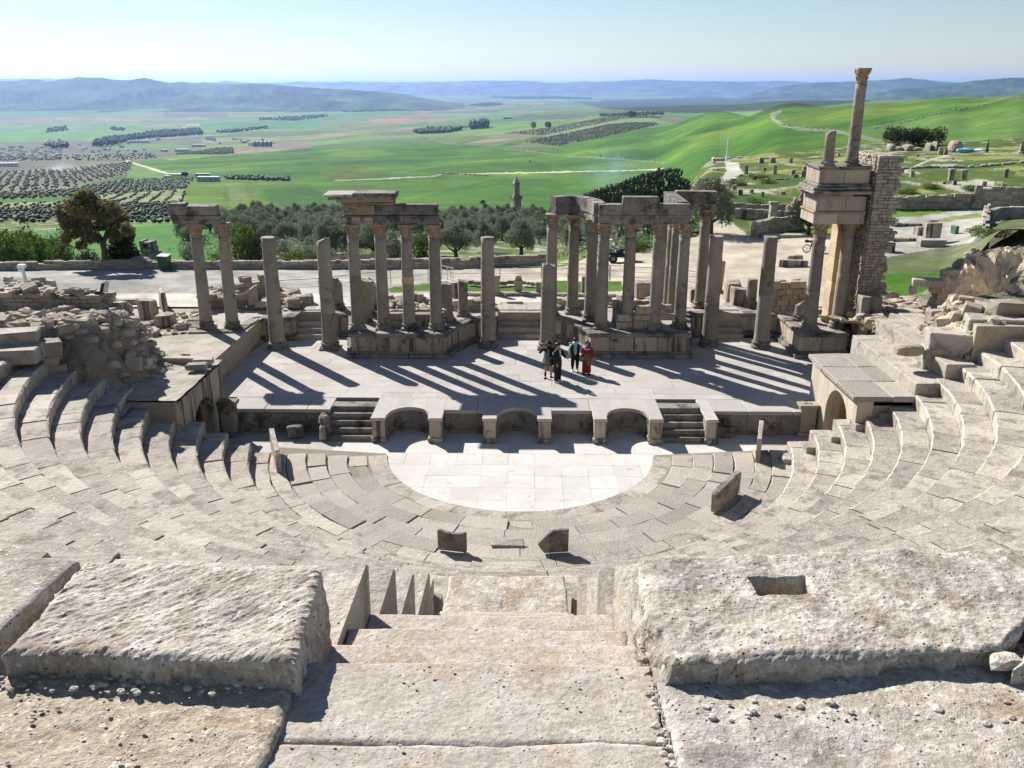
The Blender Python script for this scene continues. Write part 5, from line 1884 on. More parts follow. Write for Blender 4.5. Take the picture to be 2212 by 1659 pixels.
for lab, dx, dy, sz, rz in (('leaning slab of stone left of the rubble behind the leftmost columns', 355, 668, (0.25, 1.4, 1.0), 0.5),
							('broken wedge block beside the left door steps', 658, 660, (0.9, 0.5, 0.55), 0.2),
							('small square block in front of the left door, behind the steps', 640, 662, (0.5, 1.3, 0.5), 0.15)):
	p = G(dx, dy, 2.1)
	mb = MB(); mb.block((p.x, p.y, 2.1 + sz[2] / 2), sz, rz=rz, jit=0.06, bev=0.05)
	tag(mb.build('stone_block', M['podium'], None, loc=(p.x, p.y, 2.1)), lab, 'stone block')
# right wing: squared blocks behind the door steps
for lab, dx, dy, sz in (('tall upright block right of the right stage door', 1586, 655, (0.7, 1.2, 1.1)), ('upright ribbed block behind the greenish stump', 1601, 662, (0.9, 0.8, 0.95)),
						('squared pale pier beyond the tall dark column', 1547, 628, (0.75, 0.8, 1.7)), ('dark boulder beyond the right colonnade', 1391, 645, (0.9, 0.9, 0.9)),
						('small dark block beyond the last front column of the right colonnade', 1500, 655, (0.4, 0.5, 0.8))):
	p = G(dx, dy, 2.15)
	mb = MB(); mb.block((p.x, p.y + sz[1] / 2, 2.1 + sz[2] / 2), sz, rz=random.uniform(-.1, .1), jit=0.05, bev=0.05)
	tag(mb.build('stone_block', M['podium'], None, loc=(p.x, p.y, 2.1)), lab, 'stone block')
# tawny wall stubs between stump and tower
rubble_wall('wall_stub', 'tawny broken wall behind the stump with the oval top', gp(1650, 668, 2.2), gp(1722, 664, 2.2), 2.17, 3.4, 0.8, 'rubble', 0.3, 0.3, 0.7, top_rough=0.15)
# ------------------------------------------------------------------ tower at the right end
yD = G(1747, 709, PZ).y
tower_l = podcol('left of the two tall columns under the tower entablature', 1748, 709, 7.15, r=0.31, mat='column')
tower_r = podcol('right of the two tall columns under the tower entablature', 1808, 706, 7.15, r=0.31, mat='column')
tx0, tx1 = A(1757, 487, yD - 0.45).x, A(1862, 487, yD - 0.45).x
tw = thing('tower_fragment', 'tall stone fragment of the stage wall with two storeys of mouldings', 'ruin', ((tx0 + tx1) / 2, yD, 7.15))
def tb(part, x0, x1, y0, y1, z0, z1, mt, jit=0.008, bev=0.02):
	mb = MB(); mb.block(((x0 + x1) / 2, (y0 + y1) / 2, (z0 + z1) / 2), (x1 - x0, y1 - y0, z1 - z0), jit=jit, bev=bev)
	return mb.build(part, M[mt], tw)
xm = (tx0 + tx1) / 2 - 0.1
y0, y1 = yD - 0.38, yD + 1.6
tb('architrave_block', tx0 - 0.06, xm, y0, y1, 7.15, 7.62, 'tower')
tb('architrave_block', xm + 0.005, tx1, y0, y1, 7.15, 7.62, 'tower')
tb('moulding', tx0 - 0.12, tx1 + 0.02, y0 - 0.06, y1, 7.622, 7.72, 'capital')
tb('frieze_block', tx0, xm + 0.3, y0 + 0.02, y1, 7.722, 8.38, 'tower')
tb('frieze_block', xm + 0.305, tx1, y0 + 0.02, y1, 7.722, 8.38, 'tower')
tb('cornice_block', tx0 - 0.20, xm + 0.5, y0 - 0.22, y1, 8.382, 8.50, 'mould', 0.02)
tb('cornice_block', tx0 - 0.34, xm - 0.2, y0 - 0.42, y1, 8.502, 8.64, 'mould', 0.03)
tb('cornice_block', xm - 0.195, tx1 + 0.06, y0 - 0.42, y1, 8.502, 8.66, 'mould', 0.03)
tb('base_moulding', tx0 - 0.30, xm + 0.2, y0 - 0.24, y1, 8.662, 8.80, 'mould', 0.03)
tb('base_moulding', xm + 0.205, tx1 + 0.04, y0 - 0.24, y1, 8.662, 8.82, 'mould', 0.03)
tb('base_moulding', tx0 - 0.10, tx1 + 0.03, y0 - 0.10, y1, 8.822, 8.92, 'mould', 0.02)
tb('pedestal_block', tx0, xm + 0.1, y0 + 0.02, y1, 8.922, 9.55, 'tower')
tb('pedestal_block', xm + 0.105, tx1, y0 + 0.02, y1, 8.922, 9.55, 'tower')
tb('cap_block', tx0 - 0.08, xm - 0.3, y0 - 0.10, y1, 9.552, 9.70, 'mould', 0.02)
tb('cap_block', xm - 0.295, tx1 + 0.05, y0 - 0.10, y1, 9.552, 9.70, 'mould', 0.02)
# upper columns
def upcol(label, dx, dy, ytop, r, cap, br=0.0):
	p = G(dx, dy, 9.7)
	zt = A(dx, ytop, (p - CAM).dot(FW)).z
	column(label, (p.x, p.y, 9.7), zt - 9.7, r, cap=cap, broken=br, group='columns standing on top of the tower fragment', base_h=0.26, bdir=math.pi)
upcol('short broken column standing on top of the tower fragment', 1787, 360, 281, 0.24, False, 0.1)
upcol('tallest slender column with a dark capital on top of the tower fragment', 1839, 357, 147, 0.26, True)
# golden pilaster wall behind the two columns
gx0, gx1 = A(1795, 560, yD + 1.3).x, A(1830, 560, yD + 1.3).x
t = thing('ashlar_pier', 'golden ashlar pier rising behind the two tower columns', 'pier', ((gx0 + gx1) / 2, yD + 1.4, 2.1))
z = 2.1
while z < 7.1:
	h = random.choice((0.5, 0.62, 0.7, 0.82))
	if z + h > 7.0: h = 7.14 - z
	mb = MB(); mb.block(((gx0 + gx1) / 2, yD + 1.5, z + h / 2), (gx1 - gx0 + random.uniform(-.02, .02), 0.9, h - 0.008), jit=0.008, bev=0.02)
	mb.build('ashlar', M['golden'], t); z += h
# rubble pier on the right
rx0, rx1 = A(1858, 560, yD).x, A(1900, 560, yD).x
pier_t = thing('rubble_pier', 'very tall rough pier of small stones right of the tower columns', 'pier', ((rx0 + rx1) / 2, yD, 2.0))
zz_top = 10.05
mb = MB(); mb.box(rx0 + 0.1, rx1 - 0.12, yD - 0.2, yD + 3.2, 1.6, zz_top - 0.1, 0.5); mb.build('core', M['mortar'], pier_t)
z = 1.9; cnt = 0; rest = MB()
while z < zz_top:
	h = random.uniform(0.10, 0.19)
	taper_l = 0.0
	jag = 0.05 * math.sin(z * 5.1) + random.uniform(-0.05, 0.05) + (0.03 if z > 8.9 else 0.0)
	for side in ('front', 'left', 'right'):
		if side == 'front':
			x = rx0
			while x < rx1 + jag:
				w = random.uniform(0.14, 0.36)
				c, s, rz = (x + w / 2, yD - 0.28 + random.uniform(-.025, .025), z + h / 2), (w * 0.95, 0.26, h * 0.93), 0
				x += w
				if cnt < 285 and h > 0.11: piece('stone', random.choice(US['rubble']), pier_t, c, rot=(0, random.uniform(-.05, .05), random.uniform(-.06, .06)), scale=s); cnt += 1
				else: rest.block(c, s, rz=random.uniform(-.05, .05), jit=0.012, bev=0.02)
		else:
			y = yD - 0.2
			while y < yD + 3.2:
				w = random.uniform(0.16, 0.4)
				xx = rx0 + 0.08 if side == 'left' else rx1 - 0.1 + jag * 0.5
				rest.block((xx + random.uniform(-.02, .02), y + w / 2, z + h / 2), (0.26, w * 0.95, h * 0.92), jit=0.012, bev=0.02)
				y += w
	z += h
for k in range(60):
	rest.blob((random.uniform(rx0, rx1), random.uniform(yD - 0.2, yD + 3.2), zz_top), (0.3, 0.3, 0.2))
rest.build('stones', M['rubble'], pier_t)['kind'] = 'stuff'
# inner rubble return between ashlar pier and tall pier, up to the architrave
rubble_wall('rubble_return', 'rough stone wall face between the golden pier and the tall rubble pier', (gx1 + 0.35, yD + 2.3), (rx0 + 0.1, yD + 2.3), 2.1, 7.1, 0.6, 'rubble', 0.16, 0.15, 0.4, limit=200, both=False)
mb = MB(); mb.block((A(1862, 640, yD - 0.5).x + 0.25, yD - 0.55, 2.9), (0.9, 0.5, 2.2), jit=0.02, bev=0.03)
t = thing('door_jamb', 'grey monolithic door jamb standing at the foot of the tall rubble pier', 'pillar', (A(1875, 720, yD - 0.6).x, yD - 0.6, 1))
xj0, xj1 = A(1853, 640, yD - 0.9).x, A(1897, 640, yD - 0.9).x
for (za, zb, e) in ((0.9, 2.05, 0.02), (2.055, 2.7, 0.0), (2.705, 4.0, 0.0)):
	mb = MB(); mb.block(((xj0 + xj1) / 2, yD - 0.9, (za + zb) / 2), (xj1 - xj0 + e, 0.7, zb - za), jit=0.015, bev=0.03)
	mb.build('jamb_block', M['podium'], t)
# ------------------------------------------------------------------ rough ground by the theatre
def slope_mat(name, flat, steep, dirt):
	m = bpy.data.materials.new(name)
	m.use_nodes = True
	nt = m.node_tree
	b = nt.nodes['Principled BSDF']
	b.inputs['Roughness'].default_value = 0.95
	b.inputs['Specular IOR Level'].default_value = 0.2
	geo = _n(nt, 'ShaderNodeNewGeometry')
	pos = geo.outputs['Position']
	sep = _n(nt, 'ShaderNodeSeparateXYZ')
	nt.links.new(geo.outputs['Normal'], sep.inputs[0])
	n1 = _noise(nt, pos, 0.8, 5, 0.65)
	n2 = _noise(nt, pos, 5.0, 6, 0.7)
	n3 = _noise(nt, pos, 1.9, 5, 0.7)
	fac = _ramp(nt, _math(nt, 'ADD', sep.outputs['Z'], _ramp(nt, n2, 0.2, 0.8, -0.15, 0.15)), 0.62, 0.80)
	st = _mix(nt, _ramp(nt, n3, 0.52, 0.66), steep, dirt)
	fl = _mix(nt, _ramp(nt, _math(nt, 'ADD', _math(nt, 'MULTIPLY', n1, 0.5), _math(nt, 'MULTIPLY', n2, 0.5)), 0.46, 0.60), flat, (0.27, 0.24, 0.19))
	c = _mix(nt, fac, st, fl)
	l = _ramp(nt, n2, 0.25, 0.75, 0.75, 1.25)
	cc = _n(nt, 'ShaderNodeCombineColor')
	for k in range(3): nt.links.new(l, cc.inputs[k])
	c = _mix(nt, 1.0, c, cc.outputs[0], 'MULTIPLY')
	nt.links.new(c, b.inputs['Base Color'])
	bp = _n(nt, 'ShaderNodeBump'); bp.inputs['Strength'].default_value = 0.9; bp.inputs['Distance'].default_value = 0.08
	nt.links.new(n2, bp.inputs['Height']); nt.links.new(bp.outputs[0], b.inputs['Normal'])
	return m
M['bank_r'] = slope_mat('tawny_cliff_and_turf', (0.095, 0.115, 0.045), (0.66, 0.53, 0.37), (0.34, 0.28, 0.20))  # steep rock colour lightened to stand in for grazing sun on the cliff
M['bank_l'] = slope_mat('grey_rubble_and_earth', (0.36, 0.33, 0.28), (0.22, 0.20, 0.17), (0.12, 0.11, 0.095))
M['bank_p'] = slope_mat('bare_paved_ground', (0.42, 0.385, 0.33), (0.40, 0.34, 0.26), (0.25, 0.22, 0.18))

def rock_grid(name_, x0, x1, y0, y1, step, zf, mat, amp, freq, kind='structure', seed=3, horiz=1.0):
	nx, ny = int((x1 - x0) / step) + 1, int((y1 - y0) / step) + 1
	X, Y = np.meshgrid(np.linspace(x0, x1, nx), np.linspace(y0, y1, ny))
	X, Y = X.ravel(), Y.ravel()
	Z = zf(X, Y)
	P = np.stack([X, Y, Z], 1)
	Q = P * freq
	ax = amp(X, Y) if callable(amp) else amp
	d = np.stack([fbm(Q, 4, seed), fbm(Q + 31, 4, seed + 1), fbm(Q + 67, 4, seed + 2)], 1)
	d = np.sign(d) * np.abs(d) ** 0.8
	P = P + d * (np.array([horiz, horiz, 1.0]) * (ax[:, None] if callable(amp) else ax))
	idx = np.arange(nx * ny).reshape(ny, nx)
	q = np.stack([idx[:-1, :-1], idx[:-1, 1:], idx[1:, 1:], idx[1:, :-1]], -1).reshape(-1, 4)
	o = grid_object(name_, P, q, None, mat, kind)
	o.data.polygons.foreach_set('use_smooth', np.zeros(len(q), bool))
	return o
def sst(a, b, x):
	t = np.clip((x - a) / (b - a), 0, 1)
	return t * t * (3 - 2 * t)
# plain ground right behind the stage wall and to the left of it
mb = MB(); mb.box(-60, -12.9, 33.4, 44.3, 0.0, 2.12); mb.box(-12.9, 15.0, 42.9, 44.3, 0.0, 2.16)
gl = mb.build('ground', M['bank_p']); gl['kind'] = 'structure'
# left rubble platform
def zl(X, Y):
	edge = -14.9 + 0.5 * np.sin(Y * 1.3) * 0.5
	pl = 5.15 + 0.02 * (-15 - X)
	a = sst(edge + 1.3, edge, X)                      # rises to the left of the edge
	b = sst(33.6, 31.6, Y)                            # ends towards the back
	c = sst(27.3, 28.7, Y - 0.04 * (X + 15))          # front
	low = np.where(Y > 33, 2.0, 2.72)
	return low + (pl - low) * a * b * c
rock_grid('rocky_bank', -30, -13.2, 26.6, 34.6, 0.11, zl, M['bank_l'], lambda X, Y: 0.05 + 0.10 * (sst(-15.9, -14.9, X) * (1 - sst(-13.9, -13.4, X))), 1.5, seed=12)
# right: plateau, cliff and turf above it
def zr(X, Y):
	plat = 5.1 + 0.05 * (X - 17)
	pm = sst(14.9, 16.6, X - 0.12 * (Y - 31))
	cliff_y = 34.2 + 0.35 * np.sin(X * 1.1) - 0.12 * (X - 18)
	cm = sst(cliff_y, cliff_y + 1.1, Y) * sst(16.8, 18.6, X)
	top = 6.5 + 0.06 * (X - 18)
	hi = sst(20.5, 27.5, X)
	fall = sst(35.6, 38.6 + 6.5 * hi, Y)
	top = top * (1 - fall) + (2.2 + 3.9 * hi) * fall
	side = 3.1 + 0.6 * sst(14.2, 16.5, X)
	z = side + (plat - side) * pm * sst(34.6, 33.2, Y + (17 - X) * 0.4)
	z = z + (top - z) * cm
	zb = np.where(X < 17.8, 3.6 - (Y - 34) * 0.16, z)
	w = sst(33.5, 35.5, Y) * sst(18.6, 17.2, X)
	z = z * (1 - w) + zb * w
	return z * sst(28.0, 28.9, Y + 0.02 * X + 0.2) + 0.0
rock_grid('rocky_bank', 14.6, 31, 29.4, 46.5, 0.115, zr, M['bank_r'],
		  lambda X, Y: 0.05 + 0.22 * sst(33.2, 34.4, Y) * sst(41, 36.5, Y) + 0.10 * sst(17.5, 15.5, X), 1.25, seed=22)
mb = MB(); mb.prism([(15.8, 29.3), (31, 29.3), (31, 33.6), (16.8, 33.4)], 4.0, 5.165)
pv = mb.build('bare_paving', M['bank_p'], None); pv['kind'] = 'structure'

# ------------------------------------------------------------------ loose masonry, left
P_ = [(-18.6, 28.3), (-13.6, 28.6), (-13.1, 33.9), (-17.6, 33.4)]
def zlf(x, y): return float(zl(np.array([x]), np.array([y]))[0])
def zrf(x, y): return float(zr(np.array([x]), np.array([y]))[0])
rubble_heap('rubble_heap', 'dark rubble face with rounded boulders at the right edge of the left terrace', P_, zlf, 620, 0.13, 0.55, flat=0.8, sink=0.3)
rubble_heap('rubble_heap', 'flat weathered stones along the front edge of the left terrace', [(-24, 27.2), (-15.4, 27.6), (-15.0, 28.9), (-24, 28.4)], zlf, 130, 0.18, 0.7, flat=0.5)
rubble_wall('dry_stone_wall', 'long dry stone wall along the back of the left terrace, under the floodlight', (-24.5, 31.7), (-15.5, 31.2), 5.0, 5.75, 0.75, 'rubble', 0.15, 0.2, 0.5, limit=290)
rubble_heap('rubble_patch', 'row of rough coping stones on the long dry stone wall', [(-24, 31.5), (-15.9, 30.95), (-15.9, 31.5), (-24, 32.0)], lambda x, y: 5.8, 90, 0.18, 0.5)
p = G(112, 622, 3.0)
rubble_wall('dry_stone_wall', 'short pale stone wall ramp behind the long dry stone wall', (p.x - 3.4, p.y + 0.5), (p.x + 0.4, p.y - 1.5), 2.1, 3.5, 1.0, 'rubble', 0.22, 0.3, 0.6, slope=lambda t: 0.4 + 0.6 * t)
p = G(18, 655, 5.2)
mb = MB(); mb.block((p.x, p.y + 0.5, 5.35), (2.6, 1.2, 0.75), rz=0.05, jit=0.08, bev=0.06)
tag(mb.build('masonry_block', M['podium'], None, loc=(p.x, p.y, 5.1)), 'big squared masonry block at the far left end of the dry stone wall', 'stone block')
rubble_heap('rubble_heap', 'jumbled dark stones on top of the masonry block at the far left', [(p.x - 1.5, p.y + 0.6), (p.x + 0.9, p.y + 0.6), (p.x + 0.9, p.y + 1.8), (p.x - 1.5, p.y + 1.8)], lambda x, y: 5.72, 45, 0.12, 0.4)
# big slabs on the left terrace front: picture places (front-left, front-right) and size
def flag(label, dx, dy, z, sx, sy, sz, rz, mat='seat', name='stone_slab', cat='stone slab', jit=0.04, grp=None):
	q = G(dx, dy, z)
	m_ = MB(); m_.block((q.x, q.y, z - sz / 2), (sx, sy, sz), rz=rz, jit=jit, bev=0.04)
	return tag(m_.build(name, M[mat], None, loc=(q.x, q.y, z - sz)), label, cat, grp)
flag('thick pale slab highest on the left terrace edge, at the frame side', 36, 714, 5.35, 1.3, 0.9, 0.4, 0.35)
flag('second big stepped slab at the top of the left rows, near the frame side', 30, 748, 5.0, 1.6, 1.0, 0.5, 0.2)
flag('squared slab stepping down from the left terrace, right of the big stepped slab', 92, 735, 4.95, 1.1, 0.9, 0.5, 0.5)
flag('long slab with a shaded front lying against the dark rubble face', 168, 735, 4.55, 1.8, 0.9, 0.6, 0.05)
flag('curved pale slab at the foot of the dark rubble face', 205, 790, 3.6, 1.9, 0.6, 0.6, 0.12)
flag('small squared stone on the left row ends, topmost', 95, 765, 4.45, 0.8, 0.8, 0.5, 0.6)
flag('narrow bright stone beside the curved pale slab', 122, 783, 4.1, 0.6, 1.0, 0.5, 0.5)
flag('squared stone just below the curved pale slab', 143, 800, 3.75, 0.7, 1.0, 0.5, 0.5)
flag('flat slab near the corner of the left vaulted entrance roof', 325, 797, 3.05, 1.0, 0.5, 0.25, 0.0)
# roof over the left entrance
mb = MB()
rr = rock_grid('entrance_roof', -14.8, -11.72, 27.65, 32.35, 0.12, lambda X, Y: 2.86 + 0.10 * sst(-12.6, -14.6, X), M['bank_p'], 0.035, 1.6, seed=33, horiz=0.2)
mb = MB()
for q in ((-15, -12.33, 27.77, 28.9, 0, 2.70), (-15, -12.33, 31.25, 32.2, 0, 2.7), (-15, -11.79, 27.77, 32.2, 2.42, 2.7), (-15.2, -15, 27.77, 32.2, 0, 2.7), (-15.2, -11.77, 27.62, 27.745, 0, 2.8)): mb.box(*q)
mb.build('vault_fill', M['rubble'], t2)['kind'] = 'stuff'
mb = MB()
q = G(300, 772, 3.0)
mb.block((-13.4, 32.0, 2.98), (2.4, 0.5, 0.22), rz=-0.05, jit=0.04, bev=0.04)
tag(mb.build('stone_slab', M['seat'], None, loc=(-13.4, 32.0, 2.85)), 'long pale slab along the back edge of the left entrance roof', 'stone slab')
for lab, dx, dy in (('upper of two small squared blocks on the left entrance roof corner', 440, 785), ('lower of two small squared blocks on the left entrance roof corner', 425, 797)):
	q = G(dx, dy, 2.95); mb = MB(); mb.block((q.x, q.y, 3.05), (0.75, 0.42, 0.24), rz=0.1, jit=0.03, bev=0.04)
	tag(mb.build('stone_block', M['seat'], None, loc=(q.x, q.y, 2.93)), lab, 'stone block')
for k, (lab, dx, dy, sz) in enumerate((('grey upright stone left of the dark side hall, beside the rubble face', 323, 690, (0.8, 0.5, 1.0)), ('tawny loose block beyond the dark rubble face', 358, 705, (0.8, 0.6, 0.6)),
									   ('long low stone lying on the pale ground beyond the left terrace', 278, 660, (2.6, 0.4, 0.35)))):
	q = G(dx, dy, 2.1); mb = MB(); mb.block((q.x, q.y, 2.1 + sz[2] / 2), sz, rz=0.15 * (k - 1), jit=0.05, bev=0.05)
	tag(mb.build('stone_block', M['podium'], None, loc=(q.x, q.y, 2.1)), lab, 'stone block')

# ------------------------------------------------------------------ loose masonry, right
rubble_heap('rubble_heap', 'pale tumbled rubble slope above the grey tribunal steps', [(15.0, 29.6), (16.9, 29.7), (17.2, 33.6), (15.2, 34.6)], zrf, 230, 0.14, 0.6, flat=0.8)
rubble_heap('rubble_heap', 'grey rocks piled right of the tall rubble pier', [(14.9, 34.6), (18.6, 35.6), (21.5, 40.5), (21.0, 45.5), (16.0, 44.0)], lambda x, y: zrf(x, y) + 0.14, 560, 0.2, 0.9, flat=0.6)
rubble_heap('rubble_heap', 'broken grey rocks along the top of the tawny cliff', [(17.5, 35.6), (29, 34.6), (29.5, 37.6), (18.5, 38.6)], lambda x, y: zrf(x, y) + 0.12, 200, 0.15, 0.7, flat=0.6)
rubble_heap('rubble_heap', 'loose stones where the bare paving meets the tawny cliff at the right edge', [(22, 32.6), (28, 31.6), (28, 33.6), (22, 34.2)], zrf, 90, 0.2, 0.9, flat=0.6)
flag('big pale corner block at the top of the right rows, with a sunlit left face', 2062, 716, 4.75, 1.7, 1.0, 1.0, -0.25)
flag('dark fronted corner block highest on the right rows', 2152, 684, 5.3, 1.9, 0.9, 0.9, -0.2)
flag('squared corner block lowest of the three at the right rubble slope', 2022, 748, 4.2, 0.9, 0.8, 0.9, -0.2)
q = G(1963, 757, 4.1); mb = MB(); mb.blob((q.x, q.y, 4.13), (0.95, 0.6, 0.42), rough=0.12, sub=3)
tag(mb.build('boulder', M['rubble'], None, loc=(q.x, q.y, 3.95)), 'rounded grey boulder resting on the highest tribunal step', 'boulder')
flag('flat boulder with a dark shadow on the bare paving at the right edge', 2180, 650, 5.7, 1.2, 0.8, 0.5, 0.1, mat='rubble', name='boulder', cat='boulder', jit=0.12)
q = G(2002, 617, 5.2)
t = thing('fluted_block', 'long carved block with fluted front lying on stones before the cliff', 'stone block', (q.x, q.y, 4.6))
mb = MB(); mb.block((q.x, q.y, 5.33), (1.2, 0.5, 0.34), rz=-0.22, jit=0.03, bev=0.04); mb.build('block', M['seat'], t)
mb = MB()
for k in range(14):
	a = -0.53 + k * 0.082
	mb.block((q.x + a * math.cos(-0.22) - 0.26 * 0.22, q.y + a * math.sin(-0.22) - 0.25, 5.33), (0.045, 0.04, 0.27), rz=-0.22, bev=0.02)
mb.build('flutes', M['seat'], t)['kind'] = 'stuff'
mb = MB(); mb.blob((q.x + 0.4, q.y + 0.1, 5.02), (0.5, 0.4, 0.36)); mb.blob((q.x - 0.5, q.y + 0.1, 5.0), (0.3, 0.4, 0.5)); mb.build('support_stones', M['rubble'], t)

# ------------------------------------------------------------------ parapet of the road
def pwall(label, pts, z, h, th=0.45, name_='parapet_wall', mat='rubble', course=0.17, limit=290, lmin=0.3, lmax=0.65, drop=None):
	W_ = [G(dx, dy, z if drop is None else z) for dx, dy in pts]
	t = thing(name_, label, 'wall', ((W_[0].x + W_[-1].x) / 2, W_[len(W_) // 2].y, z))
	n0 = max(20, limit // (len(W_) - 1))
	for a, b in zip(W_[:-1], W_[1:]):
		rubble_wall(name_, '', (a.x, a.y), (b.x, b.y), z - 0.1, z + h, th, mat, course, lmin, lmax, parent=t, limit=n0, top_rough=0.05, both=True)
	return t
pwall('long low stone parapet along the far side of the road, left part behind the bin', [(-60, 588), (120, 584), (300, 581), (470, 582), (650, 582)], 1.5, 0.55)
pwall('low stone parapet along the road behind the cornice colonnade', [(656, 582), (800, 581), (935, 580)], 1.5, 0.55)
pwall('low stone parapet below the olive trees, rising towards the right colonnade', [(940, 580), (1060, 573), (1180, 569)], 1.6, 0.55)
# curb and grass edge behind the stage wall
for lab, x0, x1, dy in (('low pale kerb of flat stones in front of the grass strip', 980, 1170, 634), ('kerb of flat stones behind the right colonnade', 1190, 1440, 636)):
	a, b = G(x0, dy, 2.2), G(x1, dy, 2.2)
	t = thing('kerb', lab, 'kerb', ((a.x + b.x) / 2, a.y, 2.1))
	x = a.x
	while x < b.x:
		w = random.uniform(0.5, 1.1)
		piece('stone', random.choice(US['seat']), t, (x + w / 2, a.y + random.uniform(-.05, .05), 2.2), rot=(0, 0, random.uniform(-.05, .05)), scale=(w * 0.97, 0.35, 0.14)); x += w

# ------------------------------------------------------------------ forum stones
FGRP = 'weathered stone stumps scattered over the grassy terrace'
ZRD = lambda zx, zy: (1468.8 + zx * 0.336, 86.4 + zy * 0.336)
def standing(label, zx, zy, w, h, mat='podium', rz=None, cat='stone stump', name_='stone_stump', grp=FGRP, dep_=None, lean=0.03):
	dx, dy = ZRD(zx, zy)
	p = T(dx, dy, 60, 260)
	depth = (p - CAM).dot(FW) * math.cos(PITCH) + (13 - p.z) * math.sin(PITCH)
	k = 0.336 / FPX * depth
	w, h = w * k, h * k
	mb = MB(); mb.block((p.x, p.y, p.z + h / 2 - 0.05), (w, dep_ or w * 0.8, h + 0.1), rz=rz if rz is not None else random.uniform(-.3, .3), jit=w * 0.08, bev=w * 0.09,
						tilt=(random.uniform(-lean, lean), random.uniform(-lean, lean)))
	return tag(mb.build(name_, M[mat], None, loc=(p.x, p.y, p.z)), label, cat, grp)
ST = [(425, 860, 22, 55, 'tall dark upright stump nearest the stepped path'), (520, 792, 32, 36, 'squat wedge-topped block left in the farthest row of stumps'),
	  (592, 790, 34, 30, 'broad block in the middle of the farthest row of stumps'), (710, 792, 22, 32, 'small upright stump right in the farthest row'),
	  (543, 842, 18, 20, 'tiny reddish stump between two tall upright ones'), (610, 863, 22, 57, 'tall narrow stump left of the tower, alone in the grass'),
	  (725, 873, 24, 35, 'upright stump left in the cluster beside the tower'), (742, 885, 30, 22, 'low cube in front of the cluster beside the tower'),
	  (799, 850, 24, 35, 'upright stump at the back of the cluster beside the tower'), (793, 883, 26, 42, 'tallest stump in front of the cluster beside the tower'),
	  (825, 825, 28, 28, 'pair-like block farthest back of the cluster beside the tower'), (882, 862, 24, 26, 'cube half hidden by the tower edge'),
	  (996, 805, 14, 28, 'thin stump seen between the two columns on top of the tower'), (488, 893, 20, 24, 'small dark cube on the slope above the path bend'),
	  (350, 962, 24, 30, 'block at the edge of the slope above the olive bush'), (388, 998, 28, 35, 'block nearest the olive bush on the grassy slope'),
	  (461, 985, 24, 24, 'low dark cube beside the pale track on the slope'), (530, 1010, 18, 34, 'narrow stump in front of a flat slab on the slope'),
	  (665, 995, 26, 24, 'solitary cube above the ruined wall stub'), (1408, 876, 22, 34, 'upright stump just right of the tall rubble pier'),
	  (1490, 880, 26, 38, 'leaning stump by the pale track right of the rubble pier'), (1738, 902, 38, 72, 'tallest leaning block of the right-hand meadow'),
	  (1824, 896, 32, 60, 'tall upright block right of the tallest leaning one'), (2090, 884, 28, 54, 'leaning upright block at the far right of the meadow'),
	  (1763, 932, 24, 28, 'small stump in front of the tallest leaning block'), (1952, 942, 28, 32, 'squat stump above the yellow-flowered slope'),
	  (1672, 738, 26, 30, 'left of two blocks where the pale track tops the rise'), (1707, 737, 22, 34, 'right of two blocks where the pale track tops the rise'),
	  (1527, 750, 18, 14, 'small low stone in the meadow right of the rubble pier'), (1755, 770, 18, 14, 'small low stone beyond the two tall blocks'),
	  (1965, 972, 34, 18, 'flat dark stone left of a pair above the retaining wall'), (2005, 966, 34, 18, 'flat dark stone right of a pair above the retaining wall'),
	  (2082, 948, 28, 20, 'tilted pale stone at the right above the retaining wall'), (1020, 745, 16, 14, 'small stone seen just right of the tallest column base'),
	  (390, 876, 22, 10, 'flat stone at the side of the stepped path'), (1695, 925, 20, 14, 'white flat stone left of the tallest leaning block')]
for zx, zy, w, h, lab in ST: standing(lab, zx, zy, w, h)
p = T(*ZRD(592, 1180), 50, 120)
t = thing('carved_pillar', 'eroded pale pillar with moulded foot on the little green lawn', 'pillar', (p.x, p.y, p.z))
for (z0, z1, w) in ((0, 0.2, 1.0), (0.2, 0.35, 0.85), (0.35, 1.65, 0.62), (1.65, 1.9, 0.78)):
	mb = MB(); mb.block((p.x, p.y, p.z + (z0 + z1) / 2), (w, w, z1 - z0), jit=0.04, bev=0.05); mb.build('foot' if z1 < 0.4 else ('cap' if z0 > 1.5 else 'shaft'), M['seat'], t)
# ruined wall stub and low walls by the square
p = T(*ZRD(750, 1150), 50, 120)
t = thing('ruined_wall', 'ragged triangular stub of a small-stone wall left of the tower', 'ruin', (p.x, p.y, p.z))
rubble_wall('', '', (p.x - 0.95, p.y + 0.2), (p.x + 1.05, p.y - 0.2), p.z - 0.2, p.z + 2.5, 0.8, 'rubble', 0.16, 0.16, 0.4, parent=t, limit=250,
			slope=lambda q: max(0.25, min(1.0, 0.38 + 0.85 * q + 0.10 * math.sin(q * 25))))
def twall(label, pts, h, th=0.5, mat='rubble', course=0.25, lmin=0.35, lmax=0.8, limit=200, f0=50, f1=150, both=False, name_='low_wall', lift=0.0):
	W_ = [T(*ZRD(a, b), f0, f1) for a, b in pts]
	t = thing(name_, label, 'wall', tuple(W_[0]))
	n0 = max(15, limit // (len(W_) - 1))
	for a, b in zip(W_[:-1], W_[1:]):
		rubble_wall('', '', (a.x, a.y), (b.x, b.y), min(a.z, b.z) - 0.25, min(a.z, b.z) + h + lift, th, mat, course, lmin, lmax, parent=t, limit=n0, both=True, top_rough=0.06)
	return t
twall('low wall of pale squared stones along the foot of the grassy slope', [(265, 1112), (440, 1118), (660, 1120)], 0.75, limit=150)
twall('dark low bench-like wall in front of the ruined wall stub', [(350, 1148), (520, 1155), (740, 1160)], 0.7, mat='podium', course=0.35, limit=100)
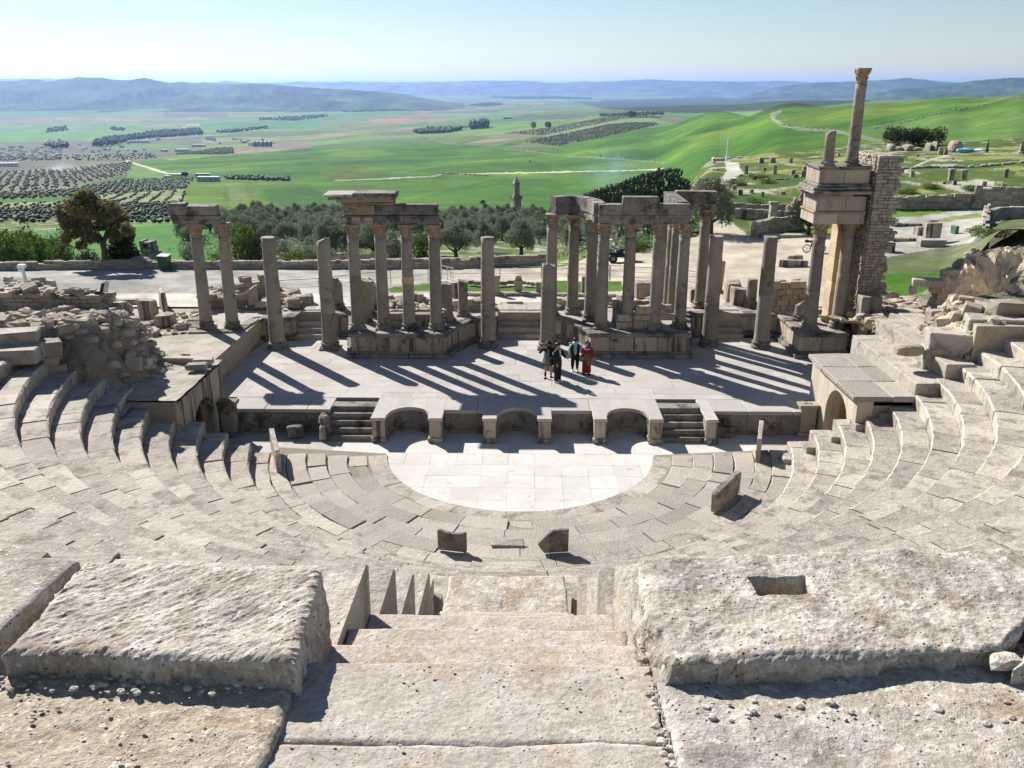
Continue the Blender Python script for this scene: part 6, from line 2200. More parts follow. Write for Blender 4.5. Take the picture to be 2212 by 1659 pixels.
twall('sloping wall of brown stones beside the flight of steps on the square', [(470, 1275), (600, 1240), (770, 1215)], 1.1, limit=160)
twall('long rubble retaining wall below the meadow on the right', [(1340, 1090), (1500, 1085), (1700, 1082), (1870, 1080)], 1.15, th=0.6, limit=290)
twall('taller retaining wall of squared stones at the right edge below the meadow', [(1872, 1082), (2030, 1088), (2230, 1096)], 1.9, th=0.6, limit=290)
twall('second low rubble wall on top of the meadow bank', [(1380, 1040), (1600, 1035), (1840, 1025)], 0.5, limit=140)
p = T(*ZRD(660, 1268), 45, 120)
mb = MB(); mb.block((p.x, p.y, p.z + 0.12), (3.6, 1.0, 0.3), rz=0.03, jit=0.05, bev=0.04)
tag(mb.build('stone_slab', M['seat'], None, loc=tuple(p)), 'long pale slab lying at the back of the sandy square', 'stone slab')
# steps on the square near the tower
for lab, zx, zy, w in (('upper short step of worn stone left of the tower foot', 735, 1425, 0.9), ('lower longer step of worn stone left of the tower foot', 720, 1455, 1.7)):
	p = T(*ZRD(zx, zy), 43, 70); mb = MB(); mb.block((p.x, p.y, p.z + 0.2), (w * 1.1, 0.5, 0.45), jit=0.04, bev=0.04)
	tag(mb.build('stone_step', M['podium'], None, loc=tuple(p)), lab, 'stone step')
# stepped path
t = thing('path_steps', 'flight of dark steps in the winding pale path above the olive bush', 'steps', tuple(T(*ZRD(190, 960), 60, 200)))
for k, yy_ in enumerate((972, 960, 948, 937)):
	p = T(*ZRD(195 + k * 3, yy_), 60, 200)
	mb = MB(); mb.block((p.x, p.y, p.z + 0.10), (4.6, 0.7, 0.26), rz=0.05, jit=0.04, bev=0.04); mb.build('step', M['podium'], t)
# paved court with benches and low walls at the right
p0 = T(*ZRD(1720, 1300), 45, 90)
def court(label, zx0, zx1, zyb, h, dep_, mat='podium', z=None, name_='low_wall', cat='wall', rz=0.0):
	a, b = T(*ZRD(zx0, zyb), 45, 100), T(*ZRD(zx1, zyb), 45, 100)
	zz = (a.z + b.z) / 2 if z is None else z
	mb = MB(); mb.block(((a.x + b.x) / 2, a.y + dep_ / 2, zz + h / 2 - 0.1), (b.x - a.x, dep_, h + 0.2), jit=0.03, bev=0.03, rz=rz)
	return tag(mb.build(name_, M[mat], None, loc=(a.x, a.y, zz)), label, cat)
court('dark long wall of the sunken court right of the tower', 1575, 1872, 1300, 1.0, 0.6)
court('low kerb ledge with a pale panel in front of the sunken court', 1545, 1785, 1332, 0.35, 0.8, 'seat')
court('thin dark ledge line across the paved court', 1310, 1550, 1298, 0.25, 0.4)
court('small stone bench at the left of the sunken court', 1525, 1580, 1258, 0.6, 0.8, name_='stone_bench', cat='bench')
court('small stone bench farthest back on the paved court', 1600, 1660, 1200, 0.5, 0.8, name_='stone_bench', cat='bench')
court('green-topped low bench at the right of the paved court', 1768, 1846, 1250, 0.5, 0.8, 'green_bin', name_='stone_bench', cat='bench')
court('small masonry box with an opening below the paved court', 1312, 1382, 1368, 0.7, 0.9)
court('dark long ledge behind the air conditioner', 1400, 1570, 1200, 0.2, 0.4)
court('tall white upright panel at the end of the sunken court wall', 1577, 1602, 1298, 1.2, 0.3, 'white', name_='notice_stand', cat='sign')
twall('slanting pale kerb wall between the paved court and the grassy bank', [(1965, 1130), (1975, 1290)], 0.55, mat='seat', course=0.6, lmin=1.2, lmax=2.0, limit=20)
cw = [T(*ZRD(a, b), 50, 100) for a, b in ((1990, 1165), (2040, 1150), (2110, 1144), (2212, 1144), (2300, 1150))]
t = thing('round_basin_wall', 'low curved white-topped wall at the right edge above the court', 'wall', tuple(cw[0]))
for a, b in zip(cw[:-1], cw[1:]):
	mb = MB(); d = b - a; mb.block(((a.x + b.x) / 2, (a.y + b.y) / 2, a.z + 0.45), (d.length, 0.5, 1.0), rz=math.atan2(d.y, d.x), jit=0.02, bev=0.03); mb.build('wall_piece', M['seat'], t)
# far ruins at the top of the meadow
t = thing('ruined_walls', 'long ragged ruin of brown masonry on the crest of the meadow', 'ruin', tuple(T(*ZRD(1400, 712), 60, 260)))
for (a, b, h, w) in ((1345, 1400, 42, 1), (1390, 1470, 26, 1), (1450, 1520, 38, 1), (1500, 1580, 22, 1), (1600, 1625, 48, 1), (1640, 1665, 56, 1), (1665, 1720, 24, 1)):
	p, q = T(*ZRD(a, 714), 60, 260), T(*ZRD(b, 714), 60, 260)
	k = 0.336 / FPX * ((p - CAM).dot(FW)) * 1.0
	mb = MB(); mb.blob(((p.x + q.x) / 2, p.y + 1, p.z + h * k * 0.42), ((q.x - p.x) * 1.15, 2.5, h * k * 1.15), rough=0.25, sub=2)
	mb.build('masonry_lump', M['rubble'], t)
p = T(*ZRD(1765, 718), 60, 260); k = 0.336 / FPX * ((p - CAM).dot(FW))
mb = MB(); mb.blob((p.x, p.y, p.z + 30 * k), (66 * k, 3.0, 74 * k), rough=0.22, sub=2)
tag(mb.build('ruined_pier', M['rubble'], None, loc=tuple(p)), 'tall isolated lump of brown masonry at the right end of the crest ruin', 'ruin')
p = T(*ZRD(1865, 722), 60, 260)
t = thing('tarpaulin', 'flat blue and white tarpaulin beside the crest ruin', 'tarpaulin', tuple(p))
mb = MB(); mb.blob((p.x - 1, p.y, p.z + 0.3), (3.4, 2.0, 1.0)); mb.build('blue_sheet', plain_mat('blue_sheet', (0.16, 0.42, 0.55), 0.5), t)
mb = MB(); mb.blob((p.x + 1.4, p.y, p.z + 0.25), (2.4, 1.6, 0.8)); mb.build('white_sheet', M['white'], t)
p = T(*ZRD(2197, 732), 60, 260); k = 0.336 / FPX * ((p - CAM).dot(FW))
mb = MB(); mb.lathe([(0.75, 0), (0.7, 0.3), (0.52, 0.5), (0.45, 76 * k - 0.4), (0.62, 76 * k)], tuple(p), 12, 0.03)
tag(mb.build('column', M['podium'], None, loc=tuple(p)), 'lone tan column standing in the green field at the right edge', 'column')
# lookout ruin with the lamp post
t = thing('ruined_walls', 'low pale ruin around the foot of the white lamp post', 'ruin', tuple(T(*ZRD(210, 780), 60, 260)))
for (a, y_, w, h) in ((160, 775, 50, 14), (215, 792, 22, 42), (255, 778, 60, 22), (350, 735, 50, 18), (385, 760, 40, 12), (310, 765, 40, 14), (110, 790, 60, 8), (225, 835, 40, 14)):
	p = T(*ZRD(a, y_), 60, 260); k = 0.336 / FPX * ((p - CAM).dot(FW))
	mb = MB(); mb.blob((p.x, p.y, p.z + h * k * 0.4), (w * k, 2.2, h * k * 1.1), rough=0.2, sub=1); mb.build('masonry_lump', M['seat'], t)
p = T(*ZRD(297, 782), 60, 260); k = 0.336 / FPX * ((p - CAM).dot(FW))
t = thing('lamp_post', 'tall white lamp post beyond the winding pale path', 'lamp post', tuple(p))
mb = MB(); mb.tube([(p.x, p.y, p.z), (p.x + 0.12, p.y, p.z + 150 * k)], [0.17, 0.11], 8); mb.build('pole', M['white'], t)
mb = MB(); mb.blob((p.x - 0.6, p.y, p.z + 138 * k), (0.9, 0.35, 0.5)); mb.build('lamp_head', M['white'], t)
# ------------------------------------------------------------------ trees and bushes
def leaves(mb, lobes, n, size, seed=0, fill=0.55, up=0.0, asp=1.0):
	"""many small leaf faces spread over ellipsoid lobes (cx, cy, cz, rx, ry, rz)"""
	rs = np.random.RandomState(seed)
	w = np.array([l[3] * l[4] + l[4] * l[5] + l[3] * l[5] for l in lobes]); w = w / w.sum()
	which = rs.choice(len(lobes), n, p=w)
	L = np.array(lobes)[which]
	d = rs.normal(size=(n, 3)); d /= np.linalg.norm(d, axis=1)[:, None]
	r = fill + (1.06 - fill) * rs.rand(n) ** 0.55
	nz = fbm(d * 2.6 + which[:, None] * 5 + seed, 2, seed)
	r = r * (1 + 0.22 * nz)
	c = L[:, :3] + d * L[:, 3:6] * r[:, None]
	keep = vnoise(c * 2.3 / max(0.5, np.mean(L[:, 3])) + seed, seed + 2) > -0.42
	c, d = c[keep], d[keep]; m = len(c)
	a = rs.normal(size=(m, 3)) + d * 0.3; a[:, 2] += up
	a /= np.linalg.norm(a, axis=1)[:, None]
	b = np.cross(a, rs.normal(size=(m, 3))); b /= np.linalg.norm(b, axis=1)[:, None] + 1e-9
	s = size * (0.6 + 0.8 * rs.rand(m))[:, None]
	V = np.stack([c - a * s * asp, c + b * s * 0.45, c + a * s * asp, c - b * s * 0.45], 1).reshape(-1, 3)
	n0 = mb.n
	mb.v.append(V)
	mb.f.extend([(n0 + 4 * i, n0 + 4 * i + 1, n0 + 4 * i + 2, n0 + 4 * i + 3) for i in range(m)])
	clump = 0.5 + 0.5 * vnoise(c * 1.7 + 3, seed + 9)
	mb.t.extend(np.clip(0.55 * clump + 0.45 * rs.rand(m), 0, 1).tolist())
	mb.n += len(V)

def limbs(mb, h, spread, n, r, seed=0, fork=0.35):
	rs = random.Random(seed)
	top = Vector((rs.uniform(-.1, .1) * h * 0.3, rs.uniform(-.1, .1) * h * 0.3, h * fork))
	mb.tube([(0, 0, -0.2), top * 0.5 + Vector((rs.uniform(-.1, .1), 0, 0)), top], [r * 1.25, r, r * 0.85], 7)
	for k in range(n):
		a = 2 * math.pi * k / n + rs.uniform(-.4, .4)
		e = Vector((math.cos(a) * spread, math.sin(a) * spread, h * rs.uniform(0.7, 0.95)))
		m = top.lerp(e, 0.5) + Vector((math.cos(a) * spread * 0.18, math.sin(a) * spread * 0.18, -h * 0.04))
		mb.tube([top, m, e], [r * 0.6, r * 0.35, r * 0.1], 5)

def tree_proto(kind, seed):
	cr, tr = MB(), MB()
	R = random.Random(seed)
	if kind == 'olive':
		lobes = [(0, 0, 2.6, 1.5, 1.5, 1.1)]
		for k in range(8):
			a = 2 * math.pi * k / 8 + R.uniform(-.3, .3)
			rr = R.uniform(0.9, 1.6)
			lobes.append((rr * math.cos(a), rr * math.sin(a), R.uniform(1.5, 3.1), R.uniform(.6, 1.0), R.uniform(.6, 1.0), R.uniform(.6, 1.1)))
		for k in range(3): lobes.append((R.uniform(-.8, .8), R.uniform(-.8, .8), R.uniform(3.2, 3.8), .6, .6, .7))
		leaves(cr, lobes, 7000, 0.085, seed, up=0.8, asp=1.5)
		limbs(tr, 2.8, 1.2, 4, 0.24, seed, 0.3)
		mats = ('leaf_olive', 'bark')
	elif kind == 'bush':
		lobes = [(R.uniform(-.9, .9), R.uniform(-.9, .9), R.uniform(.4, 1.0), R.uniform(.5, .9), R.uniform(.5, .9), R.uniform(.5, .9)) for _ in range(7)]
		leaves(cr, lobes, 2200, 0.09, seed)
		limbs(tr, 1.2, 0.6, 4, 0.06, seed, 0.2)
		mats = ('leaf_green', 'bark')
	elif kind == 'cypress':
		lobes = [(0, 0, 1.2 + k * 1.3, .9 - k * 0.13, .9 - k * 0.13, 1.2) for k in range(6)]
		leaves(cr, lobes, 900, 0.25, seed, up=1.0)
		tr.tube([(0, 0, -0.3), (0, 0, 5)], [0.18, 0.06], 6)
		mats = ('leaf_dark', 'bark')
	return cr, tr, mats

def plant(kind, seed, name_, label, cat, p, s=1.0, rz=0.0, mats=None, group=None, sz=None):
	cr, tr, mm = tree_proto(kind, seed)
	mm = mats or mm
	t = thing(name_, label, cat, tuple(p), group)
	me = cr.mesh('crown'); me.materials.append(M[mm[0]]); me2 = tr.mesh('trunk'); me2.materials.append(M[mm[1]])
	piece('crown', me, t, tuple(p)); piece('trunk', me2, t, tuple(p))
	t.rotation_euler = (0, 0, rz)
	t.scale = (s, s, s * (sz or 1.0))
	return t

def plant_like(proto, p, s, rz, label=None, sz=1.0, group=None):
	r = copy_tree(proto, tuple(p), rz, label, (s, s, s * sz))
	if group: r['group'] = group
	return r

# --- olive trees below the parapet
OG = 'olive trees growing on the slope below the road'
near_ol = [(985, 560, 1.15, 'bushy olive tree with a split dark trunk nearest the pale bank below the road'), (1125, 552, 1.25, 'broad olive tree with a low round crown left of the broken mossy column'),
		   (1050, 545, 1.2, 'olive tree standing behind the column with the black stained patch'), (935, 552, 0.85, 'olive tree behind the last cornice column'),
		   (1240, 545, 1.15, 'olive tree seen between the columns of the curved colonnade'), (1165, 528, 1.1, 'olive tree right behind the broad low olive tree'),
		   (1085, 520, 1.2, 'olive tree whose crown reaches towards the small tomb tower'), (1290, 530, 1.1, 'dark olive tree behind the first front columns of the right colonnade'),
		   (985, 520, 1.1, 'olive tree left behind the one with the split trunk'), (1345, 515, 0.85, 'dark olive tree beyond the quad bike'),
		   (1400, 515, 0.55, 'dark olive tree left of the sandy square'), (1450, 515, 0.48, 'dark olive tree at the corner of the sandy square')]
def olive_label(dx, dy):
	z = ('seen left of the first tall plain column', 'seen between the first two tall plain columns', 'seen behind the cornice colonnade', 'seen right of the stained tall column',
		 'seen behind the right colonnade')[sum(dx > q for q in (565, 715, 960, 1170))]
	d = ('far', 'middle-distance', 'near')[sum(dy > q for q in (480, 515))]
	return d + ' grey-green olive tree of the grove, ' + z
protos = []
for i, (dx, dy, s, lab) in enumerate(near_ol):
	p = T(dx, dy, 62, 300)
	if i < 5:
		protos.append(plant('olive', 100 + i, 'olive_tree', lab, 'olive tree', p, s, rz=i * 1.1, group=OG))
	else:
		plant_like(protos[i % 5], p, s, i * 2.3, lab)
rs = random.Random(5)
cnt = 0
for k in range(1500):
	dx, dy = rs.uniform(395, 1370), rs.uniform(452, 556)
	if dx < 700 and dy > 530: continue
	if dx > 820 and dy > 520: continue
	if dx < 480 and (dy < 500): continue
	if rs.random() < 0.25: continue
	p = T(dx, dy, 64, 420)
	f = (p - CAM).dot(FW)
	if f < 68: continue
	if any((p - q).length < 3.3 for q in OL_DONE) if 'OL_DONE' in globals() else False: continue
	if 'OL_DONE' not in globals(): OL_DONE = []
	OL_DONE.append(p)
	o = plant_like(rs.choice(protos), p, rs.uniform(1.05, 1.5), rs.uniform(0, 6.3), olive_label(dx, dy), sz=rs.uniform(0.85, 1.1))
	cnt += 1
	if cnt > 225: break
# olive mass on the right, behind the right colonnade up to the cactus
for (dx, dy, s) in ((1200, 478, 1.25), (1240, 475, 1.3), (1280, 472, 1.3), (1320, 478, 1.2), (1355, 490, 0.9), (1400, 492, 0.6), (1440, 500, 0.42), (1290, 495, 1.2), (1345, 505, 0.8), (1215, 500, 1.2), (1255, 500, 1.2), (1180, 505, 1.2), (1480, 505, 0.4)):
	p = T(dx, dy, 66, 300)
	plant_like(rs.choice(protos), p, s, rs.uniform(0, 6), 'grey-green olive tree in the dense clump below the cactus hedge')
p = T(1532, 505, 60, 120); plant_like(protos[1], p, 1.05, 1.0, 'round dark olive bush standing at the left side of the winding path')
# --- dark tree and shrubs at the left
p = G(228, 573, 1.6)
t = thing('leaning_tree', 'big bronze-green leaning tree behind the road parapet on the left', 'tree', (p.x, p.y, p.z))
cr, tr = MB(), MB()
def D3(dx, dy, off=0.0):
	q = A(dx, dy, (p - CAM).dot(FW) + off); return q
R_ = random.Random(4)
lob = []
for (dx, dy, r) in ((185, 425, 20), (165, 445, 26), (150, 470, 26), (200, 450, 30), (235, 455, 26), (135, 455, 16), (185, 480, 28), (225, 480, 26), (260, 470, 20), (155, 500, 22), (250, 500, 22),
					(195, 510, 20), (175, 530, 12), (140, 520, 12), (275, 495, 16)):
	q = D3(dx, dy, R_.uniform(-1.3, 1.3)); rr = r / FPX * (p - CAM).dot(FW) * 0.86
	lob.append((q.x, q.y, q.z, rr * 1.05, rr * 1.1, rr * 0.85))
leaves(cr, lob, 6200, 0.16, 5, fill=0.5, asp=1.3)
cr.build('crown', M['leaf_brown'], t)
for pts, r0 in (([(228, 573), (226, 540), (218, 515), (195, 485), (175, 460)], 0.24), ([(224, 525), (235, 490), (240, 465)], 0.16), ([(212, 508), (180, 500), (155, 480)], 0.1), ([(196, 486), (190, 450), (186, 430)], 0.08)):
	q = [D3(a, b) for a, b in pts]
	tr.tube(q, [r0 * (1 - 0.7 * i / len(q)) for i in range(len(q))], 7)
tr.build('trunk', M['bark'], t)
t = thing('conifer', 'dark conical evergreen at the foot of the big leaning tree', 'tree', tuple(G(268, 573, 1.4)))
cr = MB(); lob = []
p = G(268, 573, 1.4)
for (dx, dy, r) in ((262, 470, 10), (258, 490, 15), (268, 510, 20), (262, 535, 27), (275, 555, 26), (250, 560, 24), (290, 560, 15)):
	q = D3(dx, dy, R_.uniform(-0.6, 0.6)); rr = r / FPX * (p - CAM).dot(FW); lob.append((q.x, q.y, q.z, rr, rr, rr))
leaves(cr, lob, 5200, 0.13, 8); cr.build('crown', M['leaf_dark'], t)
tr = MB(); tr.tube([(p.x, p.y, p.z - 0.3), (p.x, p.y, p.z + 3)], [0.18, 0.05], 6); tr.build('trunk', M['bark'], t)
bprot = {}
def bush(label, dx, dy, s, mat='leaf_green', sz=1.0, z=None, f=None, name_='bush', wide=1.0, seed=None):
	p = T(dx, dy, 61, 200) if z is None else G(dx, dy, z)
	key = mat
	if key not in bprot:
		bprot[key] = plant('bush', 300 + len(bprot), name_, label, 'bush', p, s, mats=(mat, 'bark'), sz=sz)
		o = bprot[key]
	else:
		o = copy_tree(bprot[key], tuple(p), random.uniform(0, 6), label)
		o.name = name_
	o.scale = (s * wide, s * wide, s * sz)
	return o
for i, (dx, dy, s, m_, sz, lab) in enumerate([
	(15, 582, 1.9, 'leaf_green', 1.4, 'dense green shrub at the left frame edge behind the parapet'), (62, 580, 1.8, 'leaf_green', 1.4, 'second dense green shrub from the left frame edge'),
	(105, 578, 1.7, 'leaf_green', 1.3, 'green shrub left of the small dark agave-like bush'), (138, 576, 1.2, 'leaf_olive', 1.2, 'thin grey shrub beside the small dark bush'),
	(186, 578, 1.05, 'leaf_dark', 1.15, 'small dark spiky bush under the leaning tree'), (45, 574, 1.9, 'leaf_dark', 1.3, 'dark shrub behind the green ones at the left'),
	(88, 560, 1.5, 'leaf_dark', 1.2, 'dark shrub farther back at the left'), (530, 572, 1.9, 'leaf_green', 1.7, 'tall dark green shrub left of the first tall plain column'),
	(560, 572, 1.5, 'leaf_dark', 1.7, 'dark half of the shrub behind the first tall plain column'), (470, 574, 1.1, 'leaf_green', 1.2, 'bright green shrub behind the right column of the leftmost pair'),
	(405, 566, 1.3, 'leaf_olive', 1.0, 'grey shrub right of the green bin'), (620, 575, 1.2, 'leaf_green', 1.0, 'bright shrub between the first two tall plain columns'),
	(660, 572, 1.2, 'leaf_olive', 1.0, 'grey-green shrub left of the speckled column'), (700, 560, 1.4, 'leaf_olive', 1.0, 'olive-green scrub behind the speckled column'),
	(760, 570, 1.1, 'leaf_dry', 0.7, 'reddish dry twigs behind the parapet left of the cornice columns'), (800, 570, 1.1, 'leaf_dry', 0.7, 'reddish dry twigs between the first cornice columns'),
	(730, 570, 1.0, 'leaf_dry', 0.7, 'reddish dry twigs left of the first cornice column'), (850, 560, 1.6, 'leaf_olive', 1.5, 'tall feathery shrub between the cornice columns'),
	(905, 562, 1.5, 'leaf_green', 1.8, 'tall broom-like yellow-green shrub between the last cornice columns'), (830, 545, 1.5, 'leaf_olive', 1.4, 'grey-green shrub higher up behind the cornice columns'),
	(1080, 560, 0.8, 'leaf_dry', 0.7, 'dry brown bush on the pale bank right of the stained column'), (1380, 540, 1.0, 'leaf_green', 0.6, 'low green shrubs at the back of the sandy square'),
	(660, 545, 1.5, 'leaf_olive', 1.0, 'grey-green scrub farther back between the first two tall columns'), (610, 550, 1.4, 'leaf_olive', 1.0, 'grey scrub farther back right of the first tall column'),
	(350, 572, 0.7, 'leaf_green', 0.8, 'small green bush beside the bin')]):
	bush(lab, dx, dy, s, m_, sz)
# dark tree by the tower, crest shrubs, cypress
p = T(*ZRD(822, 1250), 50, 120)
t_ = plant('olive', 130, 'small_tree', 'small dark leafy tree half hidden by the tower columns', 'tree', p, 0.72, mats=('leaf_dark', 'bark'), sz=1.0)
p = T(*ZRD(1524, 690), 90, 300)
for k, (ox, lab) in enumerate(((-4.5, 'left part of the dark shrubs on the crest ruin'), (-1.5, 'middle left dark shrub on the crest ruin'), (1.5, 'middle right dark shrub on the crest ruin'), (4.5, 'right dark shrub on the crest ruin'))):
	o = copy_tree(bprot['leaf_dark'], (p.x + ox, p.y + 3, p.z + 0.5), k * 1.3, lab); o.scale = (2.1, 2.1, 2.4)
p = T(*ZRD(1972, 726), 90, 300); k_ = 0.336 / FPX * ((p - CAM).dot(FW))
cyp = plant('cypress', 210, 'cypress', 'small dark cypress standing alone on the crest at the right', 'tree', p, 75 * k_ / 8.0)
for k in range(16):
	zx, zy = random.choice([(250, 1075), (300, 1000), (380, 930), (600, 930), (700, 935), (520, 890), (1440, 980), (1500, 1000), (1600, 960), (1700, 1000), (1900, 960), (1980, 1250), (2050, 1240), (1940, 1240), (1450, 1010), (480, 1060)])
	p = T(zx * 0.336 + 1468.8 + random.uniform(-8, 8), 86.4 + zy * 0.336 + random.uniform(-3, 3), 45, 220)
	o = copy_tree(bprot['leaf_green'], tuple(p), k, 'low green clump of weeds on the grassy terrace'); o.scale = (0.9, 0.9, 0.35); o['group'] = 'low clumps of weeds on the grassy terrace'
# --- cactus hedge
t = thing('cactus_hedge', 'big dark prickly pear hedge on the slope above the olive grove', 'cactus', tuple(T(1400, 425, 66, 200)))
cr = MB()
rs2 = random.Random(9)
for k in range(1500):
	u = rs2.random()
	dx = 1262 + 225 * u
	ytop = 424 - 57 * min(1, u * 1.35) ** 0.9 + (22 if u > 0.93 else 0)
	dy = ytop + (438 - ytop) * rs2.random() ** 1.1
	fd = 96 + rs2.uniform(-2.5, 2.5)
	q = A(dx + rs2.uniform(-3, 3), dy, fd)
	s = rs2.uniform(0.18, 0.34)
	a, b = rs2.uniform(0, 6.3), rs2.uniform(-0.5, 0.5)
	ax = Vector((math.cos(a), math.sin(a), 0)); up = Vector((math.sin(b) * math.sin(a), -math.sin(b) * math.cos(a), math.cos(b)))
	ring = [q + ax * (s * 0.55 * math.cos(w)) + up * (s * math.sin(w)) for w in [i * math.pi / 4 for i in range(8)]]
	nn = ax.cross(up) * 0.035
	cr.add([tuple(r_ + nn) for r_ in ring] + [tuple(r_ - nn) for r_ in ring], [tuple(range(8)), tuple(range(8, 16))[::-1]] + [(i, 8 + i, 8 + (i + 1) % 8, (i + 1) % 8) for i in range(8)])
cr.build('pads', plain_mat('cactus', (0.045, 0.085, 0.035), 0.6, var=0.4, scale=1.2), t)['kind'] = 'stuff'
mb = MB()
for k in range(9):
	q = A(1270 + k * 26, 432, 96); mb.blob((q.x, q.y, q.z - 0.6), (3.2, 2.0, 3.0 + k * 0.1))
mb.build('stems', M['leaf_dark'], t)
for k, (dx, dy) in enumerate(((1500, 415), (1525, 420))):
	p = T(dx, dy, 70, 200); o = copy_tree(bprot['leaf_dry'], tuple(p), k, ('bare grey shrub right of the cactus hedge', 'bare grey shrub at the edge of the stepped path')[k]); o.scale = (1.1, 1.1, 0.9)

# undergrowth that fills the slope between the trees
cr = MB(); lob = []
rs4 = random.Random(14)
for k in range(520):
	dx, dy = rs4.uniform(385, 1480), rs4.uniform(448, 560)
	if dx > 820 and dy > 535 and dx < 1180: continue
	p = T(dx, dy, 64, 420); f = (p - CAM).dot(FW)
	if f < 66: continue
	r_ = rs4.uniform(0.5, 1.5) * (0.8 + f / 250)
	lob.append((p.x, p.y, p.z + r_ * 0.3, r_ * 1.3, r_ * 1.1, r_ * 0.7))
leaves(cr, lob, 60000, 0.2, 77, fill=0.5, asp=1.2)
o = cr.build('undergrowth', M['leaf_olive']); tag(o, 'low grey-green undergrowth between the olive trees below the road', 'bushes', kind='stuff')

# --- tree rows, orchards and hedges far out, each as one mass
def orchard(label, poly, off, sx, sy, rot, r, h, mat='leaf_olive', keep=1.0, fmin=300, fmax=1e9, name_='olive_orchard', jit=0.15, tri=1):
	poly = [(x * off[2] + off[0], y * off[2] + off[1]) for x, y in poly]
	W_ = [T(a, b, 200) for a, b in poly]
	xs, ys = [w.x for w in W_], [w.y for w in W_]
	gx_, gy_ = np.meshgrid(np.arange(min(xs) - 50, max(xs) + 50, sx), np.arange(min(ys) * 0.9, max(ys) * 1.1, sy))
	gx_, gy_ = gx_.ravel(), gy_.ravel()
	cx_, cy_ = gx_.mean(), gy_.mean()
	x = cx_ + (gx_ - cx_) * math.cos(rot) - (gy_ - cy_) * math.sin(rot)
	y = cy_ + (gx_ - cx_) * math.sin(rot) + (gy_ - cy_) * math.cos(rot)
	x = x + RNG.normal(size=len(x)) * sx * jit; y = y + RNG.normal(size=len(x)) * sy * jit
	d = np.stack([x - CAM.x, y - CAM.y], 1)
	f = d @ np.array([FW.x, FW.y]); l = d @ np.array([RT.x, RT.y])
	ok = f > fmin; x, y, f, l = x[ok], y[ok], f[ok], l[ok]
	z = terrain_z(l / f, f)
	u, v, _ = project_np(np.stack([x, y, z], 1))
	r_ = np.zeros(len(x), bool); n = len(poly)
	for i in range(n):
		x0, y0 = poly[i]; x1, y1 = poly[(i + 1) % n]
		if y0 == y1: continue
		c = (y0 > v) != (y1 > v); r_ ^= c & (u < (x1 - x0) * (v - y0) / (y1 - y0) + x0)
	r_ &= (RNG.rand(len(x)) < keep) & (f < fmax)
	x, y, z = x[r_], y[r_], z[r_]
	m = len(x)
	if m == 0: return None
	if m > 16000:
		s_ = RNG.permutation(m)[:16000]; x, y, z = x[s_], y[s_], z[s_]; m = 16000
	V0, F0 = ICO[1]
	V0 = V0 * np.array([r, r, h / 2]); V0[:, 2] += h / 2
	sc_ = (0.7 + 0.6 * RNG.rand(m))[:, None, None]
	V = (V0[None] * sc_ * (1 + 0.18 * RNG.normal(size=(m, len(V0), 1))) + np.stack([x, y, z], 1)[:, None, :]).reshape(-1, 3)
	nv = len(V0)
	F0 = np.array(F0)
	FF = (F0[None] + (np.arange(m) * nv)[:, None, None]).reshape(-1, 3)
	me = bpy.data.meshes.new(name_)
	me.vertices.add(len(V)); me.vertices.foreach_set('co', V.ravel())
	me.loops.add(FF.size); me.loops.foreach_set('vertex_index', FF.ravel().astype(np.int32))
	me.polygons.add(len(FF)); me.polygons.foreach_set('loop_start', np.arange(0, FF.size, 3, dtype=np.int32))
	at = me.attributes.new('tone', 'FLOAT', 'FACE'); at.data.foreach_set('value', RNG.rand(len(FF)))
	me.update(calc_edges=True)
	me.materials.append(M[mat])
	o = bpy.data.objects.new(name_, me); COL.objects.link(o)
	return tag(o, label, 'trees', kind='stuff')
M['leaf_far'] = leaf_mat('far_trees', (0.028, 0.045, 0.018), (0.06, 0.08, 0.035), trans=0)
M['leaf_farolive'] = leaf_mat('far_olives', (0.065, 0.088, 0.038), (0.12, 0.14, 0.07), trans=0)
orchard('grey-green olive orchard in rows on brown soil in the left valley', [(-1300, 900), (400, 830), (860, 785), (800, 870), (400, 955), (-1300, 1080)], ZL, 9, 13, 0.5, 1.35, 2.1, 'leaf_farolive')
orchard('dense dark olive strip below the grey orchard at the left', [(-1300, 1085), (400, 965), (800, 900), (1250, 890), (1190, 960), (640, 1000), (-1300, 1095)], ZL, 5.5, 8, 0.4, 1.25, 2.0, 'leaf_farolive')
orchard('widely spaced young olive trees on pale grass at the left', [(-1300, 1095), (350, 1045), (640, 1005), (1190, 960), (1190, 1045), (780, 1100), (-1300, 1155)], ZL, 9, 11, 0.35, 0.95, 1.6, 'leaf_farolive', jit=0.06)
orchard('dark olive rows along the terrace banks at the left', [(-1300, 1160), (750, 1055), (1190, 1048), (1190, 1180), (800, 1200), (400, 1225), (-1300, 1245)], ZL, 4.0, 5.5, 0.2, 0.95, 1.5, 'leaf_far', keep=0.8)
orchard('rows of trees on the green plot in the middle of the valley', [(1000, 755), (1500, 685), (1500, 732), (1100, 772)], ZL, 17, 10, 0.9, 2.6, 4, 'leaf_farolive', jit=0.05)
orchard('olive trees around the village in the valley', [(500, 740), (1000, 730), (1000, 765), (850, 775), (430, 775), (-1300, 800), (-1300, 770)], ZL, 16, 26, 0.3, 2.6, 3.4, 'leaf_farolive', keep=0.6)
orchard('dark cypress belt running past the village', [(600, 660), (760, 630), (1050, 590), (1280, 575), (1310, 610), (900, 640), (680, 690), (600, 690)], ZL, 14, 26, 0.1, 4.2, 14, 'leaf_far', keep=0.75, name_='tree_belt')
orchard('dark trees in the village', [(300, 675), (430, 672), (430, 700), (300, 702)], ZL, 14, 22, 0.1, 7, 14, 'leaf_far', keep=0.7, name_='tree_belt')
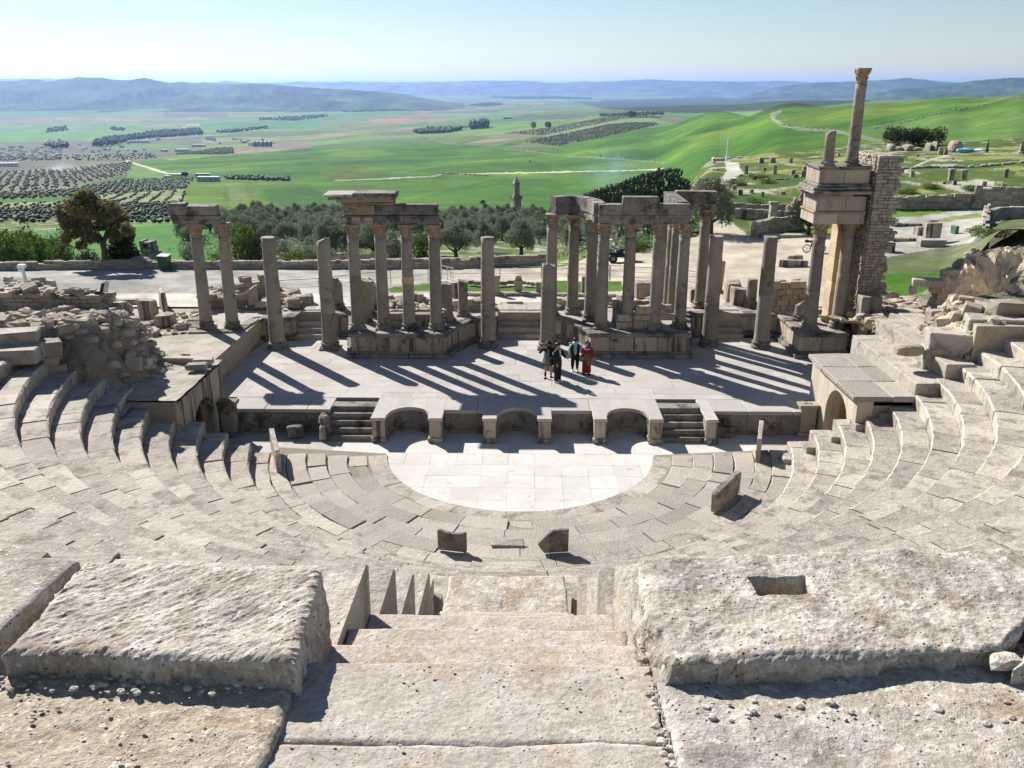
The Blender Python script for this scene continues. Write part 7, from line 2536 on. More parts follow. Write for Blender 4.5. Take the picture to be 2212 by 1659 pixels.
orchard('small copse on the plain at the left', [(295, 575), (430, 562), (440, 585), (300, 597)], ZL, 16, 40, 0.1, 6, 12, 'leaf_far', keep=0.7, name_='copse')
orchard('little copse right of the small one on the plain', [(710, 565), (800, 570), (805, 590), (720, 582)], ZL, 16, 40, 0.1, 6, 12, 'leaf_far', keep=0.8, name_='copse')
orchard('long dark tree line beyond the village', [(1660, 505), (1900, 495), (2100, 480), (2110, 495), (1900, 520), (1670, 518)], ZL, 16, 40, 0.1, 5.5, 10, 'leaf_far', keep=0.5, name_='tree_belt')
orchard('short tree line left of the long one', [(1400, 590), (1600, 570), (1720, 555), (1720, 570), (1500, 595), (1400, 600)], ZL, 16, 30, 0.1, 8, 9, 'leaf_far', keep=0.6, name_='tree_belt')
orchard('dark hedge row between two bright green fields', [(1440, 880), (1870, 895), (1870, 912), (1440, 898)], ZL, 4, 8, 0.0, 2.3, 3.4, 'leaf_far', keep=0.6, name_='hedge')
orchard('cypress group beside the farm in the middle of the fields', [(960, 572), (1085, 560), (1082, 568), (965, 578)], ZM, 9, 18, 0.1, 6.0, 26, 'leaf_far', keep=0.95, name_='tree_belt')
orchard('dark tree clumps left of the farm', [(600, 592), (800, 572), (925, 580), (800, 600), (640, 606)], ZM, 9, 16, 0.1, 6, 12, 'leaf_far', keep=0.7, name_='tree_belt')
orchard('upper olive grove climbing the ridge in the middle', [(900, 672), (1200, 600), (1500, 560), (1900, 485), (2212, 475), (2212, 502), (1960, 505), (1500, 600), (1100, 685)], ZM, 10, 14, 0.5, 1.7, 2.6, 'leaf_farolive', keep=0.85)
orchard('lower dense olive grove below the ridge', [(1200, 690), (1400, 640), (1850, 545), (2150, 520), (2170, 545), (1940, 600), (1500, 690), (1230, 715)], ZM, 8.0, 11, 0.4, 2.0, 2.8, 'leaf_farolive', keep=0.85)
orchard('dark scrub and trees along the crest of the ridge', [(1800, 478), (2000, 470), (2212, 465), (2212, 480), (1900, 492), (1800, 492)], ZM, 10, 16, 0.4, 5, 5, 'leaf_far', keep=0.6, name_='scrub')
orchard('distant tree line on the plain left of the reddish field', [(130, 455), (530, 445), (530, 460), (150, 465)], ZM, 22, 60, 0.1, 7, 10, 'leaf_far', keep=0.5, name_='tree_belt')
orchard('far dark wood on the plain below the twin hills', [(1100, 365), (1500, 362), (1740, 372), (1740, 382), (1300, 380), (1100, 375)], ZM, 40, 150, 0.1, 22, 16, 'leaf_far', keep=0.5, name_='tree_belt')
orchard('scrub on the left mountain foot', [(-1300, 400), (900, 395), (1500, 385), (1500, 392), (900, 410), (-1300, 420)], ZL, 60, 160, 0.1, 24, 14, 'leaf_far', keep=0.4, name_='scrub')
orchard('orchard rows on the far low ridge', [(780, 440), (1180, 392), (1170, 418), (780, 450)], ZM, 26, 40, 0.3, 8, 8, 'leaf_far', keep=0.8)
orchard('hedges and bushes along the field borders', [(200, 890), (2212, 700), (2212, 720), (700, 860)], ZM, 22, 30, 0.2, 1.6, 1.6, 'leaf_far', keep=0.10, name_='scrub')
orchard('scrub along the crest of the right hillside', [(1300, 372), (1500, 345), (1800, 333), (2212, 330), (2212, 336), (1500, 362), (1300, 385)], ZR, 6, 9, 0.2, 2.0, 1.8, 'leaf_far', keep=0.5, name_='scrub', fmax=1200)
for k, (zx, zy, r, h, lab) in enumerate(((1372, 575, 17, 48, 'solitary tree left of a pair in the fields below the ridge'), (1466, 570, 22, 40, 'solitary round tree right of a pair in the fields below the ridge'),
										 (2002, 500, 26, 40, 'round dark tree on the crest of the ridge'), (1048, 1062, 16, 32, 'small dark tree beside the tomb tower'), (1190, 880, 22, 28, 'dark round tree beside the grey barn'))):
	off = ZM if k != 4 else ZL
	p = T(zx * off[2] + off[0], zy * off[2] + off[1], 200)
	kk = 0.336 / FPX * (p - CAM).dot(FW)
	t = thing('tree', lab, 'tree', tuple(p))
	cr = MB(); leaves(cr, [(p.x, p.y, p.z + h * kk * 0.58, r * kk * 0.95, r * kk, h * kk * 0.42), (p.x + r * kk * 0.4, p.y, p.z + h * kk * 0.5, r * kk * 0.6, r * kk * .6, h * kk * 0.3)], 700, r * kk * 0.16, k); cr.build('crown', M['leaf_far'], t)
	tr = MB(); tr.tube([(p.x, p.y, p.z - 0.5), (p.x, p.y, p.z + h * kk * 0.4)], [r * kk * 0.12, r * kk * 0.08], 6); tr.build('trunk', M['bark'], t)
# stones along the field borders
def scatter_rocks(label, pts, off, n, s, w=6):
	mb = MB()
	P = [(x * off[2] + off[0], y * off[2] + off[1]) for x, y in pts]
	for k in range(n):
		i = random.randrange(len(P) - 1); t_ = random.random()
		a = (P[i][0] * (1 - t_) + P[i + 1][0] * t_ + random.gauss(0, w * 0.4), P[i][1] * (1 - t_) + P[i + 1][1] * t_ + random.gauss(0, w * 0.12))
		p = T(a[0], a[1], 120); q = s * random.uniform(0.4, 1.4)
		mb.blob((p.x, p.y, p.z + q * 0.2), (q, q * 0.8, q * 0.6))
	o = mb.build('field_stones', M['seat']); tag(o, label, 'stones', kind='stuff')
scatter_rocks('pale stones along the trail crossing the green hillside', [(1190, 702), (1400, 718), (1500, 738), (1900, 768), (2212, 786)], ZM, 110, 1.6)
scatter_rocks('stones scattered on the right hillside', [(1180, 585), (1480, 520), (1780, 450), (2000, 415)], ZR, 60, 1.6)
scatter_rocks('stones along the double track of the right hillside', [(640, 545), (760, 560), (950, 575)], ZR, 40, 2.0)
scatter_rocks('rocky outcrops in the middle fields', [(760, 860), (860, 862), (1080, 872)], ZM, 40, 2.6)
scatter_rocks('stones strewn over the grassy terrace', [(300, 940), (700, 960), (1500, 1010), (2100, 960), (1500, 760), (800, 800)], ZR, 110, 0.45, w=30)
scatter_rocks('white stones along the retaining wall of the meadow', [(1400, 1010), (1800, 1000), (2212, 960)], ZR, 60, 0.6, w=10)
# ------------------------------------------------------------------ small things around the road and square
def cmat(name, col, rough=0.7, var=0.1, **k):
	if name not in M: M[name] = plain_mat(name, col, rough, var=var, **k)
	return M[name]
p = G(357.5, 585, 1.5)
t = thing('wheelie_bin', 'green wheeled bin with an open grey lid standing by the road parapet', 'bin', (p.x, p.y, 1.5))
v = [(-.27, -.3, 0), (.27, -.3, 0), (.27, .3, 0), (-.27, .3, 0), (-.34, -.38, .95), (.34, -.38, .95), (.34, .38, .95), (-.34, .38, .95)]
mb = MB(); mb.add([(p.x + a, p.y + b, 1.53 + c) for a, b, c in v], CUBE_F); mb.block((p.x, p.y, 2.44), (0.74, 0.82, 0.07), bev=0.02)
for k in (-.2, 0, .2): mb.block((p.x + k, p.y - .345, 1.98), (0.05, 0.03, 0.7), tilt=(-0.09, 0), bev=0.01)
mb.build('body', M['green_bin'], t)
mb = MB(); mb.block((p.x, p.y + 0.05, 2.52), (0.74, 0.8, 0.05), tilt=(0.06, 0.05), bev=0.02); mb.build('lid', cmat('grey_lid', (0.35, 0.37, 0.38)), t)
for s in (-1, 1):
	mb = MB(); mb.tube([(p.x + s * .25, p.y + .36, 1.6), (p.x + s * .33, p.y + .36, 1.6)], 0.1, 10); mb.build('wheel', M['black'], t)
# floodlight
p = G(226, 637, 5.85)
t = thing('floodlight', 'black floodlight tilted on the end of the long dry stone wall', 'floodlight', (p.x, p.y, 5.85))
mb = MB(); mb.block((p.x + 0.02, p.y, 6.12), (0.12, 0.42, 0.42), tilt=(0, 0.35), bev=0.04); mb.build('housing', M['black'], t)
mb = MB(); mb.block((p.x + 0.10, p.y, 6.13), (0.02, 0.36, 0.36), tilt=(0, 0.35), bev=0.005)
gm = cmat('lamp_glass', (0.45, 0.6, 0.62), 0.15); mb.build('glass', gm, t)
mb = MB(); mb.block((p.x - .18, p.y, 5.93), (0.3, 0.2, 0.14), bev=0.03); mb.tube([(p.x, p.y - .24, 5.88), (p.x, p.y - .24, 6.12)], 0.02, 6); mb.tube([(p.x, p.y + .24, 5.88), (p.x, p.y + .24, 6.12)], 0.02, 6); mb.build('bracket', M['black'], t)
# low lamp at the road
p = G(60, 624, 2.1)
t = thing('road_lamp', 'leaning white post with a boxy lamp head at the left of the road', 'lamp', (p.x, p.y, 2.1))
hgt = A(48, 577, (p - CAM).dot(FW)).z - 2.1
q = A(48, 577, (p - CAM).dot(FW))
mb = MB(); mb.tube([(p.x, p.y, 2.1), tuple(q)], 0.085, 10); mb.build('post', cmat('lamp_grey', (0.62, 0.63, 0.64)), t)
mb = MB(); mb.block((q.x - .02, q.y, q.z + 0.05), (0.42, 0.36, 0.2), rz=0.1, bev=0.04); mb.tube([(q.x - .05, q.y, q.z - .3), (q.x - .25, q.y, q.z - .15)], 0.05, 6); mb.build('lamp_head', M['white'], t)
# railings
def railing(label, pts, z, h=0.95, rails=3, gap=1.6, r=0.018, mat='metal'):
	W_ = [G(a, b, z) for a, b in pts]
	t = thing('railing', label, 'railing', tuple(W_[0]))
	for a, b in zip(W_[:-1], W_[1:]):
		n = max(1, int((b - a).length / gap))
		for k in range(n + 1):
			q = a.lerp(b, k / n); mb = MB(); mb.tube([(q.x, q.y, q.z), (q.x, q.y, q.z + h)], r * 1.2, 5); mb.build('post', M[mat], t)
	for k in range(rails):
		mb = MB(); hh = h * (1 - k / rails)
		mb.tube([(q.x, q.y, q.z + hh) for q in W_], r if k == 0 else r * 0.6, 5); mb.build('rail', M[mat], t)
	return t
railing('thin sloping handrail along the road behind the left door steps', [(606, 641), (690, 636), (760, 627), (925, 608)], 2.1, 0.9, 2, 2.0)
railing('thin grey wire railing along the path behind the central steps', [(974, 602), (1080, 602), (1169, 601), (1316, 606)], 2.0)
railing('thin grey wire railing in front of the sandy square', [(1318, 607), (1410, 613), (1505, 622)], 2.0)
p = G(953, 604, 2.0)
t = thing('barrier_gate', 'small white barrier gate beside the last cornice column', 'gate', tuple(p))
mb = MB(); mb.tube([(p.x, p.y, 2.0), (p.x, p.y, 3.5)], 0.05, 8); mb.build('post', M['white'], t)
for k in range(4):
	mb = MB(); mb.tube([(p.x + 0.03, p.y, 2.15 + .24 * k), (p.x + 0.75, p.y - 0.4, 2.05 + .24 * k)], 0.022, 6); mb.build('bar', M['white'], t)
for k in (0.4, 0.75):
	mb = MB(); mb.tube([(p.x + k, p.y - k * .53, 2.0), (p.x + k, p.y - k * .53, 2.85)], 0.022, 6); mb.build('bar', M['white'], t)
# stones on the strip behind the stage wall
p = G(1119.5, 631, 2.2)
t = thing('carved_altar', 'pale carved altar stone standing in the grass behind the central steps', 'altar stone', (p.x, p.y, 2.2))
for nm, z0, z1, w in (('foot', 0, .12, .36), ('body', .12, .72, .46), ('shoulder', .72, .84, .38), ('cap', .84, .97, .28)):
	mb = MB(); mb.block((p.x, p.y, 2.2 + (z0 + z1) / 2), (w, .34, z1 - z0), jit=.02, bev=.04); mb.build(nm, M['seat'], t)
for lab, dx, dy, w, h in (('plain square post stone right of the stained tall column', 1073, 634, .34, 1.0), ('short squat stone left of the broken mossy column', 1163, 633, .3, .62),
						  ('slim post stone between the curved colonnade columns', 1262, 634, .3, .95), ('small cube stone beyond the cornice columns', 904, 652, .55, .45), ('round drum stone behind the speckled stump', 977, 640, .6, .8)):
	p = G(dx, dy, 2.2); mb = MB(); mb.block((p.x, p.y, 2.2 + h / 2), (w, w, h), rz=.1, jit=.02, bev=.04)
	tag(mb.build('post_stone', M['podium'], None, loc=(p.x, p.y, 2.2)), lab, 'stone post')
p = G(1112, 655, 2.2); mb = MB(); mb.block((p.x, p.y, 2.25), (.85, .22, .1), rz=.03, bev=.03)
tag(mb.build('stone_bar', M['seat'], None, loc=(p.x, p.y, 2.2)), 'small pale bar stone lying on the landing above the central steps', 'stone')
for lab, x0, x1, dy in (('curved pale kerb in the grass left of the altar stone', 1010, 1110, 611), ('curved pale kerb in the grass right of the altar stone', 1128, 1190, 612)):
	t = thing('curved_kerb', lab, 'kerb', tuple(G(x0, dy, 2.15)))
	for k in range(7):
		q = G(x0 + (x1 - x0) * (k + .5) / 7, dy + 4 * math.sin(math.pi * (k + .5) / 7), 2.15); L = (G(x1, dy, 2.15).x - G(x0, dy, 2.15).x) / 7
		mb = MB(); mb.block((q.x, q.y, 2.22), (L * .97, .3, .2), jit=.02, bev=.03); mb.build('stone', M['seat'], t)
# white info pillar and sign
p = T(1315, 553, 50, 90); mb = MB(); mb.block((p.x, p.y, p.z + .62), (.48, .3, 1.25), rz=.2, bev=.03)
t = thing('info_pillar', 'white boxy information pillar behind the quad bike', 'info pillar', tuple(p)); mb.build('body', M['white'], t)
mb = MB(); mb.block((p.x, p.y, p.z + 1.28), (.54, .36, .06), rz=.2, bev=.02); mb.build('cap', cmat('lamp_grey', (0.5, 0.5, 0.5)), t)
p = T(1117, 555, 60, 120); t = thing('info_sign', 'small white sign post standing under the olive trees', 'sign', tuple(p))
mb = MB(); mb.block((p.x, p.y, p.z + .45), (.34, .12, .9), bev=.02); mb.build('board', M['white'], t)
mb = MB(); mb.block((p.x, p.y - .07, p.z + .62), (.22, .02, .3), bev=.004); mb.build('print', cmat('print_grey', (.25, .25, .25)), t)
# quad bike
def quad_bike(p, rz):
	t = thing('quad_bike', 'black quad bike parked on the sandy square behind the right colonnade', 'quad bike', tuple(p))
	x, y, z = p
	for wx in (-.62, .62):
		for wy in (-.42, .42):
			mb = MB(); mb.tube([(x + wx, y + wy - .13, z + .31), (x + wx, y + wy - .1, z + .31), (x + wx, y + wy + .1, z + .31), (x + wx, y + wy + .13, z + .31)], [.24, .31, .31, .24], 16); w_ = mb.build('wheel', M['black'], t)
			mb = MB(); mb.tube([(x + wx, y + wy - .14, z + .31), (x + wx, y + wy + .14, z + .31)], .13, 10); mb.build('rim', M['metal'], w_, loc=(x + wx, y + wy, z + .31))
	mb = MB(); mb.block((x, y, z + .45), (1.3, .34, .26), bev=.06); mb.block((x - .1, y, z + .68), (.6, .3, .22), bev=.08); mb.build('body', M['black'], t)
	for wx in (-.62, .62):
		mb = MB(); mb.block((x + wx, y, z + .70), (.62, 1.06, .07), tilt=(0, .12 if wx < 0 else -.12), bev=.03); mb.build('fender', M['black'], t)
	mb = MB(); mb.block((x + .22, y, z + .86), (.75, .34, .14), bev=.06); mb.build('seat', cmat('seat_vinyl', (.03, .035, .07), .35), t)
	mb = MB(); mb.tube([(x - .32, y, z + .75), (x - .25, y, z + 1.02)], .03, 6); mb.tube([(x - .2, y - .38, z + 1.06), (x - .27, y - .15, z + 1.03), (x - .27, y + .15, z + 1.03), (x - .2, y + .38, z + 1.06)], .022, 6); mb.build('handlebar', M['metal'], t)
	for wx, w in ((-.72, .5), (.78, .55)):
		mb = MB()
		for k in range(4): mb.tube([(x + wx - w / 2, y - .3 + .2 * k, z + .84), (x + wx + w / 2, y - .3 + .2 * k, z + .84)], .015, 5)
		mb.build('luggage_rack', M['metal'], t)
	mb = MB(); mb.block((x - .86, y, z + .60), (.1, .5, .2), bev=.04); mb.build('front_bumper', cmat('bumper_white', (.5, .5, .55)), t)
	for s in (-1, 1):
		mb = MB(); mb.blob((x - .9, y + s * .2, z + .66), (.06, .12, .1)); mb.build('headlight', gm, t)
	t.rotation_euler = (0, 0, rz)
quad_bike(T(1340, 566, 50, 90), 0.12)
# motorbike
p = T(1757, 546, 44, 80); x, y, z = p
t = thing('motorbike', 'small red and black motorbike parked half hidden behind the tower column', 'motorbike', tuple(p))
for wx in (-.5, .55):
	mb = MB()
	for k in range(14):
		a, b = 2 * math.pi * k / 14, 2 * math.pi * (k + 1) / 14
		mb.tube([(x + wx + .27 * math.cos(a), y, z + .3 + .27 * math.sin(a)), (x + wx + .27 * math.cos(b), y, z + .3 + .27 * math.sin(b))], .035, 5)
	w_ = mb.build('wheel', M['black'], t)
	mb = MB()
	for k in range(5): mb.tube([(x + wx, y, z + .3), (x + wx + .26 * math.cos(k * 1.257), y, z + .3 + .26 * math.sin(k * 1.257))], .012, 4)
	mb.build('spokes', M['metal'], w_, loc=(x + wx, y, z + .3))
red = cmat('red_paint', (.35, .03, .05), .3)
mb = MB(); mb.blob((x + .1, y, z + .55), (.7, .22, .36), rough=.08, sub=2); mb.blob((x + .28, y, z + .72), (.35, .2, .2), rough=.05, sub=2); mb.build('body', red, t)
mb = MB(); mb.blob((x - .22, y, z + .80), (.65, .24, .14), rough=.05, sub=2); mb.build('seat', M['black'], t)
mb = MB(); mb.tube([(x + .55, y, z + .3), (x + .42, y, z + .95)], .03, 6); mb.tube([(x + .38, y - .3, z + 1.0), (x + .42, y, z + .96), (x + .38, y + .3, z + 1.0)], .02, 6); mb.build('fork_and_handlebar', M['metal'], t)
mb = MB(); mb.block((x - .55, y, z + .82), (.25, .26, .2), bev=.04); mb.build('luggage_box', M['black'], t)
# air conditioner
p = T(*ZRD(1366, 1196), 45, 100); kq = .336 / FPX * (p - CAM).dot(FW)
t = thing('air_conditioner', 'white outdoor air conditioning unit with a dark fan on the paved court', 'air conditioner', tuple(p))
w, h = 64 * kq, 46 * kq
mb = MB(); mb.block((p.x, p.y, p.z + h / 2 + .05), (w, .4, h), bev=.03); mb.build('casing', M['white'], t)
mb = MB()
for k in range(20):
	a, b = 2 * math.pi * k / 20, 2 * math.pi * (k + 1) / 20
	for rr in (h * .36, h * .24, h * .12): mb.tube([(p.x - w * .14 + rr * math.cos(a), p.y - .215, p.z + h * .53 + rr * math.sin(a)), (p.x - w * .14 + rr * math.cos(b), p.y - .215, p.z + h * .53 + rr * math.sin(b))], .012, 4)
mb.build('grille', M['metal'], t)
mb = MB(); mb.tube([(p.x - w * .14, p.y - .202, p.z + h * .53), (p.x - w * .14, p.y - .206, p.z + h * .53)], h * .36, 20); mb.build('fan', M['black'], t)

# ------------------------------------------------------------------ small tomb tower
p = T(1115, 446, 300, 1200); kk = 1 / FPX * ((p - CAM).dot(FW) * math.cos(PITCH) + (13 - p.z) * math.sin(PITCH))
t = thing('tomb_tower', 'slender three-storey tomb tower with a pointed roof rising from the olive trees', 'tower', tuple(p))
rz_ = 0.42
for nm, wa, ya, yb, mt in (('lower_storey', 21, -6, 16, 'podium'), ('crown_step', 24, 16, 19, 'podium'), ('crown_step', 22, 19, 21, 'podium'), ('crown_step', 19, 21, 24, 'podium'), ('middle_storey', 14.5, 24, 47, 'podium'),
					   ('cornice', 17, 47, 50.5, 'podium')):
	mb = MB(); mb.block((p.x, p.y, p.z + (ya + yb) / 2 * kk), (wa * kk * .8, wa * kk * .8, (yb - ya) * kk), rz=rz_, bev=.1); mb.build(nm, M[mt], t)
s = 14 * kk * .4
cc_, ss_ = math.cos(rz_), math.sin(rz_)
base = [(p.x + a * s * cc_ - b * s * ss_, p.y + a * s * ss_ + b * s * cc_, p.z + 50.4 * kk) for a, b in ((-1, -1), (1, -1), (1, 1), (-1, 1))]
mb = MB(); mb.add(base + [(p.x, p.y, p.z + 64 * kk)], [(0, 1, 4), (1, 2, 4), (2, 3, 4), (3, 0, 4), (3, 2, 1, 0)]); mb.build('pyramid_roof', M['podium'], t)
for a, b in ((-1, -1), (1, -1), (1, 1), (-1, 1)):
	mb = MB(); x_, y_ = a * 9.6 * kk, b * 9.6 * kk
	x_, y_ = x_ * cc_ - y_ * ss_, x_ * ss_ + y_ * cc_
	mb.block((p.x + x_ * .95, p.y + y_ * .95, p.z + 20 * kk), (2.6 * kk, 2.6 * kk, 6 * kk), rz=rz_, bev=.1); mb.build('corner_block', M['podium'], t)
mb = MB(); mb.block((p.x + .5 * kk, p.y - 5.85 * kk, p.z + 34 * kk), (3 * kk, .2, 5 * kk), rz=rz_, bev=.02); mb.build('blind_window', M['mould'], t)
# ruin with an opening below the road
p = T(316, 560, 66, 300); kk = (p - CAM).dot(FW) / FPX
t = thing('ruined_shelter', 'small dark stone ruin with a square window opening below the road parapet', 'ruin', tuple(p))
def rb(nm, x0, x1, z0, z1, d0=0, d1=3.0):
	mb = MB(); mb.block((p.x + (x0 + x1) / 2 * kk, p.y + (d0 + d1) / 2, p.z + (z0 + z1) / 2 * kk), ((x1 - x0) * kk, d1 - d0, (z1 - z0) * kk), jit=.06, bev=.06); mb.build(nm, M['podium'], t)
rb('base', -15, 16, -4, 12); rb('lintel', -13, 13, 12.5, 22, .3, 2.6); rb('left_jamb', -13, -7, 22, 38, .3, 2.4); rb('right_jamb', 6, 13, 22, 36, .3, 2.4); rb('top_beam', -8, 7, 31, 35, .5, 2.2)
rb('back_wall', -8, 7, 21, 31, 2.2, 2.5)
mb = MB(); q = G(296, 578, 1.6); mb.blob((q.x, q.y + .6, 1.9), (1.5, .9, .8)); tag(mb.build('boulder', M['rubble'], None, loc=(q.x, q.y, 1.6)), 'pale boulder on the parapet left of the bin', 'boulder')

# ------------------------------------------------------------------ far buildings
WALLS = [cmat('limewash', (.82, .80, .77), .9), cmat('cream_wall', (.70, .63, .53), .9), cmat('grey_wall', (.48, .46, .45), .9)]
ROOF = [cmat('flat_roof', (.62, .60, .56), .9), cmat('red_roof', (.30, .16, .12), .9), cmat('metal_roof', (.72, .70, .67), .6)]
DARK = cmat('window_dark', (.05, .055, .07), .4)
def house(label, dx, dy, wpx, hpx, wall=0, roof=0, rz=0.0, group=None, gable=False, dep_=None, name_='house', cat='house', parts=True):
	p = T(dx, dy, 300)
	k = ((p - CAM).dot(FW)) / FPX
	w, h = wpx * k, hpx * k
	d = dep_ * k if dep_ else w * .6
	t = thing(name_, label, cat, tuple(p), group)
	def R(x, y): return (p.x + x * math.cos(rz) - y * math.sin(rz), p.y + d / 2 + x * math.sin(rz) + y * math.cos(rz))
	mb = MB(); c = R(0, 0); mb.block((c[0], c[1], p.z + h / 2 - .5), (w, d, h + 1), rz=rz, bev=.05); mb.build('wall', WALLS[wall], t)
	mb = MB()
	if gable:
		q = [R(-w / 2 - .3, -d / 2 - .3), R(w / 2 + .3, -d / 2 - .3), R(w / 2 + .3, d / 2 + .3), R(-w / 2 - .3, d / 2 + .3)]
		e = [R(-w / 2 - .3, 0), R(w / 2 + .3, 0)]
		mb.add([(a, b, p.z + h) for a, b in q] + [(a, b, p.z + h + d * .2) for a, b in e], [(0, 1, 5, 4), (2, 3, 4, 5), (1, 2, 5), (3, 0, 4), (3, 2, 1, 0)])
	else:
		mb.block((c[0], c[1], p.z + h + .15), (w + .4, d + .4, .4), rz=rz, bev=.05)
	mb.build('roof', ROOF[roof], t)
	if parts and w > 6:
		n = max(2, int(w / 5))
		for i in range(n):
			x = -w / 2 + w * (i + .5) / n; q = R(x, -d / 2 - .06)
			mb = MB(); mb.block((q[0], q[1], p.z + h * .55), (1.1 if wpx < 30 else 1.6, .1, min(1.3, h * .35)), rz=rz, bev=.01); mb.build('window', DARK, t)
	return t
house('long grey concrete barn beside the bright green fields, nearer one', 449, 393, 46, 10, 2, 2, 0.0, dep_=12, name_='barn', cat='barn')
house('pale roofed barn right behind the long grey barn', 437, 384, 30, 8, 2, 2, 0.0, dep_=8, name_='barn', cat='barn')
house('low pale shed at the lower end of the white track', 376, 381, 26, 4, 0, 0, 0.0, name_='shed', cat='shed')
house('small flat shed left of the end of the white track', 360, 384, 14, 3, 0, 0, 0.0, name_='shed', cat='shed')
house('brown-fronted farm building at the end of the tree rows', 393, 329, 29, 6, 1, 2, 0.0, dep_=8, name_='barn', cat='barn')
house('long hall with a pale roof above the tree rows', 429, 317, 28, 4, 2, 2, 0.0, dep_=6, name_='barn', cat='barn')
house('long white building below the cypress belt', 298, 309, 46, 5, 0, 2, 0.0, dep_=5, name_='hall', cat='building')
house('big white greenhouse-like hall at the left frame edge', 14, 360, 44, 7, 0, 2, 0.12, dep_=8, name_='hall', cat='building')
house('white farmhouse at the right end of the cypress belt', 452, 303, 16, 8, 0, 0, 0.1)
house('second white farmhouse below the cypress belt end', 462, 305, 8, 6, 0, 1, 0.1)
house('small white house left of the long white building', 341, 303, 8, 6, 0, 0, 0.0)
house('pale farmhouse between the cypress groups in the middle fields', 1004, 276, 17, 5, 0, 0, 0.0)
house('small barn with grey roof right of the middle farm', 1097, 257, 19, 3.5, 2, 2, 0.0, name_='barn', cat='barn')
house('tiny shed among the fields beyond the middle farm', 1047, 258, 6, 3, 2, 2, 0.0, name_='shed', cat='shed')
house('pale block building beside the silos', 541, 315, 9, 6, 0, 0, 0.0)
rs3 = random.Random(3)
VG = 'houses of the village in the valley'
for k in range(125):
	u = rs3.random()
	if k < 80: dx, dy = rs3.uniform(-10, 125), rs3.uniform(319, 347); dx += (347 - dy) * .6
	elif k < 100: dx, dy = rs3.uniform(70, 290), rs3.uniform(311, 330)
	elif k < 113: dx, dy = rs3.uniform(180, 360), rs3.uniform(325, 331)
	else: dx, dy = rs3.uniform(470, 590), rs3.uniform(301, 314)
	c = 0 if u < .55 else (1 if u < .8 else 2)
	lab = ('white', 'cream', 'grey')[c] + ' house in the ' + ('near' if dy > 333 else 'far') + (' left end' if dx < 45 else ' middle' if dx < 100 else ' right end') + ' of the valley village' if k < 100 else (('white', 'cream', 'grey')[c] + (' house on the open strip below the village' if k < 113 else ' house in the hamlet near the silos'))
	house(lab, dx, dy, rs3.uniform(3.5, 9), rs3.uniform(2.6, 5), c, 1 if rs3.random() < .25 else 0, rs3.uniform(-.5, .5), VG if k < 100 else VG + ' outskirts', parts=False)
for k in range(5):
	p = T(550 + k * 8.6, 317, 300); kq = (p - CAM).dot(FW) / FPX
	t = thing('silo', ('leftmost', 'second', 'middle', 'fourth', 'rightmost')[k] + ' of five blue-grey silos in the valley', 'silo', tuple(p), 'blue-grey silos in the valley')
	r = 3.9 * kq; mb = MB(); mb.lathe([(r, -1), (r, 9.5 * kq)], tuple(p), 14); mb.build('body', cmat('silo_steel', (.20, .26, .33), .6), t)
	mb = MB(); mb.lathe([(r * 1.04, 9.5 * kq), (r * .2, 11.5 * kq)], tuple(p), 14); mb.build('roof', cmat('silo_steel', (.2, .26, .33)), t)
# smoke
def smoke(label, dx, dy, fd, sx, sz, dens, col, n=1.0):
	p = A(dx, dy, fd)
	mb = MB(); mb.blob(tuple(p), (sx, sx * .8, sz), rough=.1, sub=3)
	m = bpy.data.materials.new('smoke'); m.use_nodes = True; nt = m.node_tree; nt.nodes.clear()
	o_ = nt.nodes.new('ShaderNodeOutputMaterial'); v_ = nt.nodes.new('ShaderNodeVolumePrincipled'); v_.inputs['Color'].default_value = (*col, 1); v_.inputs['Anisotropy'].default_value = .3
	g = nt.nodes.new('ShaderNodeTexCoord'); no = _noise(nt, g.outputs['Object'], n * 4 / sx, 4)
	ln = nt.nodes.new('ShaderNodeVectorMath'); ln.operation = 'LENGTH'
	mp = nt.nodes.new('ShaderNodeVectorMath'); mp.operation = 'MULTIPLY'; mp.inputs[1].default_value = (2 / sx, 2.5 / sx, 2 / sz); nt.links.new(g.outputs['Object'], mp.inputs[0]); nt.links.new(mp.outputs[0], ln.inputs[0])
	fall = _ramp(nt, ln.outputs['Value'], 1.0, 0.1)
	d = _math(nt, 'MULTIPLY', _math(nt, 'MULTIPLY', fall, fall), _ramp(nt, no, .4, .7, 0, dens)); nt.links.new(d, v_.inputs['Density']); nt.links.new(v_.outputs[0], o_.inputs['Volume'])
	o = mb.build('smoke', m, None, loc=tuple(p)); tag(o, label, 'smoke', kind='stuff')
pt = T(137, 368, 300); fsm = (pt - CAM).dot(FW)
smoke('small white smoke plume rising from the olive orchard at the left', 130, 364, fsm - 30, 70, 26, .035, (.85, .9, 1))
smoke('thin bluish smoke drifting over the green slope right of the centre', 1322, 368, 330, 34, 26, .045, (.55, .75, 1))

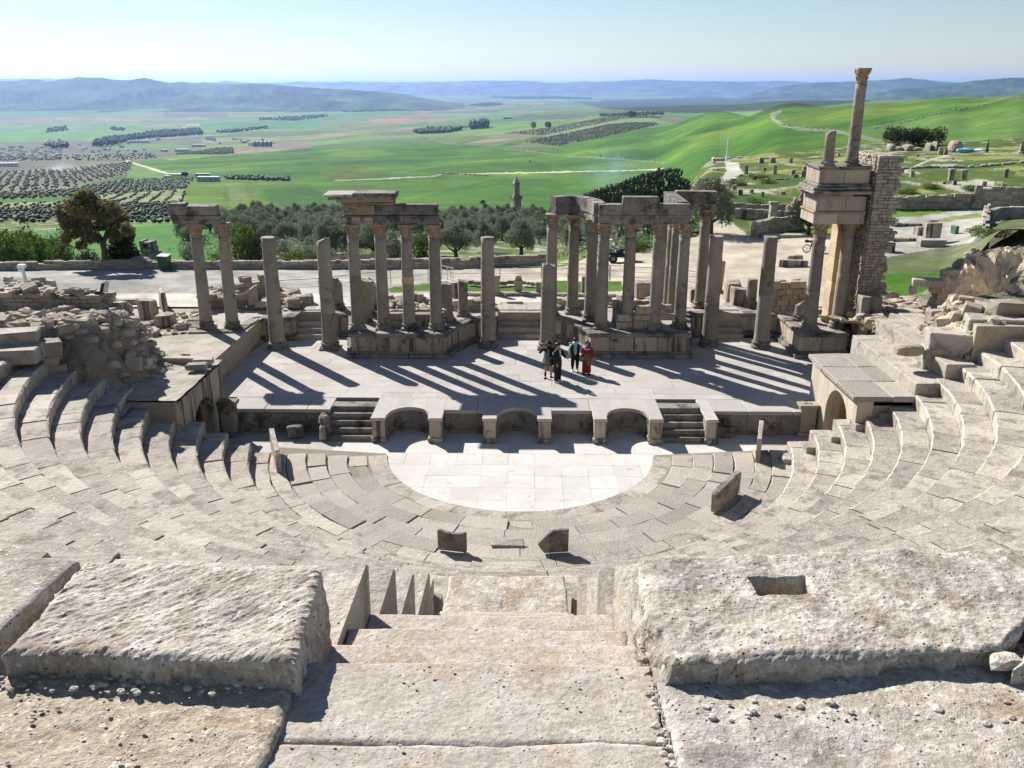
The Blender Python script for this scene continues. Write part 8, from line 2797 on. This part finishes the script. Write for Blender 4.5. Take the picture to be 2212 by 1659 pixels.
# ------------------------------------------------------------------ people
def loft(mb, rings, seg=14, fold=0.0, seed=1, tone=None):
	v, f = [], []
	for i, (cx, cy, z, rx, ry) in enumerate(rings):
		for k in range(seg):
			a = 2 * math.pi * k / seg
			s = 1 + fold * math.sin(a * 5 + seed) * (i / max(1, len(rings) - 1))
			v.append((cx + rx * math.cos(a) * s, cy + ry * math.sin(a) * s, z))
	n = len(rings)
	for j in range(n - 1):
		for k in range(seg):
			k2 = (k + 1) % seg
			f.append((j * seg + k, (j + 1) * seg + k, (j + 1) * seg + k2, j * seg + k2))
	f.append(tuple(range(seg))); f.append(tuple((n - 1) * seg + k for k in range(seg))[::-1])
	mb.add(v, f, tone)
SKIN = cmat('skin', (.42, .25, .17), .6)
def skin_body(parent, J, E, R, root=0, mat=SKIN, name_='body'):
	me = bpy.data.meshes.new(name_); me.from_pydata(J, E, []); me.update()
	o = bpy.data.objects.new(name_, me); COL.objects.link(o); o.parent = parent
	bpy.context.view_layer.objects.active = o
	md = o.modifiers.new('skin', 'SKIN'); md.use_smooth_shade = True
	if not me.skin_vertices:
		bm = bmesh.new(); bm.from_mesh(me); bm.verts.layers.skin.verify(); bm.to_mesh(me); bm.free()
	for i, r in enumerate(R):
		r = r if isinstance(r, tuple) else (r, r)
		me.skin_vertices[0].data[i].radius = r
		me.skin_vertices[0].data[i].use_root = (i == root)
	sb = o.modifiers.new('smooth', 'SUBSURF'); sb.levels = 1; sb.render_levels = 2
	me.materials.append(mat)
	return o
def person(label, dx, dy, ytop, rz, arms, legs=((-.10, .02), (.10, -.02)), stride=0.0):
	p = G(dx, dy, 1.0); H = A(dx, ytop, (p - CAM).dot(FW)).z - 1.0
	t = thing('person', label, 'person', (p.x, p.y, 1.0))
	s = H / 1.72
	J, E, R = [], [], []
	def j(v, r, to=None):
		J.append(v); R.append(r)
		if to is not None: E.append((to, len(J) - 1))
		return len(J) - 1
	pel = j((0, 0, .95), (.125, .10)); wa = j((0, 0, 1.10), (.115, .085), pel); chs = j((0, .01, 1.28), (.14, .10), wa); nb = j((0, .015, 1.42), (.085, .07), chs)
	nk = j((0, .0, 1.48), .05, nb); h1 = j((0, -.015, 1.55), (.065, .075), nk); h2 = j((0, -.005, 1.62), (.078, .092), h1); h3 = j((0, .0, 1.68), (.055, .065), h2)
	ns = j((0, -.098, 1.585), .012, h1)
	for sd, (ly, fy) in zip((-1, 1), legs):
		hp = j((sd * .095, 0, .88), .088, pel); kn = j((sd * .105, ly * .5 - .02, .49), .058, hp); an = j((sd * .11, ly, .09), .038, kn)
		hl = j((sd * .11, ly + .03, .04), .034, an); to = j((sd * .125, ly - .15, .03), .034, an)
	for sd, (el, wr, fw) in zip((-1, 1), arms):
		sh = j((sd * .175, .01, 1.385), .052, chs); e_ = j(el, .040, sh); w_ = j(wr, .028, e_)
		fwv = Vector(fw).normalized(); side = fwv.cross(Vector((0, 1, .2))).normalized()
		pm = j(tuple(Vector(wr) + fwv * .055), (.038, .02), w_)
		for k, L in enumerate((.07, .08, .075, .06)):
			b = Vector(wr) + fwv * .085 + side * (.024 * (k - 1.5))
			a1 = j(tuple(b), .0095, pm); a2 = j(tuple(b + fwv * L * .5), .009, a1); j(tuple(b + fwv * L + Vector((0, -.02, -.01))), .0075, a2)
		b = Vector(wr) + fwv * .03 - side * .04; a1 = j(tuple(b), .011, pm); j(tuple(b + fwv * .04 - side * .02), .009, a1)
	o = skin_body(t, J, E, R, pel)
	def part(nm, mb, mt):
		q = mb.build(nm, mt, t, loc=tuple(world_loc(t)) if False else None) if False else None
		me = mb.mesh(nm, (0, 0, 0), True); me.materials.append(mt); ob = bpy.data.objects.new(nm, me); COL.objects.link(ob); ob.parent = t; return ob
	for sd in (-1, 1):
		mb = MB(); mb.blob((sd * .03, -.088, 1.60), (.022, .014, .012), rough=0); part('eye', mb, M['black'])
		mb = MB(); mb.blob((sd * .082, .005, 1.59), (.02, .035, .06), rough=.05); part('ear', mb, SKIN)
	mb = MB(); mb.blob((0, -.088, 1.545), (.045, .014, .012), rough=0); part('mouth', mb, cmat('lips', (.35, .12, .1)))
	t.rotation_euler = (0, 0, rz); t.scale = (s * 1.06, s * 1.06, s)
	return t, part
BLK, NAVY = cmat('black_cloth', (.012, .012, .014), .85), cmat('navy_cloth', (.012, .018, .04), .8)
HAIR = cmat('black_hair', (.012, .01, .01), .5)
def sleeve(part, nm, sh, el, wr, mt, r=(.075, .06, .045)):
	mb = MB(); a, b, c = Vector(sh), Vector(el), Vector(wr)
	mb.tube([a + (a - b) * .1, a, a.lerp(b, .5), b, b.lerp(c, .5), c], [r[0] * .5, r[0], (r[0] + r[1]) / 2, r[1], (r[1] + r[2]) / 2, r[2]], 10); part(nm, mb, mt)
def shoe(part, sd, ly, mt, h=.08, w=1.0):
	mb = MB(); loft(mb, [(sd * .12, ly - .06, .0, .052 * w, .145), (sd * .12, ly - .06, .03, .054 * w, .148), (sd * .12, ly - .03, .07, .045 * w, .11), (sd * .115, ly, h, .045, .055)], 12); part('shoe', mb, mt)
# woman in hat
ar = (((-.36, -.06, 1.20), (-.22, -.22, 1.44), (.2, -.1, .9)), ((.30, .0, 1.13), (.16, -.22, 1.02), (-.6, -.5, -.4)))
t, part = person('person in a wide black hat and open black coat lined in grey, raising one hand', 1184, 815, 737, -0.1, ar, ((-.12, 0), (.10, 0)))
mb = MB(); loft(mb, [(0, 0, 1.43, .12, .09), (0, 0, 1.36, .20, .12), (0, 0, 1.15, .175, .13), (0, 0, .95, .21, .15), (0, 0.02, .75, .27, .18), (0, .03, .62, .33, .20), (0, .03, .60, .30, .17)], 16, .06); part('coat', mb, BLK)
gy = cmat('grey_plaid', (.16, .17, .19), .85, var=.6, scale=30)
mb = MB(); loft(mb, [(0, -.05, 1.40, .06, .075), (-.01, -.06, 1.2, .10, .095), (-.02, -.06, 1.0, .12, .12), (-.03, -.07, .8, .15, .15), (-.03, -.06, .66, .17, .165)], 14, .05); part('dress', mb, gy)
mb = MB(); loft(mb, [(-.13, -.13, 1.25, .03, .02), (-.17, -.15, 1.0, .035, .03), (-.23, -.16, .70, .045, .03)], 8); part('coat_lining', mb, cmat('pale_lining', (.42, .44, .46)))
for sd, a in zip((-1, 1), ar): sleeve(part, 'sleeve', (sd * .18, 0, 1.38), a[0], a[1], BLK)
mb = MB(); loft(mb, [(0, -.01, 1.63, .17, .17), (0, -.01, 1.645, .175, .175), (0, 0, 1.65, .10, .105), (0, 0, 1.74, .085, .09), (0, 0, 1.75, .06, .06)], 18); part('hat', mb, BLK)
mb = MB(); mb.blob((0, .05, 1.52), (.22, .16, .34), rough=.08, sub=2); part('hair', mb, HAIR)
mb = MB(); mb.blob((0, -.07, 1.44), (.16, .12, .12), rough=.1, sub=2); part('scarf', mb, BLK)
mb = MB(); mb.block((.20, -.26, .86), (.22, .09, .17), bev=.03); mb.tube([(.12, -.26, .94), (.14, -.26, 1.0), (.26, -.26, 1.0), (.28, -.26, .94)], .01, 5); part('handbag', mb, BLK)
for sd, ly in ((-1, -.12), (1, .10)):
	mb = MB(); loft(mb, [(sd * .115, ly, .07, .05, .055), (sd * .112, ly, .2, .046, .052), (sd * .11, ly, .27, .055, .06)], 10); part('boot_shaft', mb, BLK); shoe(part, sd, ly, BLK)
# man in black suit
ar = (((-.24, -.02, 1.13), (-.20, -.12, .90), (0, -.2, -1)), ((.26, -.10, 1.13), (.12, -.32, 1.12), (-.2, -1, .1)))
t, part = person('person in a dark suit and white shoes, turned sideways, holding up a phone', 1204, 825, 741, 0.85, ar, ((.02, 0), (-.02, 0)))
mb = MB(); loft(mb, [(0, .01, 1.45, .08, .07), (0, .01, 1.40, .19, .11), (0, .01, 1.2, .185, .125), (0, 0, 1.0, .175, .13), (0, 0, .80, .20, .15), (0, 0, .79, .17, .12)], 14, .03); part('jacket', mb, BLK)
mb = MB(); loft(mb, [(0, -.095, 1.44, .05, .02), (0, -.125, 1.3, .035, .012), (0, -.13, 1.15, .015, .01)], 8); part('shirt_front', mb, M['white'])
for sd in (-1, 1):
	mb = MB(); loft(mb, [(sd * .09, 0, .95, .10, .12), (sd * .10, 0, .7, .092, .10), (sd * .105, -.01, .45, .075, .08), (sd * .11, 0, .10, .065, .075)], 12, .02); part('trouser_leg', mb, BLK); shoe(part, sd, (.02, -.02)[sd > 0], M['white'], w=1.1)
for sd, a in zip((-1, 1), ar): sleeve(part, 'sleeve', (sd * .18, 0, 1.38), a[0], a[1], BLK)
mb = MB(); mb.blob((0, .02, 1.665), (.175, .20, .13), rough=.06, sub=2); mb.blob((0, .07, 1.6), (.16, .1, .14), sub=2, rough=.05); part('hair', mb, HAIR)
mb = MB(); mb.block((.10, -.43, 1.16), (.08, .015, .15), bev=.005); part('phone', mb, cmat('phone', (.3, .3, .32), .3))
# man with vest
ar = (((-.27, .02, 1.13), (-.28, -.05, .88), (0, -.1, -1)), ((.30, .05, 1.20), (.36, .10, 1.02), (.3, .3, -1)))
t, part = person('person in a mint hoodie, navy padded vest and bobble hat', 1241.5, 802, 731, 0.0, ar, ((.02, 0), (-.02, 0)))
mint = cmat('mint_fleece', (.30, .58, .52), .9)
mb = MB(); loft(mb, [(0, 0, 1.46, .08, .075), (0, 0, 1.38, .19, .12), (0, 0, 1.15, .18, .14), (0, 0, .95, .175, .14), (0, 0, .93, .16, .12)], 14, .02); part('hoodie', mb, mint)
mb = MB(); mb.blob((0, .03, 1.46), (.28, .20, .14), rough=.08, sub=2); part('hood', mb, cmat('hood_grey', (.5, .6, .6)))
for sd in (-1, 1):
	mb = MB(); loft(mb, [(sd * .12, .0, 1.44, .06, .09), (sd * .135, .0, 1.34, .10, .15), (sd * .125, 0, 1.1, .10, .165), (sd * .12, 0, .93, .10, .16), (sd * .12, 0, .92, .08, .13)], 12, .03); part('vest_side', mb, NAVY)
	mb = MB(); loft(mb, [(sd * .09, 0, .95, .105, .12), (sd * .10, 0, .7, .10, .105), (sd * .11, -.01, .4, .085, .085), (sd * .11, 0, .14, .052, .06)], 12, .02); part('trouser_leg', mb, BLK); shoe(part, sd, (.02, -.02)[sd > 0], M['white'])
for sd, a in zip((-1, 1), ar): sleeve(part, 'sleeve', (sd * .19, 0, 1.37), a[0], a[1], mint, (.08, .068, .05))
for k in (-.03, .03):
	mb = MB(); mb.tube([(k, -.125, 1.40), (k * 1.2, -.15, 1.22)], .006, 4); part('drawstring', mb, cmat('string_blue', (.1, .2, .4)))
mb = MB(); mb.blob((0, .01, 1.67), (.19, .21, .15), rough=.04, sub=2); mb.blob((0, .0, 1.76), (.06, .06, .05), rough=.2); part('bobble_hat', mb, HAIR)
# woman in red
ar = (((-.25, .0, 1.13), (-.20, -.14, .95), (.3, -.4, -.8)), ((.28, .02, 1.13), (.32, -.04, .90), (0, -.1, -1)))
t, part = person('person with long black hair in a long dark red dress, carrying an olive-brown coat', 1266.5, 808, 737, 0.05, ar, ((.02, 0), (-.02, 0)))
redc = cmat('red_cloth', (.22, .012, .02), .85)
mb = MB(); loft(mb, [(0, 0, 1.44, .09, .08), (0, 0, 1.37, .18, .11), (0, 0, 1.15, .16, .125), (0, 0, .95, .19, .15), (0, 0, .5, .21, .17), (0, 0, .10, .215, .18), (0, 0, .09, .17, .13)], 16, .05); part('dress', mb, redc)
mb = MB(); loft(mb, [(0, -.005, 1.395, .165, .115), (0, -.005, 1.36, .192, .128), (0, -.005, 1.30, .185, .132), (0, -.005, 1.29, .16, .11)], 16); part('blue_yoke', mb, cmat('blue_cloth', (.03, .04, .25)))
for k, (x_, w_) in enumerate(((-.11, .07), (0, .09), (.13, .05))):
	mb = MB(); mb.block((x_, -.14 + abs(x_) * .25, 1.335), (w_, .02, .045), rz=x_ * 2.5, bev=.008); part('white_ornament', mb, cmat('white_cloth', (.7, .7, .8)))
for sd, a in zip((-1, 1), ar): sleeve(part, 'sleeve', (sd * .18, 0, 1.36), a[0], a[1], redc, (.075, .07, .06))
mb = MB(); loft(mb, [(-.02, -.20, 1.14, .09, .05), (-.01, -.23, 1.0, .13, .07), (.03, -.23, .75, .13, .07), (.06, -.22, .55, .11, .05), (.07, -.21, .50, .06, .03)], 12, .15); part('carried_coat', mb, cmat('olive_brown', (.16, .10, .035), .8, var=.4))
mb = MB(); mb.blob((0, .045, 1.63), (.19, .2, .2), rough=.05, sub=2); mb.blob((.06, .09, 1.38), (.24, .16, .52), rough=.1, sub=2); mb.blob((.12, .07, 1.15), (.16, .12, .3), rough=.1, sub=2); part('hair', mb, HAIR)
mb = MB(); mb.blob((0, -.08, 1.45), (.1, .05, .07), rough=.1); part('red_scarf', mb, cmat('bright_red', (.6, .02, .03)))
for sd in (-1, 1): shoe(part, sd, (.02, -.06)[sd > 0], BLK)
# distant person half hidden by the column
p_ = T(1200, 556, 60, 120)
t = thing('person', 'small dark-clothed person standing under the olives, half hidden by a capital column', 'person', tuple(p_))
J = [(0, 0, .95), (0, 0, 1.25), (0, 0, 1.45), (0, 0, 1.6), (0, 0, 1.68), (-.1, 0, .9), (-.1, 0, .5), (-.1, 0, .08), (-.11, -.15, .04), (.1, 0, .9), (.1, 0, .5), (.1, 0, .08), (.11, -.15, .04), (-.18, 0, 1.38), (-.25, 0, 1.12), (-.22, -.1, .9), (.18, 0, 1.38), (.25, 0, 1.12), (.22, -.1, .9)]
E = [(0, 1), (1, 2), (2, 3), (3, 4), (0, 5), (5, 6), (6, 7), (7, 8), (0, 9), (9, 10), (10, 11), (11, 12), (1, 13), (13, 14), (14, 15), (1, 16), (16, 17), (17, 18)]
R = [.14, .15, .06, .09, .06, .1, .07, .05, .035, .1, .07, .05, .035, .07, .055, .04, .07, .055, .04]
skin_body(t, J, E, R, 0, BLK)
# ------------------------------------------------------------------ rocks right below the viewer
def rough_block(name_, label, top, z0, nu, nv, nz, amp, freq, mat, seed=1, aniso=None, round_=0.05, cat='stone slab', group=None, hole=None, dish=None, edge=0.03,
				zcorner=None, kind=None, low=0.5):
	"""top: four corners (x, y) counter-clockwise from near-left, each with its own z"""
	T4 = [np.array(p, float) for p in top]
	us, vs = np.linspace(0, 1, nu + 1), np.linspace(0, 1, nv + 1)
	P, N, F = [], [], []
	index = {}
	def pt(u, v, w):
		k = (round(u * 1e4), round(v * 1e4), round(w * 1e4))
		if k in index: return index[k]
		c = (T4[0] * (1 - u) + T4[1] * u) * (1 - v) + (T4[3] * (1 - u) + T4[2] * u) * v
		z = c[2] * w + z0 * (1 - w)
		index[k] = len(P)
		P.append((c[0], c[1], z)); N.append((u, v, w))
		return index[k]
	ws = np.linspace(0, 1, nz + 1)
	for j in range(nv):
		for i in range(nu):
			F.append((pt(us[i], vs[j], 1), pt(us[i + 1], vs[j], 1), pt(us[i + 1], vs[j + 1], 1), pt(us[i], vs[j + 1], 1)))
	for k in range(nz):
		for i in range(nu):
			F.append((pt(us[i], 0, ws[k]), pt(us[i + 1], 0, ws[k]), pt(us[i + 1], 0, ws[k + 1]), pt(us[i], 0, ws[k + 1])))
			F.append((pt(us[i + 1], 1, ws[k]), pt(us[i], 1, ws[k]), pt(us[i], 1, ws[k + 1]), pt(us[i + 1], 1, ws[k + 1])))
		for j in range(nv):
			F.append((pt(0, vs[j + 1], ws[k]), pt(0, vs[j], ws[k]), pt(0, vs[j], ws[k + 1]), pt(0, vs[j + 1], ws[k + 1])))
			F.append((pt(1, vs[j], ws[k]), pt(1, vs[j + 1], ws[k]), pt(1, vs[j + 1], ws[k + 1]), pt(1, vs[j], ws[k + 1])))
	P = np.array(P); N = np.array(N)
	H = T4[0][2] - z0
	# distance to the outline in metres
	du = np.minimum(N[:, 0], 1 - N[:, 0]) * np.linalg.norm(T4[1] - T4[0])
	dv = np.minimum(N[:, 1], 1 - N[:, 1]) * np.linalg.norm(T4[3] - T4[0])
	dd = np.minimum(du, dv)
	wz = np.clip((N[:, 2] - 0.5) * 2, 0, 1)
	e = np.clip(1 - dd / round_, 0, 1) ** 2 * wz
	P[:, 2] -= e * round_ * 0.55
	c = np.mean([t[:2] for t in T4], 0)
	# wandering outline
	wob = fbm(P * np.array([2.4, 2.4, 0.6]) + seed * 7, 3, seed)
	rad = P[:, :2] - c
	rn = rad / (np.linalg.norm(rad, axis=1)[:, None] + 1e-6)
	onedge = np.exp(-dd / 0.06)
	P[:, :2] += rn * (wob * edge * onedge)[:, None]
	Q = P * freq
	if aniso is not None:
		a, sx, sy = aniso
		ca, sa = math.cos(a), math.sin(a)
		Q = np.stack([(P[:, 0] * ca + P[:, 1] * sa) * sx, (-P[:, 0] * sa + P[:, 1] * ca) * sy, P[:, 2] * freq], 1)
	n1 = fbm(Q, 4, seed + 11)
	n2 = fbm(P * freq * 0.22 + 5, 3, seed + 21)
	n3 = fbm(P * freq * 3.1, 3, seed + 31)
	pits = np.clip(fbm(P * freq * 0.8 + 9, 3, seed + 41) - 0.72, 0, 1)
	h = amp * (0.75 * n1 + low * 2.0 * n2 + 0.28 * n3 - 2.2 * pits)
	side = 1 - wz * (dd > 0.001)
	top_m = np.clip(N[:, 2], 0, 1)
	isTop = N[:, 2] > 0.999
	P[:, 2] += h * np.where(isTop, 1.0, 0.35 * top_m)
	outd = rn * (h * np.where(dd < 0.002, 2.6, 0.0) * (1 - 0.4 * isTop))[:, None]
	P[:, :2] += outd
	if dish is not None:
		for (x, y, r, d_) in dish:
			q = np.hypot((P[:, 0] - x), (P[:, 1] - y) * 1.3) / r
			P[:, 2] -= d_ * np.clip(1 - q * q, 0, 1) ** 1.3 * isTop
	if hole is not None:
		hx, hy, hw, hd, hdep, hrz = hole
		ca, sa = math.cos(hrz), math.sin(hrz)
		lx = (P[:, 0] - hx) * ca + (P[:, 1] - hy) * sa
		ly = -(P[:, 0] - hx) * sa + (P[:, 1] - hy) * ca
		wobble = 0.008 * fbm(P * 18, 2, 5)
		m = np.clip((hw / 2 - np.abs(lx) + wobble) / 0.012, 0, 1) * np.clip((hd / 2 - np.abs(ly) + wobble) / 0.012, 0, 1)
		P[:, 2] -= hdep * m * isTop
	me = bpy.data.meshes.new(name_)
	org = np.array([c[0], c[1], z0])
	me.from_pydata((P - org).tolist(), [], F)
	at = me.attributes.new('tone', 'FLOAT', 'FACE'); at.data.foreach_set('value', [0.5] * len(F))
	me.polygons.foreach_set('use_smooth', [True] * len(F))
	me.update()
	me.materials.append(M[mat])
	o = bpy.data.objects.new(name_, me); COL.objects.link(o); o.location = org
	if kind: o['kind'] = kind
	return tag(o, label, cat, group, kind) if label else o

LZ = 11.30
def c4(*q): return [(p[0], p[1], p[2]) for p in q]
def g4(*q): return [tuple(G(a, b, z)) for a, b, z in q]
rough_block('stone_slab', 'big chisel-marked pale slab in the near left, with a dark underside along its front', g4((4, 1408, LZ), (630, 1424, LZ), (694, 1226, LZ), (188, 1209, LZ)),
			10.70, 260, 150, 22, 0.0052, 17, 'rock', seed=3, aniso=(0.75, 22, 62), round_=0.03, edge=0.022,
			dish=[(-0.78, 2.50, 0.16, 0.020), (-1.15, 2.66, 0.3, 0.008)])
rough_block('stone_slab', 'smoother pale slab at the left frame edge, beyond a dark crack', g4((-640, 1470, LZ), (-42, 1404, LZ), (172, 1203, LZ), (-460, 1190, LZ)),
			10.70, 150, 80, 14, 0.004, 10, 'rock', seed=8, round_=0.03, edge=0.02)
rough_block('stone_slab', 'huge pitted pale slab in the near right with a rectangular socket cut into it', g4((1452, 1428, LZ), (2172, 1396, LZ), (2360, 1172, LZ), (1376, 1204, LZ)),
			10.70, 360, 200, 24, 0.0105, 11, 'rock', seed=14, round_=0.03, edge=0.018,
			hole=(G(1690, 1265, LZ).x, G(1690, 1265, LZ).y, 0.215, 0.115, 0.10, 0.10), dish=[(0.80, 2.42, 0.11, 0.012), (1.75, 2.6, 0.14, 0.016), (1.30, 2.35, 0.18, 0.012)])
rough_block('stone_slab', 'pale rough slab running out of the right frame edge beyond the pitted slab', g4((2190, 1440, LZ - .02), (2900, 1440, LZ - .02), (2900, 1172, LZ - .02), (2378, 1172, LZ - .02)),
			10.70, 150, 110, 12, 0.010, 8, 'rock', seed=17, round_=0.03, edge=0.02)
FLZ = 11.225
rough_block('gangway_floor', 'gravelly worn mortar floor in the near left corner below the chisel-marked slab', c4((-3.2, 0.6, FLZ - .01), (-0.565, 0.6, FLZ - .035), (-0.575, 2.5, FLZ - .03), (-3.2, 2.6, FLZ)),
			10.6, 360, 250, 6, 0.0085, 12, 'concrete', seed=21, round_=0.03, edge=0.015, cat='floor', kind='structure', low=0.3)
rough_block('gangway_floor', 'pale rough floor in the near right corner below the pitted slab', c4((0.572, 0.6, FLZ - .01), (3.6, 0.6, FLZ), (3.6, 2.6, FLZ), (0.60, 2.5, FLZ - .01)),
			10.6, 360, 200, 6, 0.0058, 10, 'rock', seed=24, round_=0.03, edge=0.018, cat='floor', kind='structure', low=0.35)
# broad top steps of the central stair
ts = [(1.0, 2.072, 11.18, 2), (2.073, 2.47, 11.175, 3), (2.45, 2.86, 10.97, 4), (2.84, 3.245, 10.77, 5), (3.22, 3.69, 10.55, 6), (3.67, 4.07, 10.28, 7), (4.05, 4.47, 10.0, 8), (4.45, 4.87, 9.73, 9),
	  (4.85, 5.27, 9.46, 10), (5.25, 5.67, 9.2, 11), (5.65, 6.07, 8.97, 12), (6.05, 6.44, 8.74, 13)]
topstair = thing('top_steps', 'worn pinkish steps dropping away between the two near slabs', 'steps', (0, 2.4, 10.6))
for i, (ya, yb, zt_, sd) in enumerate(ts):
	n_ = max(60, 240 - 25 * i)
	hw = 0.60 if i < 5 else 0.56
	o = rough_block('step', '', c4((-hw, ya, zt_ - 0.004), (hw, ya, zt_), (hw, yb, zt_ - 0.012), (-hw, yb, zt_ - 0.012)), zt_ - 0.45, n_, max(20, n_ // 2), 10,
					0.0040, 9, 'floor', seed=40 + sd, round_=0.007 if i < 1 else 0.022, edge=0.004 if i < 1 else 0.02, low=0.9)
	loc = Vector(o.location); o.parent = topstair; o.location = loc - Vector(topstair.location)
rough_block('step', 'wide pale step slab with rows of chisel marks, halfway down the near stair', c4((-0.56, 6.45, 8.6), (0.56, 6.45, 8.6), (0.545, 7.24, 8.59), (-0.545, 7.24, 8.59)),
			8.2, 150, 90, 6, 0.006, 14, 'rock', seed=61, aniso=(0.2, 22, 10), round_=0.02, edge=0.015, cat='stone slab')
mb = MB()
for (x, y, z, a, b, c) in ((-.72, 6.10, 8.85, .22, .30, .5), (-.70, 6.42, 8.75, .16, .20, .4)): mb.blob((x, y, z), (a, b, c), rough=.22, sub=3)
tag(mb.build('broken_seat_end', M['rock'], None, loc=(-.72, 6.2, 8.6)), 'chunky broken seat end standing left of the chisel-marked step slab', 'stone')
# rubble strips, chips and small stones
chips = MB()
for k in range(420):
	x, y = random.uniform(-2.6, -0.65), random.uniform(1.7, 2.42)
	s = 0.003 + 0.010 * random.random() ** 3
	chips.blob((x, y, FLZ - .012), (s * 1.5, s * 1.2, s * 0.9), sub=1)
for k in range(80):
	x, y = random.uniform(-1.6, -0.65), random.uniform(2.22, 2.31)
	s = 0.005 + 0.014 * random.random() ** 2
	chips.blob((x, y, FLZ - .008), (s * 1.6, s * 1.2, s), sub=1)
for k in range(100):
	x, y = random.uniform(0.62, 2.8), random.uniform(1.8, 2.28)
	s = 0.002 + 0.008 * random.random() ** 3
	chips.blob((x, y, FLZ - .012), (s * 1.5, s * 1.2, s * 0.9), sub=1)
for k in range(100):
	x, y = 0.585 + random.gauss(0, 0.018), random.uniform(1.7, 2.6)
	s = 0.006 + 0.02 * random.random() ** 2.5
	chips.blob((x, y, 11.19), (s * 1.4, s * 1.2, s), sub=1)
for k in range(50):
	x, y = random.uniform(0.62, 2.1), random.uniform(2.12, 2.24)
	s = 0.006 + 0.017 * random.random() ** 2
	chips.blob((x, y, FLZ - .006), (s * 1.5, s * 1.2, s), sub=1)
for k in range(40):
	x, y = random.uniform(-0.55, 0.5), random.uniform(1.9, 2.7)
	s = 0.003 + 0.006 * random.random()
	chips.blob((x, y, 11.18), (s * 1.4, s * 1.2, s), sub=1)
ch = chips.build('gravel', M['rock']); ch['kind'] = 'stuff'
def G2(dx, dy, z): return G(dx, dy, z)
p = G(2165, 1445, 11.23)
mb = MB(); mb.blob((p.x, p.y, 11.26), (0.10, 0.065, 0.045), rough=0.3, sub=2)
tag(mb.build('loose_stone', M['rock'], None, loc=(p.x, p.y, FLZ)), 'loose angular stone lying beside the pitted slab at the right edge', 'stone')
# ------------------------------------------------------------------ air
hz = MB()
hz.box(-90000, 90000, -300, 88000, -320, 340)
hmat = bpy.data.materials.new('air')
hmat.use_nodes = True
hn = hmat.node_tree
hn.nodes.clear()
ho = hn.nodes.new('ShaderNodeOutputMaterial')
hv = hn.nodes.new('ShaderNodeVolumePrincipled')
hv.inputs['Color'].default_value = (0.33, 0.53, 1.0, 1)
hv.inputs['Density'].default_value = 0.000034
hv.inputs['Anisotropy'].default_value = 0.45
hn.links.new(hv.outputs[0], ho.inputs['Volume'])
haze = hz.build('haze', hmat)
tag(haze, kind='stuff')
